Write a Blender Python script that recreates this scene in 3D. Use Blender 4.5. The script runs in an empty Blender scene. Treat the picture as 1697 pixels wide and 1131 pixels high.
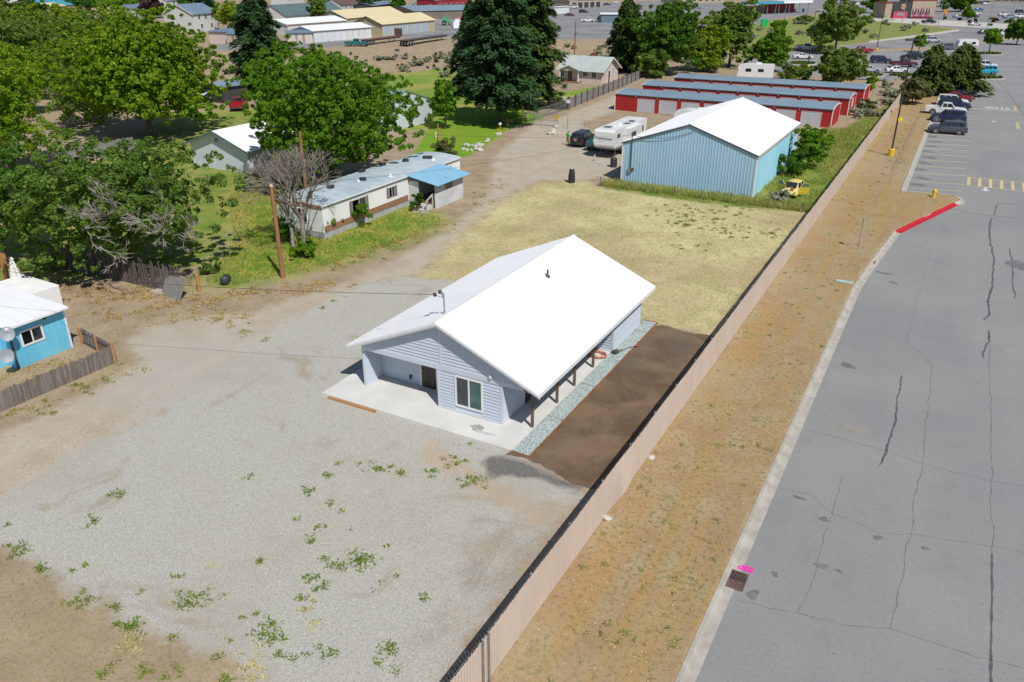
import bpy, bmesh, math, random
import numpy as np
from mathutils import Vector, Matrix, noise as mnoise

# ------------------------------------------------------------------ camera, light, exposure
scene = bpy.context.scene
CAM_H, FPX, PITCH, YAW = 20.0, 1320.0, math.radians(25.0), math.radians(28.8)
cam_data = bpy.data.cameras.new('camera')
cam_data.sensor_width = 36.0
cam_data.lens = FPX / 1697.0 * 36.0
cam_data.clip_start = 0.5
cam_data.clip_end = 6000.0
cam = bpy.data.objects.new('camera', cam_data)
cam.location = (0, 0, CAM_H)
cam.rotation_euler = (math.radians(90) - PITCH, 0, YAW)
scene.collection.objects.link(cam)
scene.camera = cam

SUN_EL, SHADOW_AZ = math.radians(52.0), math.radians(146.0)
to_sun = Vector((-math.cos(SHADOW_AZ) * math.cos(SUN_EL), -math.sin(SHADOW_AZ) * math.cos(SUN_EL), math.sin(SUN_EL)))
world = bpy.data.worlds.new('World')
scene.world = world
world.use_nodes = True
wn = world.node_tree.nodes
bg = wn['Background']
sky = wn.new('ShaderNodeTexSky')
sky.sky_type = 'NISHITA'
sky.sun_disc = False
sky.sun_elevation = SUN_EL
sky.sun_rotation = math.atan2(to_sun.x, to_sun.y)
sky.altitude = 300
sky.air_density = 1.0
sky.dust_density = 0.3
bg.inputs['Strength'].default_value = 0.088
world.node_tree.links.new(sky.outputs[0], bg.inputs['Color'])
sun_data = bpy.data.lights.new('sun', 'SUN')
sun_data.energy = 4.8
sun_data.angle = math.radians(0.53)
sun_data.color = (1.0, 0.965, 0.91)
sun = bpy.data.objects.new('sun', sun_data)
sun.rotation_euler = (-to_sun).to_track_quat('-Z', 'Y').to_euler()
sun.location = (60, -40, 90)
scene.collection.objects.link(sun)
scene.view_settings.view_transform = 'Standard'
scene.view_settings.look = 'None'
scene.view_settings.gamma = 1.0
scene.view_settings.exposure = -0.18
scene.view_settings.use_curve_mapping = False
scene.render.engine = 'CYCLES'
scene.cycles.max_bounces = 6
scene.cycles.diffuse_bounces = 3
scene.cycles.glossy_bounces = 2
scene.cycles.transmission_bounces = 4
scene.cycles.transparent_max_bounces = 4

COL = scene.collection
random.seed(7)
R = random.Random(11)
NR = np.random.default_rng(5)

# ------------------------------------------------------------------ terrain and measuring helpers
_cp, _sp = math.cos(PITCH), math.sin(PITCH)
_fw = np.array([-math.sin(YAW) * _cp, math.cos(YAW) * _cp, -_sp])
_rt = np.array([math.cos(YAW), math.sin(YAW), 0.0])
_up = np.cross(_rt, _fw)
def flat(u, v, z=0.0):
    d = _fw * FPX + _rt * (u - 848.5) + _up * (565.5 - v)
    t = (z - CAM_H) / d[2]
    return np.array([0, 0, CAM_H]) + d * t
_A, _B = flat(350, 133)[:2], flat(1000, 103)[:2]
_AB = _B - _A; _LAB = float(np.hypot(*_AB)); _T = _AB / _LAB; _N = np.array([-_T[1], _T[0]])
BANK = 2.4
def hgt(x, y):
    x = np.asarray(x, float); y = np.asarray(y, float)
    s = (x - _A[0]) * _N[0] + (y - _A[1]) * _N[1]
    t = (x - _A[0]) * _T[0] + (y - _A[1]) * _T[1]
    k = np.clip(s / 42.0, 0, 1); k = k * k * (3 - 2 * k)
    q = 1 - np.clip((t - _LAB) / 60.0, 0, 1)
    return BANK * k * q
def at(u, v, dz=0.0):
    """ground point of the place seen in that direction (real metres)"""
    z = 0.0
    for _ in range(12):
        p = flat(u, v, z + dz)
        z = float(hgt(p[0], p[1]))
    return Vector((p[0], p[1], z + dz))
def depth(p):
    return float((np.array(p) - np.array([0, 0, CAM_H])) @ _fw)
def px2m(p, n):
    return n * depth(p) / FPX
def tall(base, vtop):
    lo, hi = 0.0, 60.0
    for _ in range(50):
        m = (lo + hi) / 2
        q = np.array([base[0], base[1], base[2] + m - CAM_H])
        v = 565.5 - FPX * (q @ _up) / (q @ _fw)
        if v > vtop: lo = m
        else: hi = m
    return lo

# ------------------------------------------------------------------ materials
MATS = {}
def newmat(name):
    m = bpy.data.materials.new(name); m.use_nodes = True
    nt = m.node_tree
    return m, nt, nt.nodes, nt.links, nt.nodes['Principled BSDF']
def mixc(nt, fac, a, b):
    n = nt.nodes.new('ShaderNodeMix'); n.data_type = 'RGBA'
    for s, val in ((0, fac), (6, a), (7, b)):
        if isinstance(val, bpy.types.NodeSocket): nt.links.new(val, n.inputs[s])
        elif s == 0: n.inputs[s].default_value = val
        else: n.inputs[s].default_value = (*val[:3], 1)
    return n.outputs[2]
def noise(nt, scale, detail=4, rough=0.55, vec=None, dist=0.0):
    n = nt.nodes.new('ShaderNodeTexNoise')
    n.inputs['Scale'].default_value = scale; n.inputs['Detail'].default_value = detail
    n.inputs['Roughness'].default_value = rough; n.inputs['Distortion'].default_value = dist
    if vec is not None: nt.links.new(vec, n.inputs['Vector'])
    return n.outputs[0]
def ramp(nt, val, a, b):
    n = nt.nodes.new('ShaderNodeMapRange'); n.interpolation_type = 'SMOOTHSTEP'
    n.inputs[1].default_value = a; n.inputs[2].default_value = b
    nt.links.new(val, n.inputs[0]); return n.outputs[0]
def mth(nt, op, a, b=None):
    n = nt.nodes.new('ShaderNodeMath'); n.operation = op
    for i, v in enumerate((a, b)):
        if v is None: continue
        if isinstance(v, bpy.types.NodeSocket): nt.links.new(v, n.inputs[i])
        else: n.inputs[i].default_value = v
    return n.outputs[0]
def coords(nt, kind='Object', scale=None):
    t = nt.nodes.new('ShaderNodeTexCoord')
    if scale is None: return t.outputs[kind]
    mp = nt.nodes.new('ShaderNodeMapping'); mp.inputs['Scale'].default_value = scale
    nt.links.new(t.outputs[kind], mp.inputs['Vector']); return mp.outputs[0]
def worldpos(nt, scale=None):
    g = nt.nodes.new('ShaderNodeNewGeometry')
    if scale is None: return g.outputs['Position']
    mp = nt.nodes.new('ShaderNodeMapping'); mp.inputs['Scale'].default_value = scale
    nt.links.new(g.outputs['Position'], mp.inputs['Vector']); return mp.outputs[0]
def bump(nt, b, h, strength=0.3, dist=0.02):
    n = nt.nodes.new('ShaderNodeBump'); n.inputs['Strength'].default_value = strength
    n.inputs['Distance'].default_value = dist
    nt.links.new(h, n.inputs['Height']); nt.links.new(n.outputs[0], b.inputs['Normal'])
def pm(name, c1, c2=None, scale=3.0, rough=0.7, metal=0.0, bmp=0.0, stretch=None, spec=None, lo=0.35, hi=0.65, island=0.0):
    """two-tone procedural surface; island = brightness change from piece to piece"""
    if name in MATS: return MATS[name]
    m, nt, n, l, b = newmat(name)
    if c2 is None: c2 = tuple(x * 0.86 for x in c1)
    v = worldpos(nt, stretch)
    f = noise(nt, scale, 6, 0.6, v)
    col = mixc(nt, ramp(nt, f, lo, hi), c1, c2)
    if island:
        oi = n.new('ShaderNodeObjectInfo'); hs = n.new('ShaderNodeHueSaturation')
        l.new(ramp(nt, oi.outputs['Random'], -1e-3, 1.001), hs.inputs['Value'])
        mr = n.new('ShaderNodeMapRange'); mr.inputs[3].default_value = 1 - island; mr.inputs[4].default_value = 1 + island
        l.new(oi.outputs['Random'], mr.inputs[0]); l.new(mr.outputs[0], hs.inputs['Value'])
        l.new(col, hs.inputs['Color']); col = hs.outputs[0]
    l.new(col, b.inputs['Base Color'])
    b.inputs['Roughness'].default_value = rough; b.inputs['Metallic'].default_value = metal
    if spec is not None: b.inputs['Specular IOR Level'].default_value = spec
    if bmp: bump(nt, b, f, bmp, 0.03)
    MATS[name] = m; return m
def leafmat(name, c1, c2, trans=0.35, rough=0.5):
    if name in MATS: return MATS[name]
    m, nt, n, l, b = newmat(name)
    g = n.new('ShaderNodeNewGeometry')
    f = noise(nt, 0.45, 3, 0.5, worldpos(nt))
    r = mth(nt, 'ADD', mth(nt, 'MULTIPLY', g.outputs['Random Per Island'], 0.6), mth(nt, 'MULTIPLY', ramp(nt, f, 0.35, 0.65), 0.4))
    col = mixc(nt, r, c1, c2)
    l.new(col, b.inputs['Base Color']); b.inputs['Roughness'].default_value = rough
    b.inputs['Specular IOR Level'].default_value = 0.25
    tr = n.new('ShaderNodeBsdfTranslucent'); mx = n.new('ShaderNodeMixShader')
    tc = mixc(nt, 0.35, col, (0.35, 0.5, 0.05)); l.new(tc, tr.inputs['Color'])
    mx.inputs[0].default_value = trans
    l.new(b.outputs[0], mx.inputs[1]); l.new(tr.outputs[0], mx.inputs[2])
    l.new(mx.outputs[0], n['Material Output'].inputs['Surface'])
    MATS[name] = m; return m

# ------------------------------------------------------------------ mesh helpers
class MB:
    def __init__(s): s.v = []; s.f = []; s.m = []; s.cur = 0
    def add(s, vs, fs):
        o = len(s.v); s.v += [tuple(p) for p in vs]; s.f += [tuple(i + o for i in f) for f in fs]; s.m += [s.cur] * len(fs); return s
    def box(s, x0, y0, z0, x1, y1, z1):
        if x0 > x1: x0, x1 = x1, x0
        if y0 > y1: y0, y1 = y1, y0
        if z0 > z1: z0, z1 = z1, z0
        return s.add([(x0,y0,z0),(x1,y0,z0),(x1,y1,z0),(x0,y1,z0),(x0,y0,z1),(x1,y0,z1),(x1,y1,z1),(x0,y1,z1)],
                     [(0,3,2,1),(4,5,6,7),(0,1,5,4),(1,2,6,5),(2,3,7,6),(3,0,4,7)])
    def hexa(s, b, t):
        """four bottom corners, four top corners, same winding (ccw from above)"""
        return s.add(list(b) + list(t), [(0,3,2,1),(4,5,6,7),(0,1,5,4),(1,2,6,5),(2,3,7,6),(3,0,4,7)])
    def tube(s, p0, p1, r0, r1=None, n=8, cap=True):
        r1 = r0 if r1 is None else r1
        p0, p1 = Vector(p0), Vector(p1); d = (p1 - p0)
        if d.length < 1e-6: return s
        d.normalize(); a = d.orthogonal().normalized(); b = d.cross(a)
        vs = []
        for p, r in ((p0, r0), (p1, r1)):
            for i in range(n):
                t = 2 * math.pi * i / n; vs.append(p + a * math.cos(t) * r + b * math.sin(t) * r)
        fs = [(i, (i + 1) % n, n + (i + 1) % n, n + i) for i in range(n)]
        if cap: fs += [tuple(range(n - 1, -1, -1)), tuple(range(n, 2 * n))]
        return s.add(vs, fs)
    def path(s, pts, rs, n=6):
        pts = [Vector(p) for p in pts]; vs = []; fs = []
        if not isinstance(rs, (list, tuple)): rs = [rs] * len(pts)
        ref = None
        for i, p in enumerate(pts):
            d = (pts[min(i + 1, len(pts) - 1)] - pts[max(i - 1, 0)]).normalized()
            if ref is None: a = d.orthogonal().normalized()
            else:
                a = ref - d * ref.dot(d); a = a.normalized() if a.length > 1e-5 else d.orthogonal().normalized()
            ref = a; b = d.cross(a)
            for k in range(n):
                t = 2 * math.pi * k / n; vs.append(p + a * math.cos(t) * rs[i] + b * math.sin(t) * rs[i])
        for i in range(len(pts) - 1):
            for k in range(n): fs.append((i*n+k, i*n+(k+1)%n, (i+1)*n+(k+1)%n, (i+1)*n+k))
        fs += [tuple(range(n - 1, -1, -1)), tuple(range((len(pts)-1)*n, len(pts)*n))]
        return s.add(vs, fs)
    def lathe(s, prof, c=(0,0,0), n=16):
        vs = []; fs = []
        for r, z in prof:
            for k in range(n):
                t = 2*math.pi*k/n; vs.append((c[0]+r*math.cos(t), c[1]+r*math.sin(t), c[2]+z))
        for i in range(len(prof)-1):
            for k in range(n): fs.append((i*n+k, i*n+(k+1)%n, (i+1)*n+(k+1)%n, (i+1)*n+k))
        fs += [tuple(range(n-1,-1,-1)), tuple(range((len(prof)-1)*n, len(prof)*n))]
        return s.add(vs, fs)
    def poly(s, pts):
        return s.add(pts, [tuple(range(len(pts)))])
    def slab(s, pts, th):
        """polygon sheet (ccw from above) with thickness downward"""
        n = len(pts); vs = [tuple(p) for p in pts] + [(p[0], p[1], p[2] - th) for p in pts]
        return s.add(vs, [tuple(range(n)), tuple(range(2*n-1, n-1, -1))] + [(i, n+i, n+(i+1)%n, (i+1)%n) for i in range(n)])
    def mesh(s, name, mat, smooth=False):
        me = bpy.data.meshes.new(name); me.from_pydata(s.v, [], s.f)
        for mm in (mat if isinstance(mat, (list, tuple)) else [mat]):
            if mm: me.materials.append(mm)
        if s.cur or any(s.m): me.polygons.foreach_set('material_index', s.m)
        if smooth: me.polygons.foreach_set('use_smooth', [True] * len(s.f))
        me.update(); return me
    def build(s, name, mat, parent=None, loc=None, smooth=False):
        return put(name, s.mesh(name, mat, smooth), parent, loc)
def put(name, me, parent=None, loc=None, rot=None, mat=None):
    o = bpy.data.objects.new(name, me); COL.objects.link(o)
    if parent is not None: o.parent = parent
    if loc is not None: o.location = loc
    if rot is not None: o.rotation_euler = rot
    if mat is not None:
        o.material_slots[0].link = 'OBJECT'; o.material_slots[0].material = mat
    return o
def tag(o, label, cat, group=None):
    o['label'] = label; o['category'] = cat
    if group: o['group'] = group
    return o
def struct(o): o['kind'] = 'structure'; return o
def stuff(o, label=None, cat=None):
    o['kind'] = 'stuff'
    if label: o['label'] = label; o['category'] = cat
    return o
def thing(name, label, cat, loc=(0,0,0), rz=0.0, group=None):
    o = bpy.data.objects.new(name, None); COL.objects.link(o)
    o.empty_display_size = 0.3; o.location = loc; o.rotation_euler = (0, 0, rz)
    return tag(o, label, cat, group)
def copy_tree(o, parent=None):
    c = o.copy(); COL.objects.link(c); c.parent = parent
    for ch in list(o.children): copy_tree(ch, c)
    return c
def quads_mesh(name, V, mat):
    """V: (n,4,3) array of loose quads"""
    n = len(V); me = bpy.data.meshes.new(name)
    me.vertices.add(n * 4); me.loops.add(n * 4); me.polygons.add(n)
    me.vertices.foreach_set('co', V.reshape(-1).astype(np.float32))
    me.loops.foreach_set('vertex_index', np.arange(n * 4, dtype=np.int32))
    me.polygons.foreach_set('loop_start', np.arange(0, n * 4, 4, dtype=np.int32))
    me.polygons.foreach_set('loop_total', np.full(n, 4, dtype=np.int32))
    me.materials.append(mat); me.update(calc_edges=True); return me
def text_mesh(txt, size, mat, extrude=0.0, bold=0.0):
    cu = bpy.data.curves.new('lettering', 'FONT'); cu.body = txt; cu.size = size; cu.align_x = 'CENTER'; cu.align_y = 'CENTER'
    cu.extrude = extrude; cu.offset = bold; cu.resolution_u = 2
    o = bpy.data.objects.new('lettering', cu); COL.objects.link(o)
    dg = bpy.context.evaluated_depsgraph_get(); me = bpy.data.meshes.new_from_object(o.evaluated_get(dg))
    bpy.data.objects.remove(o); bpy.data.curves.remove(cu)
    me.materials.clear(); me.materials.append(mat); me.name = 'lettering'; return me

# ------------------------------------------------------------------ ground
def sdf(poly, X, Y):
    P = np.array([(p[0], p[1]) for p in poly]); d = np.full(X.shape, 1e9); ins = np.zeros(X.shape, bool)
    for i in range(len(P)):
        a, b = P[i], P[(i + 1) % len(P)]; e = b - a; wx, wy = X - a[0], Y - a[1]
        t = np.clip((wx*e[0] + wy*e[1]) / max(e @ e, 1e-9), 0, 1)
        d = np.minimum(d, (wx - e[0]*t)**2 + (wy - e[1]*t)**2)
        c = ((a[1] > Y) != (b[1] > Y)) & (X < (b[0]-a[0]) * (Y - a[1]) / (b[1]-a[1] + 1e-12) + a[0])
        ins ^= c
    return np.where(ins, 1, -1) * np.sqrt(d)
def pxpoly(pts): return [at(*p)[:2] for p in pts]
KX, FX = -4.2, -9.3          # kerb line and slat fence line
def smooth_line(pts, n=4):
    """Catmull-Rom through points"""
    out = []
    P = [Vector(p) for p in pts]
    for i in range(len(P) - 1):
        p0, p1, p2, p3 = P[max(i-1, 0)], P[i], P[i+1], P[min(i+2, len(P)-1)]
        for k in range(n):
            t = k / n
            out.append(0.5 * ((2*p1) + (p2-p0)*t + (2*p0-5*p1+4*p2-p3)*t*t + (3*p1-p0-3*p2+p3)*t*t*t))
    out.append(P[-1]); return out
_r0, _r1 = at(1482, 383), at(1580, 336)
_c1 = at(1590, 332); _c2 = at(1572, 326); _v0 = at(1492, 317)
PLX = _v0.x                                                # left kerb of the stalls
kerb = [Vector((KX, -30)), Vector((KX, 20)), Vector((KX, 50)), Vector((KX + .02, 56))]
kerb += smooth_line([Vector((KX + .02, 57)), Vector((KX + .35, 62)), Vector((_r0.x, _r0.y))], 4)
kerb += [Vector((_r1.x, _r1.y))]
kerb += smooth_line([Vector((_r1.x, _r1.y)), Vector((_c1.x, _c1.y)), Vector((_c1.x - .5, _c1.y + 1.6)), Vector((_c2.x - .4, _c2.y + .9))], 3)[1:]
kerb += [Vector((_v0.x, _v0.y))]
_pe = at(1560, 166)
kerb_far = [Vector((_v0.x, _v0.y)), Vector((PLX - .1, 120)), Vector((PLX - .2, 150)), Vector((_pe.x, _pe.y + 4))]
asphalt_poly = [(k.x, k.y) for k in kerb] + [(k.x, k.y) for k in kerb_far[1:]] + \
    pxpoly([(1590, 134), (1540, 126), (1470, 132), (1420, 130), (1300, 121), (1230, 100), (1300, 90), (1350, 86), (1452, 85), (1560, 81), (1640, 70), (1697, 64), (1900, 55)]) + [(160, 120), (120, -30)]
far_lot_poly = pxpoly([(820, 74), (930, 66), (1010, 64), (1100, 60), (1180, 45), (1240, 44), (1290, 30), (1400, 18), (1430, 26), (1500, 36), (1560, 44), (1590, 49), (1560, 57), (1440, 72), (1300, 88), (1300, 94), (1452, 82), (1560, 77), (1640, 66), (1697, 60), (2100, 40), (2100, 4), (1500, 2), (1100, 4), (820, 6), (700, 4), (690, 24), (730, 30), (700, 46), (600, 72), (560, 78), (480, 82), (350, 84), (350, 74), (480, 70), (620, 66), (730, 60), (780, 70)])
ZONES = {
 'gravel': pxpoly([(-200, 930), (0, 826), (130, 747), (262, 686), (345, 618), (440, 556), (530, 507), (600, 472), (680, 459), (748, 466), (800, 480), (900, 640), (846, 752), (880, 770), (968, 812), (840, 975), (716, 1140), (640, 1290), (470, 1290), (432, 1131), (370, 1088), (300, 1066), (245, 1052), (190, 1022), (130, 985), (62, 932), (0, 906), (-200, 935)]),
 'road': pxpoly([(-300, 880), (0, 716), (120, 668), (236, 600), (205, 565), (260, 540), (420, 515), (520, 488), (575, 468), (650, 432), (745, 380), (800, 335), (818, 285), (820, 258), (858, 228), (880, 205), (925, 196), (1020, 158), (1045, 176), (960, 206), (1000, 228), (1030, 240), (1030, 290), (960, 300), (890, 300), (840, 330), (770, 385), (690, 455), (600, 480), (530, 515), (440, 565), (345, 628), (262, 695), (130, 760), (0, 850), (-300, 980)]),
 'field': pxpoly([(690, 462), (745, 408), (815, 345), (890, 303), (950, 297), (1010, 314), (1110, 326), (1350, 352), (1180, 556), (1085, 536), (900, 520), (760, 470)]),
 'lawn': pxpoly([(680, 262), (715, 206), (775, 178), (858, 182), (905, 196), (845, 212), (828, 226), (800, 246), (765, 262), (735, 270)]),
 'mobgrass': pxpoly([(330, 470), (380, 400), (370, 330), (420, 290), (500, 300), (620, 330), (690, 345), (745, 366), (700, 392), (620, 420), (560, 440), (470, 462), (420, 470), (385, 480)]),
 'lush': pxpoly([(1000, 312), (1030, 296), (1250, 318), (1322, 262), (1330, 225), (1400, 214), (1440, 190), (1476, 172), (1484, 186), (1400, 290), (1350, 352), (1250, 346), (1110, 330)]),
 'verge': [(FX - .1, -30), (FX - .1, 160), (-3, 165), (3, 100), (3, 60), (-3, 50), (-3, -30)],
 'farlawn': pxpoly([(600, 150), (640, 124), (760, 112), (880, 122), (905, 150), (940, 152), (1010, 140), (905, 176), (800, 186), (700, 215), (420, 240), (300, 215), (280, 190), (420, 180), (590, 180)]),
 'far_asphalt': far_lot_poly,
 'greenslope': pxpoly([(1230, 100), (1200, 60), (1270, 35), (1400, 22), (1430, 28), (1500, 38), (1588, 50), (1545, 56), (1440, 70), (1345, 80), (1290, 90)]),
 'yardleft': pxpoly([(-400, 430), (0, 380), (100, 300), (270, 200), (420, 190), (430, 300), (340, 440), (60, 470), (-400, 560)]),
 'browndirt': pxpoly([(790, 885), (860, 862), (936, 850), (912, 905), (860, 960), (800, 1015), (740, 1075), (690, 1070), (770, 985), (740, 950)]),
 'dusty': pxpoly([(560, 760), (690, 735), (780, 790), (800, 850), (740, 930), (600, 960), (440, 955), (330, 975), (300, 925), (420, 880), (480, 830)]),
 'wetfringe': pxpoly([(797, 766), (830, 752), (880, 772), (968, 806), (955, 818), (900, 795), (850, 790), (812, 792)]),
 'tanband': pxpoly([(720, 730), (800, 790), (900, 836), (960, 838), (930, 872), (850, 850), (760, 800), (700, 760)]),
}
def make_ground():
    xs = np.concatenate([np.array([-3000, -1500, -800, -560]), np.arange(-440, -112, 4.0), np.arange(-112, -4.6, 0.5), np.array([-4.5,-4.35,-4.19,-4.05]), np.arange(-3.9, 2.6, .15), np.arange(3, 8, .5), np.arange(8, 140, 4.0), np.array([160, 240, 400, 800, 1600, 3000])])
    ys = np.concatenate([np.array([-1200, -400, -120, -50, -20]), np.arange(-4, 55, 0.5), np.arange(55, 90, .2), np.arange(90, 165, .5), np.arange(165, 520, 3.0), np.array([540, 620, 800, 1200, 2000, 4000])])
    X, Y = np.meshgrid(xs, ys); Z = hgt(X, Y)
    # small swells, fading on the far side
    for sc, am in ((0.09, 0.10), (0.23, 0.05)):
        Z = Z + am * np.sin(X*sc + 1.3*np.sin(Y*sc*.7)) * np.sin(Y*sc*1.1 + 2) * (np.abs(X + 20) > 14)*0.5
    da = sdf(asphalt_poly, X, Y)
    Z = np.where(da > -0.6, 0.0 * Z, Z); Z = np.where(da > 0.03, -0.5, Z)
    ny, nx = X.shape
    me = bpy.data.meshes.new('ground')
    idx = np.arange(nx*ny).reshape(ny, nx)
    F = np.stack([idx[:-1,:-1], idx[:-1,1:], idx[1:,1:], idx[1:,:-1]], -1).reshape(-1, 4)
    me.vertices.add(nx*ny); me.loops.add(len(F)*4); me.polygons.add(len(F))
    me.vertices.foreach_set('co', np.stack([X, Y, Z], -1).reshape(-1).astype(np.float32))
    me.loops.foreach_set('vertex_index', F.reshape(-1).astype(np.int32))
    me.polygons.foreach_set('loop_start', np.arange(0, len(F)*4, 4, dtype=np.int32))
    me.polygons.foreach_set('loop_total', np.full(len(F), 4, dtype=np.int32))
    me.update(calc_edges=True)
    for k, poly in ZONES.items():
        a = me.attributes.new(k, 'FLOAT', 'POINT')
        a.data.foreach_set('value', np.clip(sdf(poly, X, Y), -8, 8).reshape(-1).astype(np.float32))
    m, nt, n, l, b = newmat('ground')
    P = worldpos(nt)
    n_big = noise(nt, 0.07, 4, 0.55, P); n_mid = noise(nt, 0.5, 5, 0.6, P); n_fine = noise(nt, 5.0, 6, 0.7, P); n_grit = noise(nt, 22.0, 3, 0.7, P)
    n_edge = noise(nt, 0.9, 6, 0.65, P)
    # wheel-track like streaks follow the lane direction of the verge
    n_str = noise(nt, 0.8, 4, 0.55, worldpos(nt, (1.6, 0.10, 1)))
    def mask(zone, soft=0.25, amp=1.2, off=0.0):
        a = n.new('ShaderNodeAttribute'); a.attribute_name = zone
        s = mth(nt, 'ADD', a.outputs['Fac'], mth(nt, 'MULTIPLY', mth(nt, 'SUBTRACT', n_edge, 0.5), amp * 2))
        return ramp(nt, s, off - soft, off + soft)
    def tone(c1, c2, f, lo=.35, hi=.65): return mixc(nt, ramp(nt, f, lo, hi), c1, c2)
    # base: dry brownish soil with dead grass
    base = tone((.32, .235, .16), (.40, .31, .215), n_mid); base = mixc(nt, mth(nt, 'MULTIPLY', ramp(nt, n_fine, .5, .62), .55), base, (.17, .17, .055))
    base = mixc(nt, mth(nt, 'MULTIPLY', ramp(nt, n_big, .5, .7), .6), base, (.36, .285, .14))
    base = mixc(nt, mth(nt, 'MULTIPLY', ramp(nt, noise(nt, 9, 5, .75, P), .5, .66), .5), base, (.21, .15, .10)); base = mixc(nt, mth(nt, 'MULTIPLY', ramp(nt, n_grit, .52, .7), .4), base, (.50, .41, .30))
    col = base
    sage = tone((.36, .28, .15), (.25, .20, .14), n_mid); sage = mixc(nt, ramp(nt, n_fine, .55, .65), sage, (.20, .20, .10))
    gs = tone((.16, .22, .05), (.30, .28, .09), n_mid); gs = mixc(nt, ramp(nt, n_fine, .5, .65), gs, (.10, .17, .04))
    col = mixc(nt, mask('greenslope', 2, 3), col, gs)
    lawn2 = tone((.15, .27, .03), (.30, .31, .07), n_big, .42, .6); lawn2 = mixc(nt, ramp(nt, n_mid, .45, .7), lawn2, (.33, .28, .10))
    col = mixc(nt, mask('farlawn', 1.0, 2.5), col, lawn2)
    yard = tone((.13, .22, .03), (.28, .27, .08), n_mid); col = mixc(nt, mask('yardleft', 1.0, 2.5), col, yard)
    # beaten track
    road = tone((.42, .35, .265), (.48, .42, .335), n_mid); road = mixc(nt, mth(nt, 'MULTIPLY', ramp(nt, n_fine, .42, .7), .5), road, (.33, .26, .185))
    road = mixc(nt, mth(nt, 'MULTIPLY', ramp(nt, n_big, .48, .66), .7), road, (.42, .395, .345))
    col = mixc(nt, mask('road', .7, 1.4), col, road)
    # mown yellow field
    fld = tone((.60, .535, .28), (.49, .43, .22), n_mid); fld = mixc(nt, mth(nt, 'MULTIPLY', ramp(nt, n_fine, .45, .6), .75), fld, (.70, .64, .40))
    fld = mixc(nt, mth(nt, 'MULTIPLY', ramp(nt, n_big, .42, .58), .75), fld, (.45, .35, .20))
    nf = noise(nt, 0.22, 6, 0.65, worldpos(nt, (1, 1, 1)), 0.6)
    fld = mixc(nt, mth(nt, 'MULTIPLY', ramp(nt, mth(nt, 'MULTIPLY', nf, ramp(nt, n_fine, .3, .6)), .44, .56), .7), fld, (.22, .26, .09))
    fld = mixc(nt, mth(nt, 'MULTIPLY', ramp(nt, n_grit, .48, .68), .55), fld, (.26, .215, .09)); fld = mixc(nt, mth(nt, 'MULTIPLY', ramp(nt, noise(nt, 1.6, 5, .7, worldpos(nt, (1, .55, 1)), .4), .52, .66), .55), fld, (.33, .27, .115))
    col = mixc(nt, mask('field', 1.1, 2.2), col, fld)
    lawn = tone((.145, .29, .018), (.20, .33, .025), n_mid); lawn = mixc(nt, mth(nt, 'MULTIPLY', ramp(nt, n_fine, .48, .66), .5), lawn, (.10, .21, .014)); lawn = mixc(nt, mth(nt, 'MULTIPLY', ramp(nt, n_big, .45, .62), .5), lawn, (.20, .27, .03))
    col = mixc(nt, mask('lawn', .4, .9), col, lawn)
    mob = tone((.15, .26, .025), (.34, .33, .07), n_mid, .4, .62); mob = mixc(nt, ramp(nt, n_big, .5, .66), mob, (.37, .31, .08)); mob = mixc(nt, mth(nt, 'MULTIPLY', ramp(nt, n_fine, .5, .7), .6), mob, (.07, .13, .015))
    col = mixc(nt, mask('mobgrass', 2.2, 3.5), col, mob)
    lush = tone((.11, .20, .03), (.24, .28, .06), n_mid); lush = mixc(nt, ramp(nt, n_big, .52, .68), lush, (.34, .28, .11)); lush = mixc(nt, mth(nt, 'MULTIPLY', ramp(nt, n_fine, .5, .7), .5), lush, (.07, .12, .02))
    col = mixc(nt, mask('lush', .6, 1.2), col, lush)
    # crushed-rock lot
    vo = n.new('ShaderNodeTexVoronoi'); vo.inputs['Scale'].default_value = 30.0; l.new(P, vo.inputs['Vector'])
    sep = n.new('ShaderNodeSeparateColor'); l.new(vo.outputs['Color'], sep.inputs[0])
    gr = mixc(nt, sep.outputs[0], (.345, .335, .29), (.53, .515, .455)); gr = mixc(nt, mth(nt, 'MULTIPLY', ramp(nt, n_grit, .5, .7), .45), gr, (.28, .265, .235))
    gdirt = noise(nt, 0.13, 7, 0.66, P, 0.5)
    gr = mixc(nt, mth(nt, 'MULTIPLY', ramp(nt, gdirt, .49, .66), .75), gr, (.40, .365, .295)); n_sp = noise(nt, 11.0, 5, .75, P); gr = mixc(nt, mth(nt, 'MULTIPLY', ramp(nt, n_sp, .52, .66), .55), gr, (.27, .265, .25)); gr = mixc(nt, mth(nt, 'MULTIPLY', ramp(nt, n_sp, .46, .34), .5), gr, (.60, .59, .565))
    gr = mixc(nt, mth(nt, 'MULTIPLY', ramp(nt, noise(nt, 0.21, 5, .6, worldpos(nt, (1, 1.3, 1)), 1.0), .56, .70), .8), gr, (.335, .285, .205))
    col = mixc(nt, mask('gravel', .45, 1.1), col, gr)
    du = tone((.43, .395, .30), (.345, .31, .225), n_mid); du = mixc(nt, sep.outputs[0], du, gr); du = mixc(nt, .7, gr, du); col = mixc(nt, mth(nt, 'MULTIPLY', mask('dusty', 1.6, 3.5), .9), col, du)
    bd = tone((.36, .295, .205), (.27, .225, .165), n_mid); bd = mixc(nt, mth(nt, 'MULTIPLY', sep.outputs[0], .35), bd, gr); col = mixc(nt, mth(nt, 'MULTIPLY', mask('browndirt', .9, 2.4), mth(nt, 'ADD', .35, mth(nt, 'MULTIPLY', ramp(nt, noise(nt, .6, 6, .7, worldpos(nt, (1.5, .6, 1)), 1.0), .4, .6), .5))), col, bd)
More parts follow.
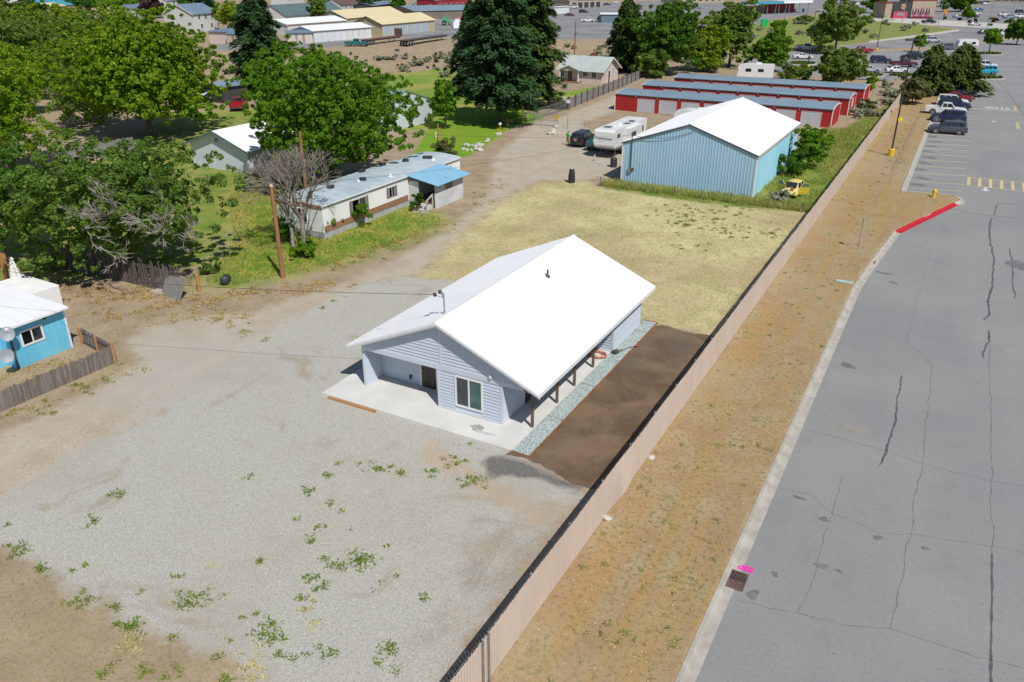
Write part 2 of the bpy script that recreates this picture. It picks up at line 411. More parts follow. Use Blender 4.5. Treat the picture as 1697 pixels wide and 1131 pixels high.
    tb = tone((.46, .335, .215), (.40, .33, .245), n_mid); col = mixc(nt, mth(nt, 'MULTIPLY', mask('tanband', .5, 1.3), .75), col, tb)
    wet = mixc(nt, sep.outputs[1], (.10, .096, .085), (.23, .22, .195)); col = mixc(nt, mask('wetfringe', .25, .5), col, wet)
    # dry verge
    vg = tone((.33, .22, .115), (.385, .29, .17), n_mid); vg = mixc(nt, mth(nt, 'MULTIPLY', ramp(nt, n_str, .42, .62), .75), vg, (.38, .245, .09))
    vg = mixc(nt, mth(nt, 'MULTIPLY', ramp(nt, n_fine, .50, .62), .8), vg, (.215, .15, .075)); vg = mixc(nt, mth(nt, 'MULTIPLY', ramp(nt, n_grit, .52, .7), .5), vg, (.52, .41, .24))
    vg = mixc(nt, mth(nt, 'MULTIPLY', ramp(nt, mth(nt, 'MULTIPLY', n_mid, n_fine), .28, .35), .55), vg, (.20, .19, .075))
    vg = mixc(nt, mth(nt, 'MULTIPLY', ramp(nt, n_big, .46, .62), .5), vg, (.37, .30, .185))
    col = mixc(nt, mask('verge', .08, .1), col, vg)
    fa = tone((.20, .20, .205), (.27, .27, .27), n_big); fa = mixc(nt, mth(nt, 'MULTIPLY', ramp(nt, n_mid, .5, .7), .4), fa, (.31, .30, .285))
    col = mixc(nt, mask('far_asphalt', .3, .4), col, fa)
    l.new(col, b.inputs['Base Color']); b.inputs['Roughness'].default_value = .95; b.inputs['Specular IOR Level'].default_value = .15
    hsum = mth(nt, 'ADD', mth(nt, 'MULTIPLY', n_fine, .7), mth(nt, 'MULTIPLY', n_grit, .4))
    bump(nt, b, hsum, .55, .05)
    me.materials.append(m)
    struct(put('ground', me))
make_ground()
# ------------------------------------------------------------------ road, kerb, markings
ROADZ = -0.12
def asphalt_mat():
    m, nt, n, l, b = newmat('asphalt')
    P = worldpos(nt)
    big = noise(nt, .11, 4, .55, P); mid = noise(nt, .7, 5, .6, P); grit = noise(nt, 26, 4, .75, P); lane = noise(nt, .5, 4, .5, worldpos(nt, (1.3, .05, 1)))
    col = mixc(nt, ramp(nt, big, .35, .65), (.235, .233, .233), (.278, .272, .265))
    col = mixc(nt, mth(nt, 'MULTIPLY', ramp(nt, lane, .4, .65), .35), col, (.28, .278, .27))
    col = mixc(nt, mth(nt, 'MULTIPLY', ramp(nt, mid, .55, .75), .3), col, (.19, .187, .18))
    col = mixc(nt, mth(nt, 'MULTIPLY', ramp(nt, grit, .45, .7), .45), col, (.34, .335, .325))
    col = mixc(nt, mth(nt, 'MULTIPLY', ramp(nt, noise(nt, 9, 4, .7, P), .57, .7), .4), col, (.14, .14, .14))
    l.new(col, b.inputs['Base Color']); b.inputs['Roughness'].default_value = .9; b.inputs['Specular IOR Level'].default_value = .2
    sp = noise(nt, 10, 5, .78, P); col = mixc(nt, mth(nt, 'MULTIPLY', ramp(nt, sp, .54, .68), .5), col, (.155, .154, .153)); col = mixc(nt, mth(nt, 'MULTIPLY', ramp(nt, sp, .46, .32), .45), col, (.36, .355, .345)); l.new(col, b.inputs['Base Color']); bump(nt, b, grit, .35, .02); return m
M_ASPH = asphalt_mat()
m_ = MB(); m_.poly([(p[0], p[1], ROADZ) for p in reversed(asphalt_poly)] if False else [(p[0], p[1], ROADZ) for p in asphalt_poly])
me_ = m_.mesh('road', M_ASPH)
bm_ = bmesh.new(); bm_.from_mesh(me_); bmesh.ops.triangulate(bm_, faces=bm_.faces[:])
for f_ in bm_.faces:
    if f_.normal.z < 0: f_.normal_flip()
bm_.to_mesh(me_); bm_.free()
ROAD = struct(put('road', me_))
M_CONC = pm('kerb_concrete', (.46, .43, .37), (.36, .335, .285), 1.6, .9, bmp=.2)
def offset_line(pts, d):
    out = []
    for i, p in enumerate(pts):
        a = pts[max(i-1, 0)]; b = pts[min(i+1, len(pts)-1)]; t = (b - a).normalized() if (b - a).length > 1e-6 else Vector((0, 1))
        out.append(p + Vector((t.y, -t.x)) * d)
    return out
def resample(pts, step):
    out = [pts[0]]
    for a, b in zip(pts, pts[1:]):
        k = max(1, int((b - a).length / step))
        out += [a.lerp(b, (i+1)/k) for i in range(k)]
    return out
def kerb_piece(name, pts, mat, w=.17, gut=.36, parent=None):
    """kerb stone with a gutter pan, right hand side is the road"""
    prof = [(-.02, -.35), (-.02, .012), (.0, .022), (w - .03, .022), (w, -.01), (w + .03, ROADZ + .014), (w + gut, ROADZ + .008), (w + gut, -.35)]
    mb = MB(); rows = []
    L = [offset_line(pts, d) for d, z in prof]
    for i in range(len(pts)):
        for k, (d, z) in enumerate(prof): mb.v.append((L[k][i].x, L[k][i].y, z))
    n = len(prof)
    for i in range(len(pts) - 1):
        for k in range(n - 1): mb.f.append((i*n+k, i*n+k+1, (i+1)*n+k+1, (i+1)*n+k))
    mb.f += [tuple(range(n)), tuple(range((len(pts)-1)*n + n - 1, (len(pts)-1)*n - 1, -1))]; mb.m = [0]*len(mb.f)
    o = mb.build(name, mat, parent); return o
KERB = struct(bpy.data.objects.new('kerb', None)); COL.objects.link(KERB)
# straight run in cast lengths of about 3 m with open joints
def kerb_run(pts, mat, step=3.0, first=0.0):
    seg = []; acc = 0
    P = resample(pts, .6); cur = [P[0]]
    for a, b in zip(P, P[1:]):
        cur.append(b); acc += (b - a).length
        if acc >= step: seg.append(cur); cur = [b]; acc = 0
    if len(cur) > 1: seg.append(cur)
    for s in seg:
        s = list(s); d = (s[-1] - s[-2]).normalized(); s[-1] = s[-1] - d * .012
        kerb_piece('kerb_stone', s, mat, parent=KERB)
ri = next(i for i, k in enumerate(kerb) if (k - Vector((_r0.x, _r0.y))).length < 1e-4)
rj = next(i for i, k in enumerate(kerb) if (k - Vector((_r1.x, _r1.y))).length < 1e-4)
kerb_run([Vector((KX, -12))] + kerb[1:ri+1], M_CONC)
M_RED = pm('red_kerb_paint', (.55, .012, .022), (.44, .012, .02), 2.0, .55)
red = kerb_piece('red_kerb_stone', resample(kerb[ri:rj+1], 1.0), [M_RED], parent=KERB); red['label'] = 'red painted fire lane kerb stone with white letters'
kerb_run(kerb[rj:], M_CONC, 1.6)
kerb_run(kerb_far, M_CONC, 4.0)
M_WHITE = pm('white_road_paint', (.66, .66, .64), (.5, .5, .49), 5, .8)
M_YEL = pm('yellow_road_paint', (.66, .51, .20), (.50, .41, .22), 3, .85)
M_TAR = pm('crack_tar', (.075, .075, .078), (.12, .12, .12), 3, .8); M_CRK = pm('fine_crack', (.12, .118, .115), (.19, .187, .183), 2, .9)
d_ = (Vector((_r1.x, _r1.y)) - Vector((_r0.x, _r0.y))); ang_ = math.atan2(d_.y, d_.x); mid_ = Vector((_r0.x, _r0.y)).lerp(Vector((_r1.x, _r1.y)), .52)
t_ = put('lettering', text_mesh('FIRE LANE', .30, M_WHITE, .002, .012), None, (mid_.x + math.sin(ang_)*.08, mid_.y - math.cos(ang_)*.08, .026), (0, 0, ang_)); t_.scale = (1.0, .55, 1); t_.parent = KERB
def flatpoly(name, pts, z, mat, parent):
    mb = MB(); mb.slab([(p[0], p[1], z) for p in pts], .003); return mb.build(name, mat, parent)
def strip(name, a, b, w, z, mat, parent):
    a, b = Vector(a[:2]), Vector(b[:2]); d = (b - a).normalized(); q = Vector((-d.y, d.x)) * w / 2
    return flatpoly(name, [a - q, b - q, b + q, a + q], z, mat, parent)
z5 = lambda x, y: at(1200 + x/3.4145, y/3.4145)
# stall lines: left end at kerb, right end in the aisle
stall = [(1080, 1045), (1040, 1010), (990, 965), (950, 930), (915, 897), (880, 863), (848, 832), (820, 806), (792, 780)]
ysl = [z5(1370, s[0]).y for s in stall]
for k in range(9):
    ysl.append(ysl[-1] + 3.7)
for y in ysl: strip('stall_line', (PLX + .75, y - 1.0), (1.7, y), .15, ROADZ + .004, M_YEL, ROAD)
# yellow hatched crossing
y0, y1 = z5(1370, 1040).y - .2, z5(1370, 1005).y
strip('crossing_line', (2.0, y0), (12.5, y0 - .3), .12, ROADZ + .004, M_YEL, ROAD); strip('crossing_line', (2.0, y1 + .9), (12.5, y1 + .6), .12, ROADZ + .004, M_YEL, ROAD)
for k in range(11): strip('crossing_bar', (2.1 + k*1.0, y0 + .08), (2.1 + k*1.0, y1 + .8), .30, ROADZ + .005, M_YEL, ROAD)
def arrow(p, s, rz, name='arrow_marking'):
    mb = MB(); a = [(-.12, 0), (.12, 0), (.12, .9), (.42, .9), (0, 1.6), (-.42, .9), (-.12, .9)]
    mb.slab([(x*s, y*s, 0) for x, y in a], .003); o = mb.build(name, M_WHITE, ROAD, (p.x, p.y, ROADZ + .005)); o.rotation_euler = (0, 0, rz); return o
arrow(at(1634, 309), 1.15, math.pi); arrow(at(1647, 199), .9, math.pi)
t_ = put('lettering', text_mesh('STOP', 1.5, M_WHITE, .002, .03), ROAD, (at(1653, 178).x, at(1653, 178).y, ROADZ + .006), (0, 0, math.pi)); t_.scale = (1, 2.0, 1)
strip('stop_line', at(1612, 179), at(1680, 183), .3, ROADZ + .004, M_WHITE, ROAD)
for a, b in (((1681, 175), (1682, 183)), ((1683.5, 175), (1684.5, 183)), ((1684, 202), (1687, 213)), ((1687, 202), (1690.5, 213))): strip('centre_line', at(*a), at(*b), .14, ROADZ + .004, M_YEL, ROAD)
strip('lane_line', at(1687, 202), at(1720, 204), .2, ROADZ + .004, M_WHITE, ROAD)
for a, b in (((1600, 138), (1640, 136)), ((1690, 88), (1720, 90)), ((1600, 118), (1606, 95))): strip('lane_line', at(*a), at(*b), .2, ROADZ + .004, M_WHITE, ROAD)
# cracks: thin irregular tar lines
def crack(pxs, w, seed, wig=.06, name='tar_crack'):
    rr = random.Random(seed); P = [Vector(at(*p)[:2]) for p in pxs]; Q = resample(P, .22); L = []; Rr = []
    off = 0
    for i, p in enumerate(Q):
        a = Q[max(i-1, 0)]; b = Q[min(i+1, len(Q)-1)]; t = (b - a).normalized(); nrm = Vector((-t.y, t.x))
        off = off * .8 + rr.uniform(-wig, wig); ww = w * rr.uniform(.45, 1.35) * (.25 if i in (0, len(Q)-1) else 1)
        L.append(p + nrm * (off + ww/2)); Rr.append(p + nrm * (off - ww/2))
    mb = MB(); n = len(Q)
    for a in L: mb.v.append((a.x, a.y, ROADZ + .004))
    for a in Rr: mb.v.append((a.x, a.y, ROADZ + .004))
    mb.f = [(n+i, n+i+1, i+1, i) for i in range(n-1)]; mb.m = [0]*len(mb.f)
    return mb.build(name if w > .08 else 'fine_crack', M_TAR if w > .08 else M_CRK, ROAD)
C3 = lambda x, y: (1100 + x/2.131, 600 + y/2.131)
C4 = lambda x, y: (1200 + x/3.4145, 300 + y/3.4145)
for i, (pts, w, wg) in enumerate([
  ([C3(255, 832), C3(400, 865), C3(475, 875), C3(640, 920), C3(800, 935), C3(940, 980), C3(1100, 1035), C3(1300, 1075)], .035, .05),
  ([C3(400, 440), C3(520, 458), C3(600, 525), C3(760, 590), C3(900, 600), C3(1080, 632), C3(1300, 672)], .028, .05),
  ([C3(495, 228), C3(600, 255), C3(690, 280), C3(790, 305), C3(905, 350), C3(1050, 390), C3(1160, 415), C3(1300, 435)], .035, .05),
  ([C3(480, 875), C3(520, 790), C3(545, 690), C3(570, 590), C3(600, 525), C3(615, 460), C3(630, 390)], .035, .05),
  ([C3(808, 935), C3(830, 800), C3(860, 680), C3(880, 560), C3(900, 430), C3(912, 350), C3(925, 220), C3(950, 0), C4(1040, 900), C4(1060, 780)], .04, .06),
  ([C3(1165, 665), C3(1165, 410), C3(1158, 200), C3(1152, 0), C4(1508, 1000), C4(1505, 830)], .04, .05),
  ([C3(1158, 1131), C3(1160, 900), C3(1163, 665)], .11, .015),
  ([C3(842, 40), C3(830, 110), C3(818, 190), C3(790, 285), C3(760, 360)], .11, .05),
  ([C4(1470, 780), C4(1500, 740), C4(1510, 620), C4(1520, 560), C4(1530, 450), C4(1520, 400), C4(1505, 300), C4(1515, 200)], .17, .06),
  ([C4(1500, 835), C4(1502, 900), C4(1480, 930), C4(1465, 990)], .12, .05),
  ([C4(1615, 370), C4(1630, 470), C4(1640, 560), C4(1648, 660)], .13, .04),
  ([C4(1280, 150), C4(1420, 180), C4(1520, 190), C4(1660, 205)], .12, .04),
  ([C4(1530, 190), C4(1545, 130), C4(1570, 120), C4(1697, 130)], .12, .05),
  ([C4(690, 820), C4(860, 860), C4(1040, 890)], .025, .04),
  ([C4(1080, 760), C4(1110, 600), C4(1150, 470), C4(1175, 360)], .022, .06),
  ([C4(870, 375), C4(980, 385), C4(1080, 380)], .02, .04),
  ([(1640, 120), (1660, 140), (1680, 165), (1697, 190)], .12, .06),
  ([(1560, 250), (1600, 246), (1650, 250), (1697, 256)], .1, .06), ]):
    crack(pts, w*.8, 100 + i, wg*.8)
# oil drips and stains
M_STAIN = pm('oil_stain', (.13, .13, .128), (.185, .185, .18), 2.2, .85)
def blot(name, c, rx, ry, seed, mat, z, parent, n=22):
    rr = random.Random(seed); ph = [rr.uniform(0, 6.28) for _ in range(4)]; pts = []
    for i in range(n):
        t = 2*math.pi*i/n; r = 1 + .22*math.sin(2*t+ph[0]) + .16*math.sin(3*t+ph[1]) + .10*math.sin(5*t+ph[2]) + rr.uniform(-.05, .05)
        pts.append((c[0] + rx*r*math.cos(t), c[1] + ry*r*math.sin(t)))
    return flatpoly(name, pts, z, mat, parent)
for i, (p, rx, ry) in enumerate([(C3(315, 812), .22, .22), (C3(558, 712), .22, .18), (C3(757, 612), .17, .16), (C3(568, 547), .14, .2), (C3(925, 650), .12, .12), (C3(392, 740), .15, .12), (C3(603, 1020), .05, .05), (C3(480, 472), .25, .12), (C4(908, 514), .5, .3), (C4(958, 568), .3, .2), (C4(700, 1035), .4, .3), (C3(620, 730), .14, .1)]):
    blot('oil_stain', at(*p), rx, ry, i, M_STAIN, ROADZ + .0045, ROAD)
for k, y in enumerate(ysl[:9]): blot('oil_stain', (PLX + 1.3 + .3*math.sin(k*2.1), y + .9, 0), .75, .55, 60 + k, M_STAIN, ROADZ + .003, ROAD)
# big damp patch by the right border
blot('oil_stain', at(1700, 438), 1.1, 1.3, 90, M_STAIN, ROADZ + .0045, ROAD)
# storm drains with pink survey paint
M_IRON = pm('rusty_grate_iron', (.12, .075, .065), (.19, .12, .10), 6, .75, .3)
M_PINK = pm('pink_survey_paint', (.85, .03, .36), (.75, .05, .40), 8, .7)
M_SHAFTSHADE = pm('painted_shaft_shade', (.012, .011, .011), (.02, .018, .018), 3, .95)
def drain(p, label, paint):
    t = thing('storm_drain', label, 'storm drain', (p.x, p.y, ROADZ + .022), 0, 'storm drains in the gutter')
    MB().box(-.36, -.45, -.02, .36, .45, -.004).build('shaft', M_SHAFTSHADE, t)  # thin near-black plate, its colour stands in for the unlit shaft
    mb = MB(); mb.box(-.40, -.50, -.02, -.33, .50, .008).box(.33, -.50, -.02, .40, .50, .008).box(-.33, -.50, -.02, .33, -.44, .008).box(-.33, .44, -.02, .33, .50, .008); mb.build('frame', M_IRON, t)
    MB().box(-.325, -.435, -.012, .325, -.02, .004).build('cover_plate', M_IRON, t)
    for k in range(7): MB().hexa([(-.31+k*.09, .0, -.01), (-.27+k*.09, .0, -.01), (-.23+k*.09, .43, -.01), (-.27+k*.09, .43, -.01)], [(-.31+k*.09, .0, .004), (-.27+k*.09, .0, .004), (-.23+k*.09, .43, .004), (-.27+k*.09, .43, .004)]).build('grate_bar', M_IRON, t)
    o = put('pink_paint_mark', text_mesh(paint, .52, M_PINK, .0015, .03), t, (.02, .78, -.012)); o.scale = (1.25, .8, 1); o['label'] = 'pink survey paint letters beside the grate'
drain(Vector((KX + .42, at(1221, 958).y, 0)), 'rusty storm drain grate with pink letters, nearest in the gutter', 'SdS')
drain(Vector((KX + .36, at(1444, 431).y, 0)), 'distant storm drain with pink paint where the kerb starts to curve', 'SdS')
# faint pink-red utility paint on the asphalt
M_OR = pm('faded_red_paint', (.45, .22, .2), (.33, .25, .24), 4, .9)
p_ = at(1612, 354); t_ = put('lettering', text_mesh('USA', .9, M_OR, .001, .0), ROAD, (p_.x, p_.y, ROADZ + .006)); t_['label'] = 'faded red utility paint on the asphalt'
M_DUST = pm('dust_patch', (.29, .265, .225), (.25, .24, .22), 1.3, .95); 
blot('dust_patch', at(1412, 708), .8, .45, 91, M_DUST, ROADZ + .0036, ROAD)

# ------------------------------------------------------------------ pink slat fence along the verge
M_SLAT = pm('pink_slat', (.65, .535, .455), (.59, .48, .405), .7, .6, stretch=(1, 1, .5), lo=.3, hi=.7)
M_GALV = pm('galvanised_steel', (.42, .43, .44), (.33, .34, .35), 6, .5, .7)
M_BLK = pm('shade_band_black', (.02, .02, .022), (.035, .035, .036), 6, .6)
FENCE = thing('slat_fence', 'long pink chain link fence with plastic slats between the lots and the verge', 'fence', (FX, 20, 0))
def slat_run(x0, y0, x1, y1, seed):
    rr = random.Random(seed); mb = MB(); L = math.hypot(x1-x0, y1-y0); n = int(L / .078); dx, dy = (x1-x0)/L, (y1-y0)/L
    px_, py_ = -dy, dx
    for i in range(n):
        s = (i + .5) * .078; h = 1.93 + rr.uniform(-.02, .025); o = .006 if i % 2 else -.001
        y = y0 + dy*s
        bul = .10*math.exp(-((y - 26.6)/.9)**2) if x0 == x1 else 0
        lean = .012*math.sin(s*.9)
        cx, cy = x0 + dx*s - px_*o, y0 + dy*s - py_*o
        a, t = .034, .006
        c = [(cx - dx*a - px_*t, cy - dy*a - py_*t), (cx + dx*a - px_*t, cy + dy*a - py_*t), (cx + dx*a + px_*t, cy + dy*a + py_*t), (cx - dx*a + px_*t, cy - dy*a + py_*t)]
        lx = lean if x0 == x1 else 0
        mb.hexa([(q[0] + bul, q[1], .03) for q in c], [(q[0] + lx, q[1], h) for q in c])
    o = mb.build('slats', M_SLAT, FENCE, (-FX, -20, 0)); stuff(o); return o
def shade_strip(x0, y0, x1, y1):
    # black knuckle teeth on the lot side; they paint a thicker fence shadow band
    mb = MB(); L = math.hypot(x1-x0, y1-y0); n = int(L / .09); dx, dy = (x1-x0)/L, (y1-y0)/L; px_, py_ = -dy, dx
    for i in range(n):
        s = i*.09; a = (x0 + dx*s + px_*.03, y0 + dy*s + py_*.03); b = (a[0] + dx*.045, a[1] + dy*.045); c = (a[0] + dx*.09, a[1] + dy*.09)
        mb.add([(a[0], a[1], 1.86), (b[0], b[1], 1.98), (c[0], c[1], 1.86), (b[0] + px_*.03, b[1] + py_*.03, 1.92)], [(0, 1, 3), (1, 2, 3), (0, 2, 1)])
    o = mb.build('shade_knuckles', M_BLK, FENCE, (-FX, -20, 0)); stuff(o)
for k in range(7): slat_run(FX, 6 + 20.6*k, FX, 6 + 20.6*(k+1), k); shade_strip(FX, 6 + 20.6*k, FX, 6 + 20.6*(k+1)) if k < 2 else None
slat_run(FX, 150.2, FX + 2.2, 156, 50); slat_run(FX + 2.2, 156, FX + 2.2, 170, 51)
MB().tube((FX - .05, 6, 1.90), (FX - .05, 150.2, 1.90), .022, n=6).build('top_rail', M_GALV, FENCE, (-FX, -20, 0))
pm_ = MB(); pm_.tube((0, 0, -.1), (0, 0, 2.05), .036, n=8); pm_.lathe([(.042, 2.05), (.042, 2.08), (.02, 2.105)], n=8); me_post = pm_.mesh('post', M_GALV)
for k in range(50):
    y = 9.3 + k*3.02
    if y < 150: put('post', me_post, FENCE, (-.075 if abs(y - 15.34) > .2 else .075, y - 20, -.16 if abs(y - 15.34) > .2 else 0))
put('post', me_post, FENCE, (.075, 14.0 - 20 + 1.0, 0))

# ------------------------------------------------------------------ house
M_SIDE = pm('pale_blue_siding', (.55, .61, .685), (.535, .595, .67), .8, .62, island=.03)
M_TRIM = pm('pale_blue_trim', (.57, .63, .705), (.555, .615, .69), 1.0, .6)
M_ROOFW = pm('white_metal_roof', (.88, .885, .89), (.85, .855, .865), .6, .35, .0, spec=.4)
M_WPVC = pm('white_vinyl', (.80, .80, .79), (.76, .76, .75), 3, .4)
M_SLAB = pm('slab_concrete', (.66, .645, .61), (.58, .565, .53), .55, .85, bmp=.05)
def glassmat(name, c1, c2):
    m, nt, n, l, b = newmat(name); f = noise(nt, .9, 3, .5, worldpos(nt))
    l.new(mixc(nt, ramp(nt, f, .35, .65), c1, c2), b.inputs['Base Color']); b.inputs['Roughness'].default_value = .06; b.inputs['Specular IOR Level'].default_value = .7
    MATS[name] = m; return m
M_GLASS = glassmat('window_glass', (.02, .028, .033), (.05, .065, .072)); M_GLASSG = glassmat('green_window_glass', (.03, .085, .075), (.07, .16, .14))
M_DOOR = pm('dark_brown_door', (.035, .022, .018), (.05, .03, .025), 6, .45)
M_POST = pm('brown_stained_post', (.13, .085, .065), (.18, .12, .09), 5, .7, stretch=(6, 6, .6))
M_SOFF = pm('soffit', (.42, .50, .62), (.40, .48, .60), 1, .7)
SLZ = .10
slab = MB(); slab.box(-26.15, 27.05, -.15, -14.88, 43.4, SLZ)
SLAB = tag(slab.build('concrete_slab', M_SLAB), 'pale concrete slab and walkway around the white roofed house', 'slab')
blot('wet_stain', (-17.25, 27.95, 0), .42, .26, 5, pm('damp_concrete', (.30, .29, .26), (.36, .35, .32), 2, .7), SLZ + .004, SLAB)
blot('wet_stain', (-16.75, 27.75, 0), .45, .12, 8, pm('damp_concrete2', (.47, .455, .42), (.5, .49, .46), 2, .8), SLZ + .005, SLAB)
H = thing('house', 'pale blue single storey house with white gable roof and concrete porch', 'house', (-19.66, 28.8, SLZ))
off = Vector((19.66, -28.8, -SLZ))
def hp(mb, name, mat, parent=None, smooth=False):
    o = mb.build(name, mat, parent or H); 
    if parent is None or parent is H: o.location = off
    return o
HXL, HXR, HXM, HXB = -24.7, -16.35, -20.05, -14.78
HY0, HYP, HYB, HYE = 28.8, 30.2, 38.85, 43.3
EZ, RZ, RX = 2.47, 4.88, -19.8
EXL, EXR, EYF, EYB = -25.37, -14.23, 28.48, 44.1
def roofz(x): return RZ - (RZ - EZ) * abs(x - RX) / (EXR - RX)
# wall cores
core = MB()
core.box(HXL + .03, HYP + .03, SLZ, HXR - .03, HYE - .03, 2.45)          # body behind the porch
core.box(HXM + .03, HY0 + .03, SLZ, HXR - .03, HYP + .03, 2.45)          # front room
core.box(HXL + .03, HY0 + .03, SLZ, HXL + .13, HYP + .03, 2.45)          # left wing wall
core.box(HXR - .03, HYB + .03, SLZ, HXB - .03, HYE - .03, 2.45)          # rear bump-out
g = [(EXL + .45, 2.45), (EXR - .45, 2.45), (EXR - .45, roofz(EXR - .45) - .10), (RX, RZ - .10), (EXL + .45, roofz(EXL + .45) - .10)]
for y0_, y1_ in ((HY0 + .03, HY0 + .15), (HYE - .15, HYE - .03)):
    n5 = len(g); core.add([(x, y0_, z) for x, z in g] + [(x, y1_, z) for x, z in g], [tuple(range(n5)), tuple(range(2*n5-1, n5-1, -1))] + [(i, n5+i, n5+(i+1) % n5, (i+1) % n5) for i in range(n5)])
hp(core, 'wall', M_TRIM)
ceil_ = MB(); ceil_.box(EXL + .3, HY0 + .2, 2.46, EXR - .3, HYE - .2, 2.50); hp(ceil_, 'porch_ceiling', M_SOFF)
def board(o, u, n, x0, x1, x0t, x1t, z0, z1, name='board', mat=None, parent=None):
    """lap board on a wall: o origin, u along wall, n outward normal"""
    o, u, n = Vector(o), Vector(u), Vector(n); mb = MB(); P = lambda a, z, d: o + u*a + n*d + Vector((0, 0, z))
    mb.add([P(x0, z0, 0), P(x1, z0, 0), P(x1, z0, .040), P(x0, z0, .040), P(x0t, z1, 0), P(x1t, z1, 0), P(x1t, z1, .004), P(x0t, z1, .004)],
           [(3, 2, 1, 0), (4, 5, 6, 7), (0, 1, 5, 4), (1, 2, 6, 5), (2, 3, 7, 6), (3, 0, 4, 7)])
    return hp(mb, name, mat or M_SIDE, parent)
EXP = .172
def lap_wall(o, u, n, length, z0, z1, gaps=()):
    z = z0
    while z < z1 - .02:
        zt = min(z + EXP, z1); spans = [(0.0, length)]
        for ga, gb, gz0, gz1 in gaps:
            if zt > gz0 + .01 and z < gz1 - .01:
                new = []
                for a, b in spans:
                    if gb <= a or ga >= b: new.append((a, b)); continue
                    if ga > a: new.append((a, ga))
                    if gb < b: new.append((gb, b))
                spans = new
        for a, b in spans:
            if b - a > .03: board(o, u, n, a, b, a, b, z, zt - .004)
        z += EXP
WZ0, WZ1 = .55, 2.06    # front window opening (z over slab level counted in world)
WX0, WX1 = -18.92, -17.52
lap_wall((HXM + .11, HY0 + .03, 0), (1, 0, 0), (0, -1, 0), HXR - HXM - .22, SLZ + .02, 2.22, [(WX0 - .1 - HXM - .11, WX1 + .1 - HXM - .11, WZ0 - .1, WZ1 + .1)])
lap_wall((HXL + .13, HYP + .03, 0), (1, 0, 0), (0, -1, 0), 2.5, SLZ + .02, 2.4)                       # porch back wall
lap_wall((HXL + .13, HYP + .03, 0), (0, -1, 0), (1, 0, 0), HYP - HY0 - .1, SLZ + .02, 2.4)           # wing inner face
lap_wall((HXL + .03, HYE - .03, 0), (0, -1, 0), (-1, 0, 0), HYE - HY0 - .1, SLZ + .02, 2.4)          # left wall
lap_wall((HXR - .03, HY0 + .1, 0), (0, 1, 0), (1, 0, 0), HYB - HY0 - .1, SLZ + .02, 2.4, [(31.0 - HY0 - .1 - .08, 32.0 - HY0 - .1 + .08, 0, 2.2)])   # side wall under eave
lap_wall((HXB - .03, HYB + .1, 0), (0, 1, 0), (1, 0, 0), HYE - HYB - .2, SLZ + .02, 2.4)             # bump-out long face
lap_wall((HXR, HYB + .03, 0), (1, 0, 0), (0, -1, 0), HXB - HXR - .1, SLZ + .02, 2.4)                # bump-out front face
# front gable boards, two fields split by a centre batten
z = 2.46
while z < RZ - .45:
    zt = z + EXP
    def xl(zz, s): return RX + s * (EXR - RX) * (RZ - .13 - zz) / (RZ - EZ)
    for s in (-1, 1):
        a0, a1 = max(min(abs(xl(z, s) - RX), 4.9), .1), max(min(abs(xl(zt, s) - RX), 4.9), .1)
        i0 = .06
        if s > 0: board((RX, HY0 + .03, 0), (1, 0, 0), (0, -1, 0), i0, a0, i0, a1, z, zt - .004)
        else: board((RX, HY0 + .03, 0), (1, 0, 0), (0, -1, 0), -a0, -i0, -a1, -i0, z, zt - .004)
    z += EXP
tr = lambda *a: hp(MB().box(*a), 'trim_board', M_TRIM)
tr(RX - .06, HY0 - .012, 2.46, RX + .06, HY0 + .03, RZ - .2)
tr(HXL, HY0 - .016, 2.22, HXB - .05, HY0 + .04, 2.455)                      # porch beam
tr(HXM, HY0 - .010, SLZ + .004, HXM + .11, HY0 + .04, 2.218); tr(HXR - .11, HY0 - .010, SLZ + .004, HXR + .012, HY0 + .1, 2.218)
tr(HXL - .01, HY0 - .008, SLZ + .004, HXL + .14, HY0 + .05, 2.218)
tr(HXB - .1, HYB - .008, SLZ + .004, HXB + .006, HYB + .1, 2.42); tr(HXB - .1, HYE - .1, SLZ + .004, HXB + .006, HYE + .01, 2.42)
tr(HXM - .008, HY0 + .045, SLZ + .004, HXM + .03, HYP, 2.42)
# roof: standing seam sheets
M_FASC = pm('white_fascia', (.80, .805, .81), (.76, .765, .77), 2, .5)
def gable_roof(parent, ox, oy0, oy1, halfw, ze, zr, sheetw, mat, nm='roof_panel', ribs=3, th=.05, loc=None, smoothz=0):
    """sheets running from ridge to eave on both sides; local x = ox"""
    n = max(1, round((oy1 - oy0) / sheetw)); w = (oy1 - oy0) / n; sl = (zr - ze) / halfw; made = []
    for s in (-1, 1):
        mb = MB(); prof = [(0, 0)]
        for r in range(ribs):
            c = w * (r + .5) / ribs - w/(2*ribs) + .03; prof += [(c, 0), (c + .012, .028), (c + .045, .028), (c + .057, 0)]
        prof += [(w - .004, 0)]
        xa, za, xb, zb = s*.02, zr - .008, s*halfw, ze
        k = len(prof); vs = [(xa, y, za + z) for y, z in prof] + [(xb, y, zb + z) for y, z in prof] + [(xa, 0, za - th), (xa, w - .004, za - th), (xb, 0, zb - th), (xb, w - .004, zb - th)]
        fs = [(i, i+1, k+i+1, k+i) if s < 0 else (i, k+i, k+i+1, i+1) for i in range(k-1)]
        b = 2*k; fs += [(b, b+1, b+3, b+2), tuple(range(k, 2*k)) + (b+3, b+2), tuple(range(k-1, -1, -1)) + (b, b+1), (0, k, b+2, b), (k-1, b+1, b+3, 2*k-1)]
        me = mb.add(vs, fs).mesh(nm, mat)
        for i in range(n):
            o = put(nm, me, parent, (ox, oy0 + i*w, 0)); 
            if loc: o.location = Vector(loc) + o.location
            made.append(o)
    return made
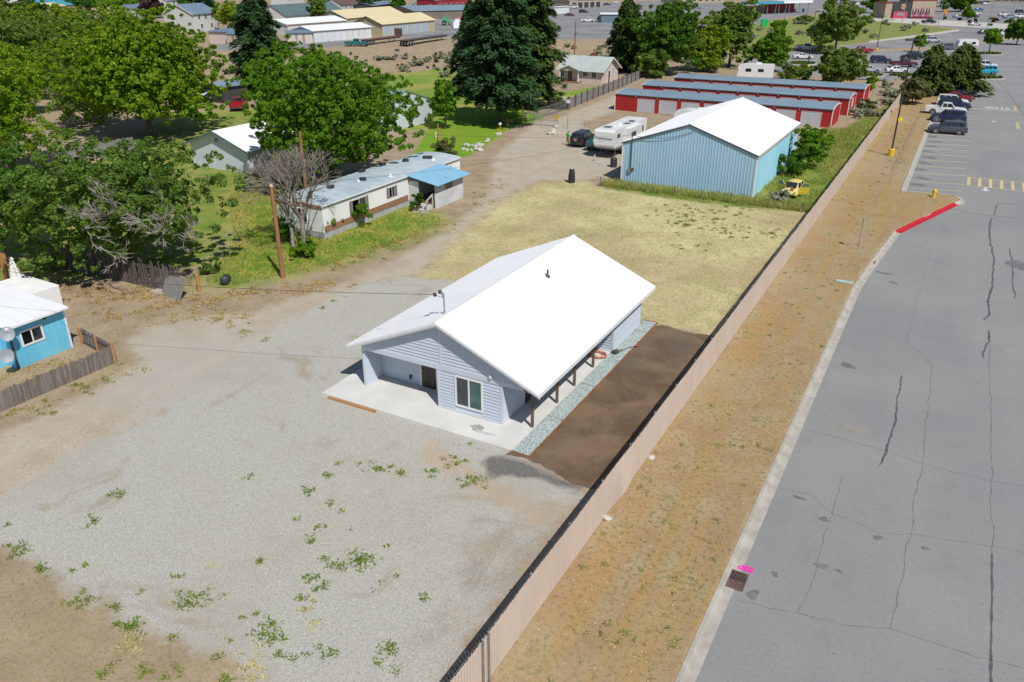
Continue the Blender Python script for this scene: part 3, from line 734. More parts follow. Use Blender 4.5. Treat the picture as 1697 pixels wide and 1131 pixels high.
roof = bpy.data.objects.new('roof', MB().hexa([(-.16, 0, -.075), (.16, 0, -.075), (.16, EYB - EYF, -.075), (-.16, EYB - EYF, -.075)], [(-.012, 0, .018), (.012, 0, .018), (.012, EYB - EYF, .018), (-.012, EYB - EYF, .018)]).mesh('roof', M_ROOFW)); COL.objects.link(roof); roof.parent = H; roof.location = off + Vector((RX, EYF, RZ + .03))
gable_roof(roof, 0, 0, EYB - EYF, EXR - RX, EZ - RZ - .03, -.03, .92, M_ROOFW)
for s in (-1, 1):   # rake boards (double) and eave fascia
    for y_, d_, h_ in ((0, .03, .20), (-.035, .03, .11)):
        mb = MB(); xe = s*(EXR - RX + .01); dz = EZ - RZ - .03
        mb.hexa([(0, y_ - d_, -.055 - h_), (xe, y_ - d_, dz - .055 - h_), (xe, y_, dz - .055 - h_), (0, y_, -.055 - h_)] if s > 0 else [(xe, y_ - d_, dz - .055 - h_), (0, y_ - d_, -.055 - h_), (0, y_, -.055 - h_), (xe, y_, dz - .055 - h_)],
                [(0, y_ - d_, -.032), (xe, y_ - d_, dz - .032), (xe, y_, dz - .032), (0, y_, -.032)] if s > 0 else [(xe, y_ - d_, dz - .032), (0, y_ - d_, -.032), (0, y_, -.032), (xe, y_, dz - .032)])
        mb.build('rake_board', M_FASC, roof)
    mb = MB(); xe = s*(EXR - RX); mb.box(xe - .03*s, 0, EZ - RZ - .26, xe - .005*s, EYB - EYF, EZ - RZ - .085); mb.build('eave_fascia', M_FASC, roof)
    mb = MB(); x1 = s*(EXR - RX - .04); mb.hexa([(min(.05*s, x1), .05, -.20 if s > 0 else EZ-RZ-.2), (max(.05*s, x1), .05, EZ-RZ-.2 if s > 0 else -.20), (max(.05*s, x1), EYB-EYF-.05, EZ-RZ-.2 if s > 0 else -.20), (min(.05*s, x1), EYB-EYF-.05, -.20 if s > 0 else EZ-RZ-.2)],
      [(min(.05*s, x1), .05, -.10 if s > 0 else EZ-RZ-.1), (max(.05*s, x1), .05, EZ-RZ-.1 if s > 0 else -.10), (max(.05*s, x1), EYB-EYF-.05, EZ-RZ-.1 if s > 0 else -.10), (min(.05*s, x1), EYB-EYF-.05, -.10 if s > 0 else EZ-RZ-.1)]); mb.build('soffit', M_SOFF, roof)
# vent pipe on the right slope, near the ridge
vx, vy = -18.55, 37.9
M_DKPIPE = pm('dark_pipe', (.05, .05, .052), (.08, .08, .08), 4, .6)
vp = MB(); vz = roofz(vx); vp.lathe([(.15, vz - .05), (.13, vz + .06), (.055, vz + .1), (.055, vz + .42)], (vx, vy, 0), 10); hp(vp, 'vent_pipe', M_DKPIPE)
# service mast on the left slope
mx, my = -20.35, 30.1; mz = roofz(mx)
mb = MB(); mb.tube((mx, my, mz - .1), (mx, my, mz + .95), .035, n=8); mb.path([(mx, my, mz + .93), (mx - .05, my, mz + 1.05), (mx - .22, my, mz + 1.02)], [.05, .06, .03]); mb.lathe([(.11, mz - .02), (.07, mz + .08), (.04, mz + .1)], (mx, my, 0), 8); MAST = hp(mb, 'service_mast', M_GALV)
for k, (dx, dy, dz) in enumerate(((-.42, -.15, .95), (-.30, .12, 1.02))):
    mb = MB(); mb.lathe([(.05, -.09), (.10, -.06), (.10, -.02), (.06, 0), (.10, .03), (.10, .07), (.05, .09)], (mx + dx, my + dy, mz + dz), 8); mb.tube((mx, my, mz + .8), (mx + dx, my + dy, mz + dz), .015, n=5); o = mb.build('insulator', M_DKPIPE, MAST)
# front window: two sashes
def slider(parent, o, w, h, u, n, fr=.07, gm=(None, None), matf=None, sill=True, name='window', sw=.035):
    """window with frame + two panes at wall point o (lower corner), u along, n outward"""
    o, u, n = Vector(o), Vector(u), Vector(n); P = lambda a, z, d: o + u*a + n*d + Vector((0, 0, z))
    def bx(a0, a1, z0, z1, d0, d1):
        return [P(a0, z0, d0), P(a1, z0, d0), P(a1, z0, d1), P(a0, z0, d1)], [P(a0, z1, d0), P(a1, z1, d0), P(a1, z1, d1), P(a0, z1, d1)]
    mb = MB()
    for q in ((-fr, w + fr, -fr, 0), (-fr, w + fr, h, h + fr), (-fr, 0, 0, h), (w, w + fr, 0, h), (w/2 - sw, w/2 + sw, 0, h)): mb.hexa(*bx(*q, -.02, .035))
    W = mb.build(name, matf or M_WPVC, parent)
    for k in range(2):
        mb = MB(); mb.hexa(*bx(k*w/2 + (sw if k else 0), (k+1)*w/2 - (0 if k else sw), 0, h, -.015, -.004 + .006*k)); mb.build('pane', gm[k] or M_GLASS, W)
    return W
wd = slider(H, Vector((WX0, HY0 + .0, WZ0)) + off, WX1 - WX0, WZ1 - WZ0, (1, 0, 0), (0, -1, 0), .09, (M_GLASS, M_GLASSG))
# panelled front door and side door
def panel_door(parent, o, w, h, u, n, mat, hinge=0, name='door'):
    o, u, n = Vector(o), Vector(u), Vector(n); P = lambda a, z, d: o + u*a + n*d + Vector((0, 0, z))
    def bx(a0, a1, z0, z1, d0, d1): return [P(a0, z0, d0), P(a1, z0, d0), P(a1, z0, d1), P(a0, z0, d1)], [P(a0, z1, d0), P(a1, z1, d0), P(a1, z1, d1), P(a0, z1, d1)]
    D = MB().hexa(*bx(0, w, .02, h, -.02, .03)).build(name, mat, parent)
    for c in range(2):
        for z0, z1 in ((.15, .75), (.85, 1.5), (1.6, 1.9)):
            MB().hexa(*bx(.12 + c*(w/2 - .04), w/2 - .04 + c*(w/2 - .08), z0*h/2.03, z1*h/2.03, .03, .045)).build('door_panel', mat, D)
    MB().tube(P(.07, 1.0, .03), P(.07, 1.0, .10), .03, n=8).build('handle', M_GALV, D)
    mb = MB(); 
    for q in ((-.09, 0, 0, h + .09), (w, w + .09, 0, h + .09), (0, w, h, h + .09)): mb.hexa(*bx(*q, -.02, .04))
    mb.build('door_frame', M_WPVC if name == 'door' else M_TRIM, D); return D
panel_door(H, Vector((-21.98, HYP + .0, SLZ)) + off, .91, 2.03, (1, 0, 0), (0, -1, 0), M_DOOR)
panel_door(H, Vector((HXR - .0, 31.0, SLZ)) + off, .91, 2.03, (0, 1, 0), (1, 0, 0), M_DOOR)
mb = MB(); mb.box(-22.75, HYP - .1, .42, -22.62, HYP - .0, .60); mb.tube((-22.68, HYP - .12, .34), (-22.68, HYP - .12, .46), .03, n=6); hp(mb, 'outlet_box', M_DKPIPE)
mb = MB(); mb.box(-16.95 - .06, HY0 - .12, 2.50, -16.95 + .06, HY0 - .02, 2.66); hp(mb, 'porch_light', M_WPVC)
for y in (29.3, 32.0, 34.1, 36.55):
    hp(MB().box(-15.06, y - .06, SLZ, -14.94, y + .06, 2.5), 'porch_post', M_POST)
hp(MB().box(-15.09, EYF + .1, 2.36, -14.91, HYB - .02, 2.5), 'porch_beam', M_POST)

# crushed-rock strip beside the slab with rusty edging
M_EDGE = pm('rusty_edging', (.34, .14, .05), (.24, .10, .045), 4, .8)
M_ORW = pm('orange_cedar', (.50, .24, .085), (.40, .19, .07), 3, .7, stretch=(.6, 6, 6))
strip_o = struct(MB().box(-14.87, 27.1, -.1, -14.0, 44.2, .05).build('gravel_strip', pm('strip_bed', (.22, .26, .25), (.30, .34, .33), 9, .95)))
def stones(name, n, fx, smin, smax, mat, parent=None):
    V = []; F = []
    for i in range(n):
        x, y, z = fx(); r = R.uniform(smin, smax); a = R.uniform(0, 6.28); o = len(V)
        for k in range(4): V.append((x + r*math.cos(a + k*1.57)*R.uniform(.7, 1.2), y + r*math.sin(a + k*1.57)*R.uniform(.7, 1.2), z + R.uniform(0, .3)*r))
        V.append((x + R.uniform(-.3, .3)*r, y + R.uniform(-.3, .3)*r, z + r*R.uniform(.5, .9)))
        F += [(o, o+1, o+4), (o+1, o+2, o+4), (o+2, o+3, o+4), (o+3, o, o+4)]
    me = bpy.data.meshes.new(name); me.from_pydata(V, [], F); me.materials.append(mat); me.update(); return put(name, me, parent)
def rockmat(name, c1, c2):
    m, nt, n, l, b = newmat(name); g = n.new('ShaderNodeNewGeometry'); l.new(mixc(nt, g.outputs['Random Per Island'], c1, c2), b.inputs['Base Color']); b.inputs['Roughness'].default_value = .85; return m
stuff(stones('crushed_rock', 9000, lambda: (R.uniform(-14.86, -14.02), R.uniform(27.12, 44.15), .045), .025, .06, rockmat('blue_grey_rock', (.20, .265, .255), (.50, .56, .54)), strip_o))
for a in ((-14.0, 27.05, -.05, -13.955, 44.25, .085), (-14.9, 27.02, -.05, -14.0, 27.07, .08), (-14.9, 44.2, -.05, -14.0, 44.25, .08)): MB().box(*a).build('edging_board', M_EDGE, strip_o)
for y in (30.7, 34.6, 42.5): MB().box(-14.87, y - .02, -.02, -14.0, y + .02, .075).build('edging_board', M_EDGE, strip_o)
o = MB().box(-25.6, 26.86, -.02, -22.55, 27.0, .09).build('form_board', M_ORW); tag(o, 'orange cedar form board lying along the front slab edge', 'board')
# damp soil bed between edging and fence
def soil_mat():
    m, nt, n, l, b = newmat('damp_soil'); P = worldpos(nt); f = noise(nt, .45, 6, .65, P, .5); g = noise(nt, 9, 4, .7, P)
    col = mixc(nt, ramp(nt, f, .35, .65), (.12, .074, .044), (.205, .14, .083)); col = mixc(nt, mth(nt, 'MULTIPLY', ramp(nt, g, .5, .72), .5), col, (.25, .185, .12))
    col = mixc(nt, mth(nt, 'MULTIPLY', ramp(nt, noise(nt, .16, 3, .5, P), .5, .66), .55), col, (.13, .118, .095))
    l.new(col, b.inputs['Base Color']); b.inputs['Roughness'].default_value = .7; b.inputs['Specular IOR Level'].default_value = .3; bump(nt, b, g, .5, .04); return m
rr = random.Random(3); pts = []
for i in range(24): t = i/23; pts.append((-15.0 + t*5.65, 26.75 + .25*math.sin(t*7) + rr.uniform(-.08, .08) - .55*t))
pts += [(-9.36, 30), (-9.36, 43.6)]
for i in range(14): t = i/13; pts.append((-9.4 - t*4.5, 43.9 + .15*math.sin(t*9) + rr.uniform(-.1, .1)))
pts = [p for p in pts]; mb = MB(); mb.poly([(x, y, .022) for x, y in pts]); mb.slab([(-13.95, 27.1, .024), (-13.95, 27.2, .024), (-13.96, 27.2, .024)], .001) if False else None
me = mb.mesh('soil_bed', soil_mat()); bmx = bmesh.new(); bmx.from_mesh(me); bmesh.ops.triangulate(bmx, faces=bmx.faces[:]); bmx.to_mesh(me); bmx.free(); SOIL = struct(put('soil_bed', me))
stuff(stones('soil_clods', 3500, lambda: (R.uniform(-13.9, -9.5), R.uniform(26.7, 43.7), .015), .015, .045, rockmat('soil_clod', (.09, .055, .033), (.20, .135, .08)), SOIL))
# coiled orange hose and string trimmer by the bump-out corner
M_HOSE = pm('orange_hose', (.52, .17, .10), (.62, .30, .20), 5, .6)
mb = MB(); P = []
for i in range(110):
    t = i/110*6.28*5.5; r = .46 + .10*math.sin(i*.21) + .03*math.sin(t*1.7); P.append((r*math.cos(t), r*math.sin(t)*.8, .04 + i*.0011 + .015*math.sin(t*2.3)))
mb.path(P, .022, 5); o = mb.build('garden_hose', M_HOSE, None, (-15.35, 38.0, SLZ)); tag(o, 'coiled orange hose on the slab beside the rear corner post', 'hose')
t = thing('string_trimmer', 'black string trimmer with red tip lying on the rock strip', 'trimmer', (-14.55, 38.9, .09), 1.1)
MB().path([(0, 0, .05), (.5, 0, .06), (1.1, .04, .07), (1.5, .02, .05)], .016, 6).build('shaft', M_DKPIPE, t); MB().box(-.25, -.12, 0, .12, .12, .18).build('motor', M_DKPIPE, t); MB().path([(.35, -.1, .06), (.4, 0, .14), (.35, .1, .06)], .014, 5).build('grip', M_DKPIPE, t); MB().lathe([(.07, 0), (.1, .03), (.03, .08)], (1.55, .02, .01), 8).build('cutter_head', pm('red_plastic', (.6, .03, .03), None, 3, .5), t)
# ------------------------------------------------------------------ generic buildings
def rib_wall(parent, o, u, n, length, ztop, mat, z0=.0, pitch=.92, ribs=4, name='wall_panel'):
    """vertical ribbed metal sheets; ztop(a) = height of the wall at distance a"""
    o, u, n = Vector(o), Vector(u), Vector(n); k = max(1, round(length/pitch)); w = length/k; cache = {}
    for i in range(k):
        a0 = i*w; pr = [(0, 0)]
        for r in range(ribs):
            c = w*(r + .5)/ribs; pr += [(c - .045, 0), (c - .02, .032), (c + .02, .032), (c + .045, 0)]
        pr += [(w - .006, 0)]
        key = tuple(round(ztop(a0 + a), 4) for a, d in pr)
        if key not in cache:
            mb = MB(); m = len(pr)
            for a, d in pr: mb.v.append(u*a + n*(d + .004) + Vector((0, 0, z0)))
            for (a, d), zt in zip(pr, key): mb.v.append(u*a + n*(d + .004) + Vector((0, 0, zt)))
            mb.f = [(j, j+1, m+j+1, m+j) for j in range(m-1)]; mb.m = [0]*len(mb.f); cache[key] = mb.mesh(name, mat)
        put(name, cache[key], parent, o + u*a0)
FACES = {'front': lambda w, l: ((-w/2, -l/2, 0), (1, 0, 0), (0, -1, 0), w), 'back': lambda w, l: ((w/2, l/2, 0), (-1, 0, 0), (0, 1, 0), w),
         'right': lambda w, l: ((w/2, -l/2, 0), (0, 1, 0), (1, 0, 0), l), 'left': lambda w, l: ((-w/2, l/2, 0), (0, -1, 0), (-1, 0, 0), l)}
def opening(T, o, u, n, a, z0, w, h, kind, mat, frame):
    o, u, n = Vector(o), Vector(u), Vector(n); P = lambda x, z, d: o + u*x + n*d + Vector((0, 0, z))
    def bx(a0, a1, c0, c1, d0, d1): return [P(a0, c0, d0), P(a1, c0, d0), P(a1, c0, d1), P(a0, c0, d1)], [P(a0, c1, d0), P(a1, c1, d0), P(a1, c1, d1), P(a0, c1, d1)]
    f = .07 if kind == 'window' else .05
    mb = MB()
    for q in ((a - f, a, z0 - (f if kind == 'window' else 0), z0 + h + f), (a + w, a + w + f, z0 - (f if kind == 'window' else 0), z0 + h + f), (a, a + w, z0 + h, z0 + h + f)) + (((a, a + w, z0 - f, z0),) if kind == 'window' else ()): mb.hexa(*bx(*q, .002, .06))
    if kind == 'window': mb.hexa(*bx(a + w/2 - .02, a + w/2 + .02, z0, z0 + h, .002, .05))
    W = mb.build(kind, frame, T)
    if kind == 'window':
        for k in range(2): MB().hexa(*bx(a + k*w/2 + (.02 if k else 0), a + (k+1)*w/2 - (0 if k else .02), z0, z0 + h, .001, .02)).build('pane', mat, W)
    elif kind == 'roller_door':
        ns = max(3, round(h/.5)); me = None
        for k in range(ns):
            MB().hexa(*bx(a, a + w, z0 + k*h/ns + .012, z0 + (k+1)*h/ns, .004, .03)).build('door_panel', mat, W)
    else: MB().hexa(*bx(a, a + w, z0, z0 + h, .002, .035)).build('door_leaf', mat, W)
    return W
def gable_building(name, label, cat, c, w, l, ze, zr, wall, roofm, rz=0.0, ov=.35, openings=(), group=None, trim=None, frame=None, sheet=1.2, ribbed=False, z0=0.0, panels=True, rt=.12):
    T = thing(name, label, cat, (c[0], c[1], z0), rz, group); frame = frame or M_WPVC
    mb = MB(); g = [(-w/2, -.3), (w/2, -.3), (w/2, ze), (0, zr), (-w/2, ze)]
    mb.add([(x, -l/2, z) for x, z in g] + [(x, l/2, z) for x, z in g], [(0, 1, 2, 3, 4), (9, 8, 7, 6, 5)] + [(i, 5+i, 5+(i+1) % 5, (i+1) % 5) for i in range(5)]); mb.build('wall', wall, T)
    sl = (zr - ze)/(w/2); dz = .035
    if panels:
        rf = MB().hexa([(-.14, -l/2 - ov, zr + dz - .07), (.14, -l/2 - ov, zr + dz - .07), (.14, l/2 + ov, zr + dz - .07), (-.14, l/2 + ov, zr + dz - .07)], [(-.01, -l/2 - ov, zr + dz + .03), (.01, -l/2 - ov, zr + dz + .03), (.01, l/2 + ov, zr + dz + .03), (-.01, l/2 + ov, zr + dz + .03)]).build('roof', roofm, T)
        gable_roof(rf, 0, -l/2 - ov, l/2 + ov, w/2 + ov, ze - sl*ov + dz, zr + dz, sheet, roofm, ribs=2, th=rt*.3)
    else:
        rf = None
        for s in (-1, 1):
            mb = MB(); x1 = s*(w/2 + ov); zb = ze - sl*ov + dz
            q = [(min(0, x1), -l/2 - ov), (max(0, x1), -l/2 - ov), (max(0, x1), l/2 + ov), (min(0, x1), l/2 + ov)]; zz = lambda x: zr + dz - sl*abs(x)
            mb.hexa([(x, y, zz(x)) for x, y in q], [(x, y, zz(x) + .06) for x, y in q]); mb.build('roof', roofm, T)
    if trim:
        for yy in (-l/2 - ov, l/2 + ov):
            for s in (-1, 1):
                x1 = s*(w/2 + ov); q = [(0, zr + dz), (x1, ze - sl*ov + dz)]; y0_, y1_ = (yy - .03, yy) if yy < 0 else (yy, yy + .03); mb = MB()
                A, B = (q[0], q[1]) if s > 0 else (q[1], q[0])
                mb.hexa([(A[0], y0_, A[1] - .16), (B[0], y0_, B[1] - .16), (B[0], y1_, B[1] - .16), (A[0], y1_, A[1] - .16)], [(A[0], y0_, A[1] + .05), (B[0], y0_, B[1] + .05), (B[0], y1_, B[1] + .05), (A[0], y1_, A[1] + .05)]); mb.build('rake_trim', trim, T)
    for fc, kind, a, zz0, ww, hh, m in openings:
        o, u, n, L = FACES[fc](w, l); opening(T, o, u, n, a, zz0, ww, hh, kind, m, frame)
    return T
# ------------------------------------------------------------------ blue metal shop
M_SHOP = pm('blue_metal_siding', (.38, .56, .70), (.33, .52, .68), .35, .5, stretch=(1, 1, .25), spec=.4, lo=.3, hi=.7)
M_SHOPS = pm('turquoise_metal_siding', (.30, .58, .72), (.36, .63, .76), .4, .5, stretch=(1, 1, .3), lo=.3, hi=.7)
SX0, SX1, SY0, SY1 = -29.63, -16.07, 77.45, 97.6; SW, SL_ = SX1 - SX0, SY1 - SY0
SHOP = thing('metal_shop', 'blue ribbed metal workshop with white gable roof behind the dry field', 'workshop', ((SX0+SX1)/2, (SY0+SY1)/2, 0))
sz = lambda a: 4.05 + (6.35 - 4.05)*(1 - abs(a - SW/2)/(SW/2))
mb = MB(); g = [(-SW/2, -.2), (SW/2, -.2), (SW/2, 4.05), (0, 6.35), (-SW/2, 4.05)]; mb.add([(x, -SL_/2, z) for x, z in g] + [(x, SL_/2, z) for x, z in g], [(0, 1, 2, 3, 4), (9, 8, 7, 6, 5)] + [(i, 5+i, 5+(i+1) % 5, (i+1) % 5) for i in range(5)]); mb.build('wall', M_SHOP, SHOP)
rib_wall(SHOP, (-SW/2, -SL_/2, 0), (1, 0, 0), (0, -1, 0), SW, sz, M_SHOP, ribs=3)
rib_wall(SHOP, (SW/2, -SL_/2, 0), (0, 1, 0), (1, 0, 0), SL_, lambda a: 4.0, M_SHOPS, ribs=3)
rf = MB().hexa([(-.2, -SL_/2 - .12, 6.36), (.2, -SL_/2 - .12, 6.36), (.2, SL_/2 + .12, 6.36), (-.2, SL_/2 + .12, 6.36)], [(-.02, -SL_/2 - .12, 6.50), (.02, -SL_/2 - .12, 6.50), (.02, SL_/2 + .12, 6.50), (-.02, SL_/2 + .12, 6.50)]).build('roof', M_ROOFW, SHOP)
gable_roof(rf, 0, -SL_/2 - .12, SL_/2 + .12, SW/2 + .14, 4.09, 6.45, .92, M_ROOFW, ribs=2)
M_DKTRIM = pm('dark_steel_trim', (.06, .075, .09), (.08, .09, .1), 3, .5); M_TANTRIM = pm('tan_eave_trim', (.55, .48, .36), (.48, .42, .32), 2, .6)
for s in (-1, 1):
    A, B = ((0, 6.40), (SW/2 + .14, 4.05)) if s > 0 else ((-SW/2 - .14, 4.05), (0, 6.40)); mb = MB(); y0_ = -SL_/2 - .145
    mb.hexa([(A[0], y0_, A[1] - .12), (B[0], y0_, B[1] - .12), (B[0], y0_ + .025, B[1] - .12), (A[0], y0_ + .025, A[1] - .12)], [(A[0], y0_, A[1] + .02), (B[0], y0_, B[1] + .02), (B[0], y0_ + .025, B[1] + .02), (A[0], y0_ + .025, A[1] + .02)]); mb.build('rake_trim', M_DKTRIM, SHOP)
MB().box(SW/2 + .06, -SL_/2 - .1, 3.72, SW/2 + .10, SL_/2 + .1, 4.03).build('eave_trim', M_TANTRIM, SHOP)
for x in (-SW/2, SW/2): MB().box(x - .07, -SL_/2 - .05, 0, x + .07, -SL_/2 + .08, 4.02).build('corner_trim', M_WPVC, SHOP)
mb = MB(); mb.tube((-SW/2 + .95, -SL_/2 - .09, 1.2), (-SW/2 + .95, -SL_/2 - .09, 5.0), .05, n=8); mb.path([(-SW/2 + .95, -SL_/2 - .09, 5.0), (-SW/2 + .95, -SL_/2 - .16, 5.1), (-SW/2 + .95, -SL_/2 - .28, 5.0)], [.06, .07, .04]); mb.build('service_mast', M_DKPIPE, SHOP)
mb = MB(); mb.box(-SW/2 + .72, -SL_/2 - .16, 1.0, -SW/2 + 1.02, -SL_/2 - .04, 1.5); MT = mb.build('meter_box', M_GALV, SHOP); MB().tube((-SW/2 + 1.2, -SL_/2 - .05, 1.45), (-SW/2 + 1.2, -SL_/2 - .2, 1.45), .14, n=12).build('meter', M_DKPIPE, MT)
MB().lathe([(.05, 0), (.2, .1), (.2, .2), (.05, .3)], (SW/2 + .25, SL_/2 - 3.3, 3.2), 10).build('yard_lamp', M_WPVC, SHOP)

# ------------------------------------------------------------------ red storage rows
M_REDW = pm('red_metal_siding', (.42, .024, .022), (.36, .02, .02), .5, .5); M_SGREY = pm('pale_steel_door', (.52, .53, .55), (.46, .47, .5), .6, .5); M_BLUEROOF = pm('galvalume_roof', (.30, .40, .47), (.26, .36, .43), .5, .4, .3); M_PINKTRIM = pm('pinkish_jamb_trim', (.62, .42, .45), (.55, .36, .40), 2, .6)
def storage_row(x0, x1, y0, y1, label, doors=True):
    w, l = x1 - x0, y1 - y0; ze, zr = 2.45, 2.78
    T = thing('storage_building', label, 'storage', ((x0+x1)/2, (y0+y1)/2, 0), 0, 'red storage rows')
    MB().box(-w/2, -l/2, -.2, w/2, l/2, ze).build('wall', M_REDW, T)
    gm = MB()
    for s in (-1, 1):
        x = s*w/2; g = [(-l/2, ze), (l/2, ze), (l/4, zr - .08), (0, zr), (-l/4, zr - .08)]; gm.add([(x - .05*(s > 0) + .0, y, z) for y, z in g] + [(x + .05*(s < 0), y, z) for y, z in g], [(0, 1, 2, 3, 4), (9, 8, 7, 6, 5)])
    gm.build('gable', M_REDW, T)
    # red header of ribbed sheet and end walls
    rib_wall(T, (-w/2, -l/2, 0), (1, 0, 0), (0, -1, 0), w, lambda a: ze - .05, M_REDW, z0=2.02, ribs=4)
    rib_wall(T, (w/2, -l/2, 0), (0, 1, 0), (1, 0, 0), l, lambda a: ze, M_REDW, z0=0, ribs=4)
    x = -w/2 + 3.6; first = True
    rib_wall(T, (-w/2, -l/2, 0), (1, 0, 0), (0, -1, 0), 3.5, lambda a: 2.02, M_REDW, z0=0, ribs=4)
    n = int((w - 4.4)/3.15); st = (w - 4.4)/n
    for k in range(n):
        a = 3.75 + k*st
        D = opening(T, (-w/2, -l/2, 0), (1, 0, 0), (0, -1, 0), a, 0, st - .78, 1.98, 'roller_door', M_SGREY, M_PINKTRIM)
    # roof sheets, slightly arched, each sheet spans front to back
    prof = [(-l/2 - .12, ze + .02), (-l/4, zr - .06), (0, zr + .03), (l/4, zr - .06), (l/2 + .12, ze + .02)]
    nn = round(w/1.0); sw = w/nn; mb = MB()
    for y, z in prof: mb.v += [(0, y, z), (.04, y, z + .03), (.08, y, z), (sw - .005, y, z)]
    mb.f = [(i*4 + k, i*4 + k + 1, i*4 + k + 5, i*4 + k + 4) for i in range(len(prof)-1) for k in range(3)]; mb.m = [0]*len(mb.f); me = mb.mesh('roof_panel', M_BLUEROOF)
    for i in range(nn): put('roof_panel', me, T, (-w/2 + i*sw, 0, 0))
    for s in (-1, 1):
        mb = MB(); x = s*(w/2 + .03)
        for (ya, za), (yb, zb) in zip(prof, prof[1:]): mb.hexa([(x - .04, ya, za - .14), (x + .04, ya, za - .14), (x + .04, yb, zb - .14), (x - .04, yb, zb - .14)], [(x - .04, ya, za + .03), (x + .04, ya, za + .03), (x + .04, yb, zb + .03), (x - .04, yb, zb + .03)])
        mb.build('rake_trim', M_WPVC, T)
        MB().box(s*w/2 - .06, -l/2 - .05, 0, s*w/2 + .06, -l/2 + .06, ze - .06).build('corner_trim', M_WPVC, T); MB().box(s*w/2 - .06, l/2 - .06, 0, s*w/2 + .06, l/2 + .05, ze - .06).build('corner_trim', M_WPVC, T)
    MB().box(-w/2, -l/2 - .14, ze - .10, w/2, -l/2 - .10, ze + .03).build('gutter', M_DKTRIM, T)
    lm = MB().box(-.05, -.12, 0, .05, 0, .08).mesh('wall_lamp', M_WPVC)
    for k in range(n): put('wall_lamp', lm, T, (-w/2 + 3.4 + k*st, -l/2 - .04, 2.2))
    return T
storage_row(-47.9, -15.65, 120.6, 127.4, 'red storage row with roller doors nearest to the blue workshop')
r2 = storage_row(-47.9, -15.1, 132.6, 139.4, 'middle red storage row with a white notice on its end wall')
storage_row(-46.5, -14.5, 144.9, 151.6, 'rearmost red storage row, next to the grey green trees')
o = MB().box(32.8/2 + .045, -.9, .85, 32.8/2 + .06, .6, 2.2).build('notice_board', M_WPVC, r2); MB().box(32.8/2 + .061, -.3, 1.5, 32.8/2 + .066, .1, 1.95).build('notice_print', M_SGREY, o)

# ------------------------------------------------------------------ mobile home
M_MOBW = pm('white_enamel_siding', (.82, .82, .81), (.74, .735, .72), .4, .5, stretch=(1, 1, .3)); M_MOBR = pm('weathered_pale_roof', (.40, .49, .55), (.55, .61, .65), .45, .45, .1, stretch=(1, .6, 1)); M_BRN = pm('brown_lower_siding', (.33, .17, .105), (.28, .145, .09), 1.5, .6); M_SKIRT = pm('grey_skirting', (.42, .42, .42), (.34, .34, .34), 1, .8); M_GREYT = pm('grey_eave_band', (.42, .42, .43), (.36, .36, .37), .6, .6); M_TAUPE = pm('taupe_shutter', (.24, .19, .165), (.2, .16, .14), 2, .6)
MX0, MX1, MY0, MY1 = -48.35, -43.5, 47.4, 68.2
MOB = thing('mobile_home', 'long white mobile home with brown base and pale metal roof', 'mobile home', (MX1, MY0, 0))
mw, ml = MX1 - MX0, MY1 - MY0
MB().box(-mw, 0, .55, 0, ml, 2.82).build('wall', M_MOBW, MOB)
MB().box(-mw + .03, .03, -.2, -.03, ml - .03, .55).build('skirting', M_SKIRT, MOB)
me = MB().box(-.03, 0, 0, .028, 2.3, .16).mesh('lap_board', M_BRN)
for k in range(3):
    for j in range(9):
        if j*2.32 < ml - 2.2 and not (5 <= j): put('lap_board', me, MOB, (0, .1 + j*2.32, .58 + k*.165))
me = MB().box(-.02, 0, 0, .02, 2.56, .33).mesh('eave_board', M_GREYT)
for j in range(8): put('eave_board', me, MOB, (.01, .05 + j*2.6, 2.50))
me = MB().box(0, -.04, 0, 1.2, .02, .33).mesh('brown_panel', M_BRN)
for j in range(4): put('brown_panel', me, MOB, (-mw + .02 + j*1.21, -.0, 2.48))
nr = 18; rw = ml/nr; prof = [(-mw - .12, 2.82), (-mw*.85, 2.95), (-mw*.6, 3.05), (-mw*.4, 3.05), (-mw*.15, 2.95), (.12, 2.82)]
mb = MB()
for x, z in prof: mb.v += [(x, 0, z), (x, .03, z + .03), (x, .06, z), (x, rw - .006, z)]
mb.f = [(i*4+k, i*4+4+k, i*4+5+k, i*4+1+k) for i in range(5) for k in range(3)]
b_ = len(mb.v); mb.v += [(x, y, z - .03) for x, z in prof for y in (0, rw - .006)]; mb.f += [(b_+2*i, b_+2*i+1, b_+2*i+3, b_+2*i+2) for i in range(5)] + [(20, 23, b_+11, b_+10), (0, b_, b_+1, 3)]; mb.m = [0]*len(mb.f)
me = mb.mesh('roof_panel', M_MOBR)
for j in range(nr): put('roof_panel', me, MOB, (0, j*rw, 0))
for y in (-.04, ml):
    mb = MB(); k = len(prof); V = [(x, y, z + .02) for x, z in prof] + [(x, y, z - .2) for x, z in prof] + [(x, y + .04, z + .02) for x, z in prof] + [(x, y + .04, z - .2) for x, z in prof]
    F = [];
    for i in range(k-1): F += [(i, k+i, k+i+1, i+1), (2*k+i, 2*k+i+1, 3*k+i+1, 3*k+i), (i, i+1, 2*k+i+1, 2*k+i)]
    mb.add(V, F).build('end_trim', M_WPVC, MOB)
MB().box(.10, 0, 2.74, .15, ml, 2.84).build('gutter', M_WPVC, MOB)
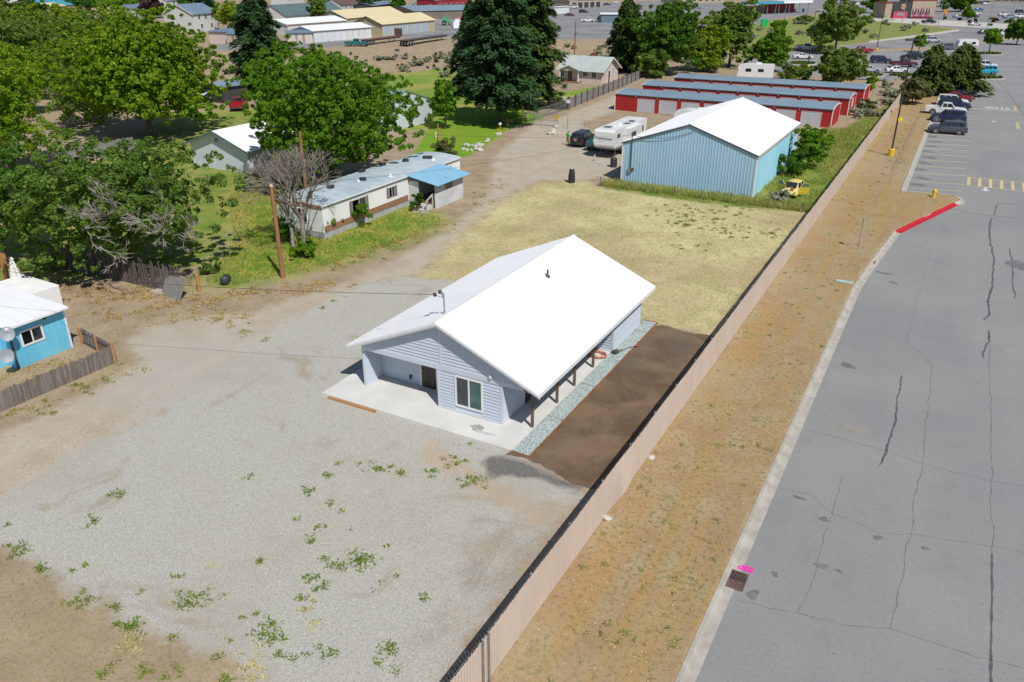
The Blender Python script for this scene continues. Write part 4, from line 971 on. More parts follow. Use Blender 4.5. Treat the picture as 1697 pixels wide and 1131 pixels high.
def shuttered(o, w, h, u, n):
    W = slider(MOB, o, w, h, u, n, .05, matf=M_GREYT)
    o, u, n = Vector(o), Vector(u), Vector(n)
    for a in (-.40, w + .06):
        P = lambda x, z, d: o + u*(a + x) + n*d + Vector((0, 0, z)); MB().hexa([P(0, -.05, 0), P(.33, -.05, 0), P(.33, -.05, .03), P(0, -.05, .03)], [P(0, h+.05, 0), P(.33, h+.05, 0), P(.33, h+.05, .03), P(0, h+.05, .03)]).build('shutter', M_TAUPE, W)
GL2 = glassmat('curtained_glass', (.22, .25, .27), (.36, .39, .40))
shuttered((0.004, 3.75, 1.10), 1.75, 1.22, (0, 1, 0), (1, 0, 0)); shuttered((.004, 8.9, 1.45), .75, .85, (0, 1, 0), (1, 0, 0)); slider(MOB, (.004, ml - 2.6, 1.7), .9, .6, (0, 1, 0), (1, 0, 0), .05, matf=M_GREYT)
slider(MOB, (-2.6, -.004, 1.2), .9, 1.1, (1, 0, 0), (0, -1, 0), .06)
MB().box(.0, 12.0, .75, .05, 12.3, 1.15).build('vent_grille', M_GREYT, MOB)
for y, x in ((7.2, -2.0), (10.4, -.9), (17.8, -1.2)): MB().lathe([(.22, 0), (.22, .06), (.12, .1), (.12, .22), (.03, .25)], (x, y, 2.95), 10).build('roof_vent', M_WPVC, MOB)
# porch lean-to
M_LBR = pm('light_blue_porch_roof', (.26, .52, .70), (.30, .56, .74), .6, .4, .1); M_PW = pm('weathered_white_panel', (.62, .62, .62), (.50, .50, .5), .7, .75)
PY0, PY1, PX1 = 59.3 - MY0, 64.1 - MY0, 2.9
for a, b_ in (((PX1 - .08, PY0, .0), (PX1, PY0 + 2.4, 1.45)), ((PX1 - .08, PY0 + 2.405, .0), (PX1, PY1, 1.45)), ((.06, PY1 - .08, .0), (PX1 - .09, PY1, 2.3)), ((.06, PY0, 1.05), (1.05, PY0 + .08, 2.35)), ((.06, PY0, 0), (.55, PY0 + .08, 1.03))): MB().box(*a, *b_).build('porch_panel', M_PW, MOB)
MB().box(PX1 - .07, PY0 + .05, 1.45, PX1 - .02, PY1 - .05, 2.25).build('porch_screen', M_GLASS, MOB)
for y in (PY0 + 1.7, PY0 + 3.05): MB().box(PX1 - .06, y - .03, 1.45, PX1 - .005, y + .03, 2.25).build('screen_post', M_PW, MOB)
for y0_, y1_ in ((PY0, PY0 + 1.6), (PY0 + 3.1, PY1)): MB().box(PX1 - .06, y0_, 1.47, PX1 - .01, y1_, 2.25).build('porch_shade', M_GREYT, MOB)
MB().box(.06, PY0 + .1, .35, PX1 - .1, PY1 - .1, .45).build('porch_floor', M_BRN, MOB)
pl = MB(); n_ = 5; w_ = (PY1 - PY0 + .9)/n_
pl.hexa([(.02, 0, 2.86), (PX1 + .55, 0, 2.28), (PX1 + .55, w_ - .005, 2.28), (.02, w_ - .005, 2.86)], [(.02, 0, 2.90), (PX1 + .55, 0, 2.32), (PX1 + .55, w_ - .005, 2.32), (.02, w_ - .005, 2.90)]); pl.box(.02, .0, 2.3, .021, .001, 2.31); me = pl.mesh('porch_roof_sheet', M_LBR)
for k in range(n_): put('porch_roof_sheet', me, MOB, (0, PY0 - .35 + k*w_, 0))
for k in range(4): MB().box(1.35, PY0 - .28 - .28*k, .0, 2.55, PY0 - .02 - .28*k, .42 - .1*k).build('step', M_PW, MOB)
M_RAIL = pm('pale_timber', (.55, .50, .43), (.45, .41, .36), 3, .8)
mb = MB(); mb.box(2.58, PY0 - .12, 0, 2.68, PY0 - .02, 1.4).box(2.58, PY0 - 1.1, 0, 2.68, PY0 - 1.0, .95); mb.hexa([(2.58, PY0 - 1.1, .9), (2.68, PY0 - 1.1, .9), (2.68, PY0 - .02, 1.33), (2.58, PY0 - .02, 1.33)], [(2.58, PY0 - 1.1, 1.0), (2.68, PY0 - 1.1, 1.0), (2.68, PY0 - .02, 1.43), (2.58, PY0 - .02, 1.43)]); mb.build('stair_rail', M_RAIL, MOB)
o = MB().hexa([(-42.4, 57.9, -.05), (-41.9, 57.4, -.05), (-38.6, 57.6, -.05), (-38.6, 58.1, -.05)], [(-42.4, 57.9, .05), (-41.9, 57.4, .05), (-38.6, 57.6, .05), (-38.6, 58.1, .05)]).build('path', M_CONC); struct(o)
# tyres weighting the roof down
M_TYRE = pm('tyre_rubber', (.022, .022, .024), (.035, .035, .036), 5, .8)
def tyre_mesh(r=.33, w=.2, n=18):
    mb = MB(); prof = [(r*.58, -w/2), (r*.85, -w/2), (r, -w*.32), (r, w*.32), (r*.85, w/2), (r*.58, w/2), (r*.6, 0)]
    for q, z in prof:
        for k in range(n): t = 2*math.pi*k/n; mb.v.append((q*math.cos(t), q*math.sin(t), z))
    m = len(prof)
    for i in range(m):
        for k in range(n): mb.f.append((i*n+k, i*n+(k+1) % n, ((i+1) % m)*n+(k+1) % n, ((i+1) % m)*n+k))
    mb.m = [0]*len(mb.f); return mb.mesh('tyre', M_TYRE, True)
ME_T = tyre_mesh()
M7 = lambda x, y: (400 + x/3.947, 200 + y/3.947)
for (x, y), lb in (((585, 445), 'black tyre on the roof of the mobile home, beside the bare tree crown'), ((795, 393), 'black tyre on the front half of the trailer roof, right of the bare tree'), ((790, 333), 'black tyre on the far half of the trailer roof, under the walnut tree'), ((925, 290), 'half hidden black tyre on the trailer roof at the walnut leaves'), ((1075, 270), 'single black tyre on the trailer roof between the walnut and the paired tyres'), ((1207, 250), 'left tyre of the pair near the blue porch roof'), ((1229, 250), 'right tyre of the pair near the blue porch roof'), ((548, 398), 'black tyre on the trailer roof behind the bare branches')):
    p = flat(*M7(x, y), 3.0); xx = min(max(p[0], MX0 + .5), MX1 - .4); a = abs((xx - (MX0 + MX1)/2)/(mw/2)); o = put('tyre', ME_T, None, (p[0], p[1], 3.17 - .14*a*a), (0, (.04 if p[0] > -46 else -.04), R.uniform(0, 3))); tag(o, lb, 'tyre', 'tyres on the mobile home roof')

# ------------------------------------------------------------------ blue house at the left border
M_CYAN = pm('bright_blue_siding', (.13, .50, .72), (.18, .56, .76), .9, .6, stretch=(1, 1, .2))
BH = thing('blue_house', 'bright blue cottage with white roof at the left border', 'house', (-42.7, 21.2, 0))
MB().box(-10, 0.0, -.1, 0, 3.2, 2.62).build('wall', M_CYAN, BH)
MB().box(-10, -6, -.1, -1.0, -.01, 2.2).build('wall_wing', M_CYAN, BH)
me = MB().box(0, 0, 0, .022, .312, 2.5).mesh('siding_panel', M_CYAN)
for k in range(10): put('siding_panel', me, BH, (.0, .02 + k*.318, .02))
mb = MB().hexa([(-10, -.3, 2.95), (.42, -.3, 2.62), (.42, .58, 2.62), (-10, .58, 2.95)], [(-10, -.3, 3.0), (.42, -.3, 2.68), (.42, .578, 2.68), (-10, .578, 3.0)]); me = mb.mesh('roof_panel', M_ROOFW)
for k in range(4): put('roof_panel', me, BH, (0, k*.9, .0))
for k in range(6): put('roof_panel', me, BH, (-.9, -6 + k*.9 - .1, -.35))
MB().box(.40, -.32, 2.53, .44, 3.32, 2.66).build('eave_fascia', M_FASC, BH)
MB().box(-.02, 3.16, 0, .05, 3.26, 2.6).build('corner_trim', M_WPVC, BH); MB().box(-.02, -.05, 0, .06, .06, 2.6).build('corner_trim', M_DKTRIM, BH)
slider(BH, (.026, .62, 1.25), 1.1, .72, (0, 1, 0), (1, 0, 0), .1, matf=M_WPVC)
MB().box(.03, 1.95, 2.3, .18, 2.1, 2.42).build('wall_lamp', M_DKPIPE, BH)
def dish(p, label):
    T = thing('satellite_dish', label, 'satellite dish', p, 0, 'satellite dishes on the blue cottage')
    mb = MB(); n = 16; rings = [(0, -.08), (.2, -.055), (.36, .0)]
    for r, d in rings:
        for k in range(n): t = 2*math.pi*k/n; mb.v.append((d + .1, r*math.cos(t), r*math.sin(t)*1.1))
    for i in range(2):
        for k in range(n): mb.f.append((i*n+k, i*n+(k+1) % n, (i+1)*n+(k+1) % n, (i+1)*n+k))
    mb.m = [0]*len(mb.f); o = mb.build('reflector', pm('grey_dish', (.30, .33, .36), (.26, .29, .32), 3, .5), T, smooth=True); o.rotation_euler = (0, -.35, -.5)
    MB().tube((-.35, .0, -.35), (.0, 0, 0), .025, n=6).build('bracket', M_GALV, T); MB().path([(0, .0, -.3), (.3, -.1, -.32), (.5, -.2, -.1)], .015, 5).build('feed_arm', M_GALV, T)
dish((-42.3, 20.95, 2.35), 'upper grey satellite dish at the roof edge of the blue cottage'); dish((-42.2, 20.55, 1.25), 'lower grey satellite dish on the wall of the blue cottage')
# white shed behind the cottage
T = thing('garden_shed', 'small white ribbed shed behind the blue cottage', 'shed', (-51.2, 27.2, 0), -.02)
MB().box(-2, -1.1, 0, 2, 1.1, 1.35).build('wall', M_MOBW, T)
me = MB().box(0, -1.16, 1.35, .245, 1.16, 1.39).box(0, -1.16, 1.39, .05, 1.16, 1.41).mesh('roof_panel', M_MOBW)
for k in range(16): put('roof_panel', me, T, (-2 + k*.25, 0, 0))
MB().path([(-.1, -1.12, 1.0), (.05, -1.2, .9), (.3, -1.2, .9), (.45, -1.12, 1.0)], .03, 6).build('handle', M_LBR, T)
# closed patio umbrella
T = thing('patio_umbrella', 'closed white patio umbrella standing behind the blue cottage', 'umbrella', (-54.5, 28.6, 0))
MB().tube((0, 0, 0), (0, 0, 2.3), .03, n=6).build('pole', M_RAIL, T)
mb = MB(); prof = [(.34, .45), (.30, .9), (.2, 1.6), (.1, 2.1), (.13, 2.2), (.03, 2.35)]; n = 16
for r, z in prof:
    for k in range(n): t = 2*math.pi*k/n; q = r*(1 + (.18 if k % 2 else -.12)); mb.v.append((q*math.cos(t), q*math.sin(t), z))
mb.f = [(i*n+k, i*n+(k+1) % n, (i+1)*n+(k+1) % n, (i+1)*n+k) for i in range(len(prof)-1) for k in range(n)]; mb.m = [0]*len(mb.f); mb.build('canopy', M_MOBW, T)
MB().lathe([(.28, 0), (.28, .08), (.05, .12)], n=12).build('base', M_SKIRT, T)
# orange timber post / leaning board at border
o = MB().hexa([(-.35, -.06, 0), (.35, -.06, 0), (.35, .06, 0), (-.35, .06, 0)], [(-.3, .2, 2.3), (.3, .2, 2.3), (.3, .3, 2.3), (-.3, .3, 2.3)]).build('leaning_board', M_ORW, None, (at(12, 474).x, at(12, 474).y, 0)); tag(o, 'orange brown board leaning upright behind the white umbrella', 'board')

# ------------------------------------------------------------------ wooden fences: every picket its own piece
M_OLDW = pm('weathered_picket', (.23, .195, .17), (.15, .125, .11), 2.5, .9, stretch=(5, 5, .5), island=.22)
M_OLDD = pm('old_dark_plank', (.15, .125, .11), (.095, .078, .07), 2.0, .9, stretch=(4, 4, .4), island=.25)
M_GREYW = pm('silver_grey_plank', (.25, .24, .225), (.19, .18, .17), 2.0, .9, stretch=(4, 4, .4), island=.12)
def picket_fence(name, label, pts, h, w, mat, seed, gap=.012, jit=.05, postmat=None, poststep=2.4, rail_side=1, posth=.0, tilt=.03, postw=.05):
    rr = random.Random(seed); T = thing(name, label, 'fence', (pts[0][0], pts[0][1], 0))
    base = Vector((pts[0][0], pts[0][1], 0)); mes = [MB().box(0, -.011, .0, w, .011, h*q).mesh('picket', mat) for q in (1 - jit, 1 - jit/2, 1, 1 + jit/3)]
    pme = MB().box(-postw, -postw, -.1, postw, postw, h + posth).mesh('post', postmat or mat)
    for a, b in zip(pts, pts[1:]):
        a, b = Vector((a[0], a[1], 0)), Vector((b[0], b[1], 0)); d = b - a; L = d.length; d.normalize(); nrm = Vector((-d.y, d.x, 0)); ang = math.atan2(d.y, d.x)
        n = int(L/(w + gap)); step = L/n
        for i in range(n): put('picket', rr.choice(mes), T, a - base + d*(i*step) + nrm*rr.uniform(-.006, .006), (rr.uniform(-tilt, tilt), 0, ang))
        for z in (.25*h, .78*h): q = a - base + nrm*.035*rail_side; MB().box(0, -.02, z, L, .02, z + .09).build('rail', mat, T, q).rotation_euler = (0, 0, ang)
        k = max(1, round(L/poststep))
        for i in range(k + 1): put('post', pme, T, a - base + d*(L*i/k) + nrm*.10*rail_side, (0, 0, ang))
    return T
picket_fence('picket_fence', 'low weathered grey picket fence around the blue cottage yard', [(-39.15, 12.5), (-38.65, 24.35), (-42.45, 25.0)], 1.12, .105, M_OLDW, 1, rail_side=1, postmat=M_ORW)
picket_fence('board_fence', 'dark old board fence under the leaning walnut tree', [(-57.6, 32.4), (-54.8, 32.75), (-49.5, 33.1), (-45.2, 33.15), (-44.0, 33.3)], 1.95, .16, M_OLDD, 2, gap=.02, jit=.2, tilt=.06)
picket_fence('board_fence', 'grey board fence in tree shade at the far left', [(-91.5, 36), (-88.5, 51), (-86.6, 63)], 1.8, .17, M_GREYW, 3, jit=.06)
# weathered sheet leaning at the end of the dark fence
o = MB().hexa([(-1.1, -.5, 0), (.9, -.6, 0), (.9, -.56, 0), (-1.1, -.46, 0)], [(-1.0, .1, 1.25), (.9, .1, 1.35), (.9, .14, 1.35), (-1.0, .14, 1.25)]).build('leaning_sheet', M_GREYW, None, (-44.0, 33.1, 0)); tag(o, 'grey weathered sheet leaning at the end of the dark fence', 'plywood')
o = MB().lathe([(.14, 0), (.13, .6), (.11, 1.25), (.05, 1.3)], (-43.3, 34.3, 0), 8).build('fence_post', M_ORW); tag(o, 'orange brown round post beside the leaning grey sheet', 'post')
T = thing('drum', 'black plastic drum lying in the weeds beyond the dark fence', 'drum', (-42.9, 36.3, .32), .6)
MB().add([], []); mb = MB(); mb.lathe([(.26, -.45), (.30, -.4), (.30, -.15), (.27, -.12), (.30, -.09), (.30, .2), (.27, .23), (.30, .26), (.30, .4), (.26, .45)], n=14); o = mb.build('shell', pm('black_plastic', (.03, .034, .04), (.045, .05, .055), 4, .5), T, smooth=True); o.rotation_euler = (1.45, 0, 0)
# red-brown gate post in the picket yard
FENCE2 = picket_fence('board_fence', 'silver grey board fence with dark posts beside the pale gravel lane', [(-58.1, 117.7), (-54.4, 117.4), (-58.2, 158.7)], 1.75, .19, M_GREYW, 4, rail_side=-1, postmat=pm('dark_red_post', (.10, .05, .045), (.13, .07, .06), 3, .8), poststep=2.9, jit=.03, posth=.22, postw=.07)
# post and wire fence along the field
WF = thing('wire_fence', 'low post and wire fence between the dry field and the blue workshop', 'fence', (-30.7, 74.2, 0))
pme = MB().tube((0, 0, -.1), (0, 0, 1.0), .05, n=6).mesh('post', M_OLDD)
for x in (-30.7, -25.7, -22.9, -20.3, -17.5, -13.9, -10.9): put('post', pme, WF, (x + 30.7, .3, 0), (R.uniform(-.05, .05), R.uniform(-.05, .05), 0))
for z in (.35, .6, .85): MB().path([(0, .3, z), (5, .3, z - .02), (9, .3, z), (13, .3, z - .02), (20, .3, z)], .006, 4).build('wire', M_GALV, WF)

# ------------------------------------------------------------------ cream cottage, grey garage, white barn
M_CREAM = pm('cream_siding', (.60, .52, .45), (.55, .475, .41), .6, .7); M_SEAM = pm('pale_green_grey_roof', (.50, .54, .51), (.42, .47, .45), .4, .45, .1)
CRX, CRY = (-70.9 - 62.0)/2, (148.6 + 156.8)/2
CR = gable_building('cottage', 'cream cottage with pale metal roof behind the grey board fence', 'house', (CRX, CRY), 8.2, 8.9, 2.45, 4.55, M_CREAM, M_SEAM, math.pi/2, .6, [], trim=M_WPVC, sheet=.8)
# walls in rotated frame: local front(-y) faces +X world ; local right(+x) faces +Y ; local left(-x) faces -Y (camera)
for fc, kind, a, z0, w, h, m in (('left', 'window', 1.2, .95, .9, 1.3, M_GLASS), ('left', 'window', 3.0, 1.25, .95, .75, M_GLASS), ('left', 'window', 8.0, .9, .7, 1.3, M_GLASS), ('front', 'window', .7, .95, .5, 1.25, M_GLASS), ('front', 'door', 3.1, .0, .9, 2.1, M_GLASS), ('front', 'window', 5.0, 1.2, .9, 1.2, GL2)):
    o, u, n, L = FACES[fc](8.2, 8.9)
    if fc == 'left': a = L - a - w if False else (L - (a + w))
    opening(CR, o, u, n, a, z0, w, h, kind, m, M_WPVC)
# porch gable toward the camera
mb = MB(); px0, px1, pyf = -70.3, -66.2, 147.0
def crl(x, y, z): return Vector((y - CRY, -(x - CRX), z))
for s in (0, 1):
    xa, xb = (px0 - .3, (px0+px1)/2) if s == 0 else ((px0+px1)/2, px1 + .3); za, zb = (2.3, 3.25) if s == 0 else (3.25, 2.3)
    q0 = [crl(xa, pyf - .3, za), crl(xb, pyf - .3, zb), crl(xb, 151.0, zb), crl(xa, 151.0, za)]; MB().hexa(q0, [v + Vector((0, 0, .07)) for v in q0]).build('porch_roof', M_SEAM, CR)
MB().add([crl(px0, pyf, 2.3), crl(px1, pyf, 2.3), crl((px0+px1)/2, pyf, 3.2), crl(px0, pyf + .08, 2.3), crl(px1, pyf + .08, 2.3), crl((px0+px1)/2, pyf + .08, 3.2)], [(0, 1, 2), (5, 4, 3), (0, 3, 4, 1)]).build('porch_gable', M_CREAM, CR)
for x in (px0 + .1, px1 - .1):
    a, b_ = crl(x - .08, pyf, 0), crl(x + .08, pyf + .16, 2.3); MB().box(a.x, a.y, 0, b_.x, b_.y, 2.3).build('porch_post', M_WPVC, CR)
a, b_ = crl(px0, pyf, 0), crl(px1, 148.6, 0); MB().box(a.x, a.y, -.1, b_.x, b_.y, .25).build('porch_floor', M_BRN, CR)
a, b_ = crl(-69.2, 148.56, 0), crl(-68.3, 148.6, 0); MB().box(a.x, a.y, .25, b_.x, b_.y, 2.25).build('door', M_GLASS, CR)
o = MB().box(-.3, -.3, 3.2, .3, .3, 5.0).build('chimney', pm('brick_red', (.25, .07, .05), (.2, .06, .05), 8, .9), CR, crl(-66.6, 155.0, 0))
M_GGR = pm('pale_grey_siding', (.62, .66, .73), (.57, .61, .68), .6, .7)
gable_building('garage', 'pale grey garage with white roof under the walnut tree', 'garage', (-70.6, 65.6), 8.6, 8.0, 2.55, 4.15, M_GGR, M_ROOFW, 0, .55, [('front', 'window', 4.0, 2.9, .5, .5, M_GLASS)], trim=pm('slate_trim', (.12, .16, .19), None, 2, .6))
gable_building('barn', 'white barn end wall between the walnut and the young lawn tree', 'barn', (-73.5, 92.4), 12.8, 12.0, 3.0, 4.95, pm('bluish_white_siding', (.58, .64, .68), (.55, .61, .65), .5, .6), M_BLUEROOF, math.pi/2, .12, [('front', 'window', 7.6, 1.2, 1.0, 1.2, M_GLASS)])
# ------------------------------------------------------------------ vehicles
def carpaint(name, c, metal=.0):
    return pm('paint_' + name, c, tuple(x*.93 for x in c), .8, .28, metal, spec=.6)
CARC = {k: carpaint(k, v) for k, v in dict(grey=(.075, .08, .105), navy=(.02, .03, .07), white=(.72, .72, .73), red=(.36, .015, .03), black=(.014, .015, .018), silver=(.42, .45, .49), teal=(.015, .14, .15), cyan=(.02, .42, .60), slate=(.10, .12, .17), maroon=(.10, .015, .03), blue=(.03, .16, .42), steel=(.25, .33, .44), yellow=(.62, .47, .05), tan=(.45, .38, .28), green=(.02, .45, .14)).items()}
M_CGL = glassmat('car_glass', (.012, .015, .018), (.035, .042, .05))
M_RIM = pm('alloy_rim', (.45, .46, .47), (.36, .37, .38), 6, .35, .7); M_HL = pm('headlight_lens', (.6, .62, .64), (.55, .57, .6), 5, .15); M_TL = pm('tail_light_lens', (.35, .012, .012), (.28, .01, .01), 5, .2); M_BUMP = pm('dark_bumper', (.04, .04, .043), (.06, .06, .062), 4, .6)
KINDS = dict(
 sedan=dict(L=4.75, W=1.82, zb=.24, belt=.92, roof=1.44, hood=.90, deck=1.0, ws0=.95, rf=.22, rr=-1.05, rw=-1.78, wb=(1.42, -1.35), r=.33),
 suv=dict(L=4.75, W=1.9, zb=.30, belt=1.08, roof=1.76, hood=1.06, deck=1.1, ws0=1.10, rf=.50, rr=-2.02, rw=-2.28, wb=(1.42, -1.42), r=.37),
 van=dict(L=5.3, W=1.98, zb=.30, belt=1.15, roof=2.05, hood=1.15, deck=1.2, ws0=1.95, rf=1.15, rr=-2.45, rw=-2.6, wb=(1.65, -1.65), r=.36),
 pickup=dict(L=5.75, W=1.98, zb=.38, belt=1.18, roof=1.86, hood=1.14, deck=1.2, ws0=1.28, rf=.68, rr=-.55, rw=-.72, wb=(1.85, -1.75), r=.41, bed=True))
WT = {}
def wheel_meshes(r):
    k = round(r, 2)
    if k not in WT:
        mb = MB(); n = 18; w = .24; prof = [(r*.62, -w/2), (r*.9, -w/2), (r, -w*.34), (r, w*.34), (r*.9, w/2), (r*.62, w/2)]
        for q, y in prof:
            for j in range(n): t = 2*math.pi*j/n; mb.v.append((q*math.cos(t), y, q*math.sin(t)))
        for i in range(5):
            for j in range(n): mb.f.append((i*n+j, (i+1)*n+j, (i+1)*n+(j+1) % n, i*n+(j+1) % n))
        mb.m = [0]*len(mb.f); ty = mb.mesh('wheel', M_TYRE, True)
        mb = MB()
        for s in (-1, 1):
            y = s*w*.42; c = len(mb.v); mb.v.append((0, y + s*.015, 0))
            for j in range(10):
                t = 2*math.pi*j/10
                for tt, q in ((t - .22, r*.62), (t + .22, r*.62), (t + .31, r*.5)): mb.v.append((q*math.cos(tt), y - (0 if q > r*.6 else s*.03), q*math.sin(tt)))
            m = 30
            for j in range(m): mb.f.append((c, c + 1 + j, c + 1 + (j+1) % m) if s < 0 else (c, c + 1 + (j+1) % m, c + 1 + j))
        mb.m = [0]*len(mb.f); WT[k] = (ty, mb.mesh('rim', M_RIM))
    return WT[k]
CM = {}
def car_meshes(kind):
    if kind in CM: return CM[kind]
    K = KINDS[kind]; h = K['L']/2; W = K['W']/2; zb, be, ro, ho, de = K['zb'], K['belt'], K['roof'], K['hood'], K['deck']; ws0, rf, rr, rw = K['ws0'], K['rf'], K['rr'], K['rw']
    wr = W*.74 if kind != 'van' else W*.84
    st = []   # x, zbottom, zbelt, ztop, wbelt, wtop
    bedk = K.get('bed'); xr = rw - .06 if bedk else -h
    if bedk: st += [(xr, zb, be, be + .02, W*.97, W*.9), (rw, zb, be, be + .04, W*.98, W*.88)]
    else:
        st += [(-h, zb + .22, be*.82, be*.86, W*.80, W*.72), (-h + .07, zb + .05, be - .03, de - .04 if rw > -h + .2 else be + .02, W*.93, W*.84)]
        if rw > -h + .35: st += [(-h + .35, zb, be, de, W*.97, W*.84)]
        st += [(rw, zb, be, max(de, be + .03), W*.98, W*.84)]
    st += [(rr, zb, be, ro - .05, W, wr*.97), ((rr + rf)/2, zb, be, ro, W, wr), (rf, zb, be, ro - .05, W, wr*.97), (ws0, zb, be - .02, ho + .06, W, W*.84), ((ws0 + h)/2 + .1, zb, be - .10, ho - .02, W*.98, W*.82), (h - .28, zb + .03, be - .2, ho - .10, W*.93, W*.78), (h - .06, zb + .08, be*.66, ho*.80, W*.86, W*.70), (h, zb + .16, be*.55, be*.6, W*.74, W*.62)]
    mb = MB(); n = 11
    for x, b0, b1, t, w, wt in st:
        half = [(w*.90, b0), (w*.985, b0 + .10), (w, (b0 + b1)/2 + .05), (w*.985, b1), (wt, max(t - .05, b1 + .005))]
        ring = [(y, z) for y, z in half] + [(0, t + (.02 if t > be + .2 else .03))] + [(-y, z) for y, z in reversed(half)]
        for y, z in ring: mb.v.append((x, y, z))
    for i in range(len(st) - 1):
        for j in range(n - 1): mb.f.append((i*n+j, i*n+j+1, (i+1)*n+j+1, (i+1)*n+j))
    mb.f += [tuple(range(n-1, -1, -1)), tuple((len(st)-1)*n + j for j in range(n))]
    for i in range(len(st) - 1): mb.f.append((i*n, (i+1)*n, (i+1)*n + n - 1, i*n + n - 1))
    if bedk:
        x0, x1, zt = -h, rw - .08, 1.16
        mb.m = [0]*len(mb.f)
        for s in (-1, 1): mb.box(x0 + .06, s*W*.86, zb + .1, x1, s*W*.985, zt)
        mb.box(x0, -W*.94, zb + .12, x0 + .07, W*.94, zt - .02); mb.box(x0 + .08, -W*.85, .55, x1, W*.85, .68)
    mb.m = [0]*len(mb.f); body = mb.mesh('body', CARC['white'])
    body.polygons.foreach_set('use_smooth', [True]*len(body.polygons))
    try: body.set_sharp_from_angle(angle=math.radians(34))
    except Exception: pass
    def quad(pts, nrm=.012):
        a, b, c = Vector(pts[0]), Vector(pts[1]), Vector(pts[2]); nn = (b - a).cross(c - a).normalized()*nrm; P = [Vector(p) for p in pts]; k = len(P)
        return MB().add([p + nn for p in P] + [p - nn for p in P], [tuple(range(k)), tuple(range(2*k-1, k-1, -1))] + [(i, k+i, k+(i+1) % k, (i+1) % k) for i in range(k)])
    zt = ro - .05
    wsq = quad([(ws0 - .04, W*.80, ho + .09), (rf + .03, wr*.90, zt + .02), (rf + .03, -wr*.90, zt + .02), (ws0 - .04, -W*.80, ho + .09)], .02).mesh('windshield', M_CGL)
    db = max(de, be + .03)
    rwq = quad([(rw + .02, -W*.78, db + .05), (rr - .03, -wr*.88, zt + .0), (rr - .03, wr*.88, zt + .0), (rw + .02, W*.78, db + .05)], .025).mesh('rear_window', M_CGL)
    sides = []
    def sp(x, f, s): # point on greenhouse side
        y = (W*.985)*(1 - f) + wr*f; return (x, s*(y + .002), be + (zt - be)*f)
    x0, x1 = rf - .02, rr + .05; nwin = 3 if kind in ('suv', 'van') else 2; edges = [x1 + (x0 - x1)*i/nwin for i in range(nwin + 1)]
    for s in (-1, 1):
        for i in range(nwin):
            a, b = edges[i] + .04, edges[i+1] - .04; a2 = a - (.25*(rr - rw) if i == 0 else 0); b2 = b + ((ws0 - rf)*.72 if i == nwin - 1 else 0)
            pts = [sp(a2, .10, s), sp(b2, .10, s), sp(b, .90, s), sp(a, .90, s)]
            if s < 0: pts = pts[::-1]
            # outward
            sides.append(quad(pts, .014).mesh('side_window', M_CGL))
    hl = MB().box(-.12, -.16, -.06, .03, .16, .07).mesh('headlight', M_HL); tl = MB().box(-.03, -.09, -.14, .08, .09, .14).mesh('tail_light', M_TL)
    bf = MB().box(-.06, -W*.78, -.1, .06, W*.78, .1).mesh('bumper', M_BUMP)
    ar = MB(); nn = 16; rr_ = K['r'] + .075
    for s in (0, 1):
        for j in range(nn): t = 2*math.pi*j/nn; ar.v.append((rr_*math.cos(t), s*.02, rr_*math.sin(t)))
    ar.f = [tuple(range(nn)), tuple(range(2*nn - 1, nn - 1, -1))] + [(j, nn + j, nn + (j+1) % nn, (j+1) % nn) for j in range(nn)]; ar.m = [0]*len(ar.f); arch = ar.mesh('wheel_arch', M_BUMP)
    mir = MB().box(-.08, -.1, -.07, .06, .1, .08).mesh('mirror', M_BUMP)
    CM[kind] = (body, wsq, rwq, sides, hl, tl, bf, arch, mir); return CM[kind]
def car(kind, col, p, heading, label, group=None, scale=1.0, name=None, cat=None, archmat=None):
    K = KINDS[kind]; body, wsq, rwq, sides, hl, tl, bf, arch, mir = car_meshes(kind)
    T = thing(name or {'sedan': 'sedan', 'suv': 'suv', 'van': 'van', 'pickup': 'pickup_truck'}[kind], label, cat or {'sedan': 'car', 'suv': 'car', 'van': 'van', 'pickup': 'pickup truck'}[kind], p, heading, group); T.scale = (scale,)*3
    B = put('body', body, T, mat=CARC[col]); put('windshield', wsq, T); put('rear_window', rwq, T)
    for s in sides: put('side_window', s, T)
    h = K['L']/2; W = K['W']/2; ty, rim = wheel_meshes(K['r'])
    for x in K['wb']:
        for s in (-1, 1):
            w = put('wheel', ty, T, (x, s*(W - .10), K['r'])); put('rim', rim, w)
            a = put('wheel_arch', arch, T, (x, s*(W*.985) - (.012 if s > 0 else .008), K['r'] + .03))
            if archmat: a.data = arch.copy(); a.data.materials[0] = archmat
    zl = K['belt']*.68
    for s in (-1, 1): put('headlight', hl, T, (h - .12, s*W*.66, zl + .03)); put('tail_light', tl, T, (-h + .02, s*W*.78, K['belt']*.80)); put('mirror', mir, T, (K['ws0'] - .22, s*(W + .1), K['belt'] + .06))
    put('bumper', bf, T, (h + .0, 0, K['zb'] + .16)); put('bumper', bf, T, (-h + .02, 0, K['zb'] + .2))
    return T
G1 = 'cars parked in the stalls beside the verge'
def cpx(u, v, z=0.0):
    p = at(u, v); return Vector((p.x, p.y, hgt(p.x, p.y) + z))
def parked(u, v, kind, col, hd, label, dy=0, **k):
    p = at(u, v); return car(kind, col, (p.x, p.y + dy, ROADZ), hd, label, G1, **k)
PI = math.pi
parked(1569, 220, 'suv', 'grey', PI + .05, 'charcoal grey SUV, nearest in the row of parked cars')
parked(1570, 201, 'suv', 'navy', PI + .03, 'dark navy SUV with silver wheel arches, second in the row', archmat=M_RIM)
parked(1566, 189, 'pickup', 'white', .02, 'white pickup truck nosed out beside the navy SUV')
parked(1580, 181, 'suv', 'navy', .02, 'dark SUV hidden between the white pickup and the white SUV', dy=1)
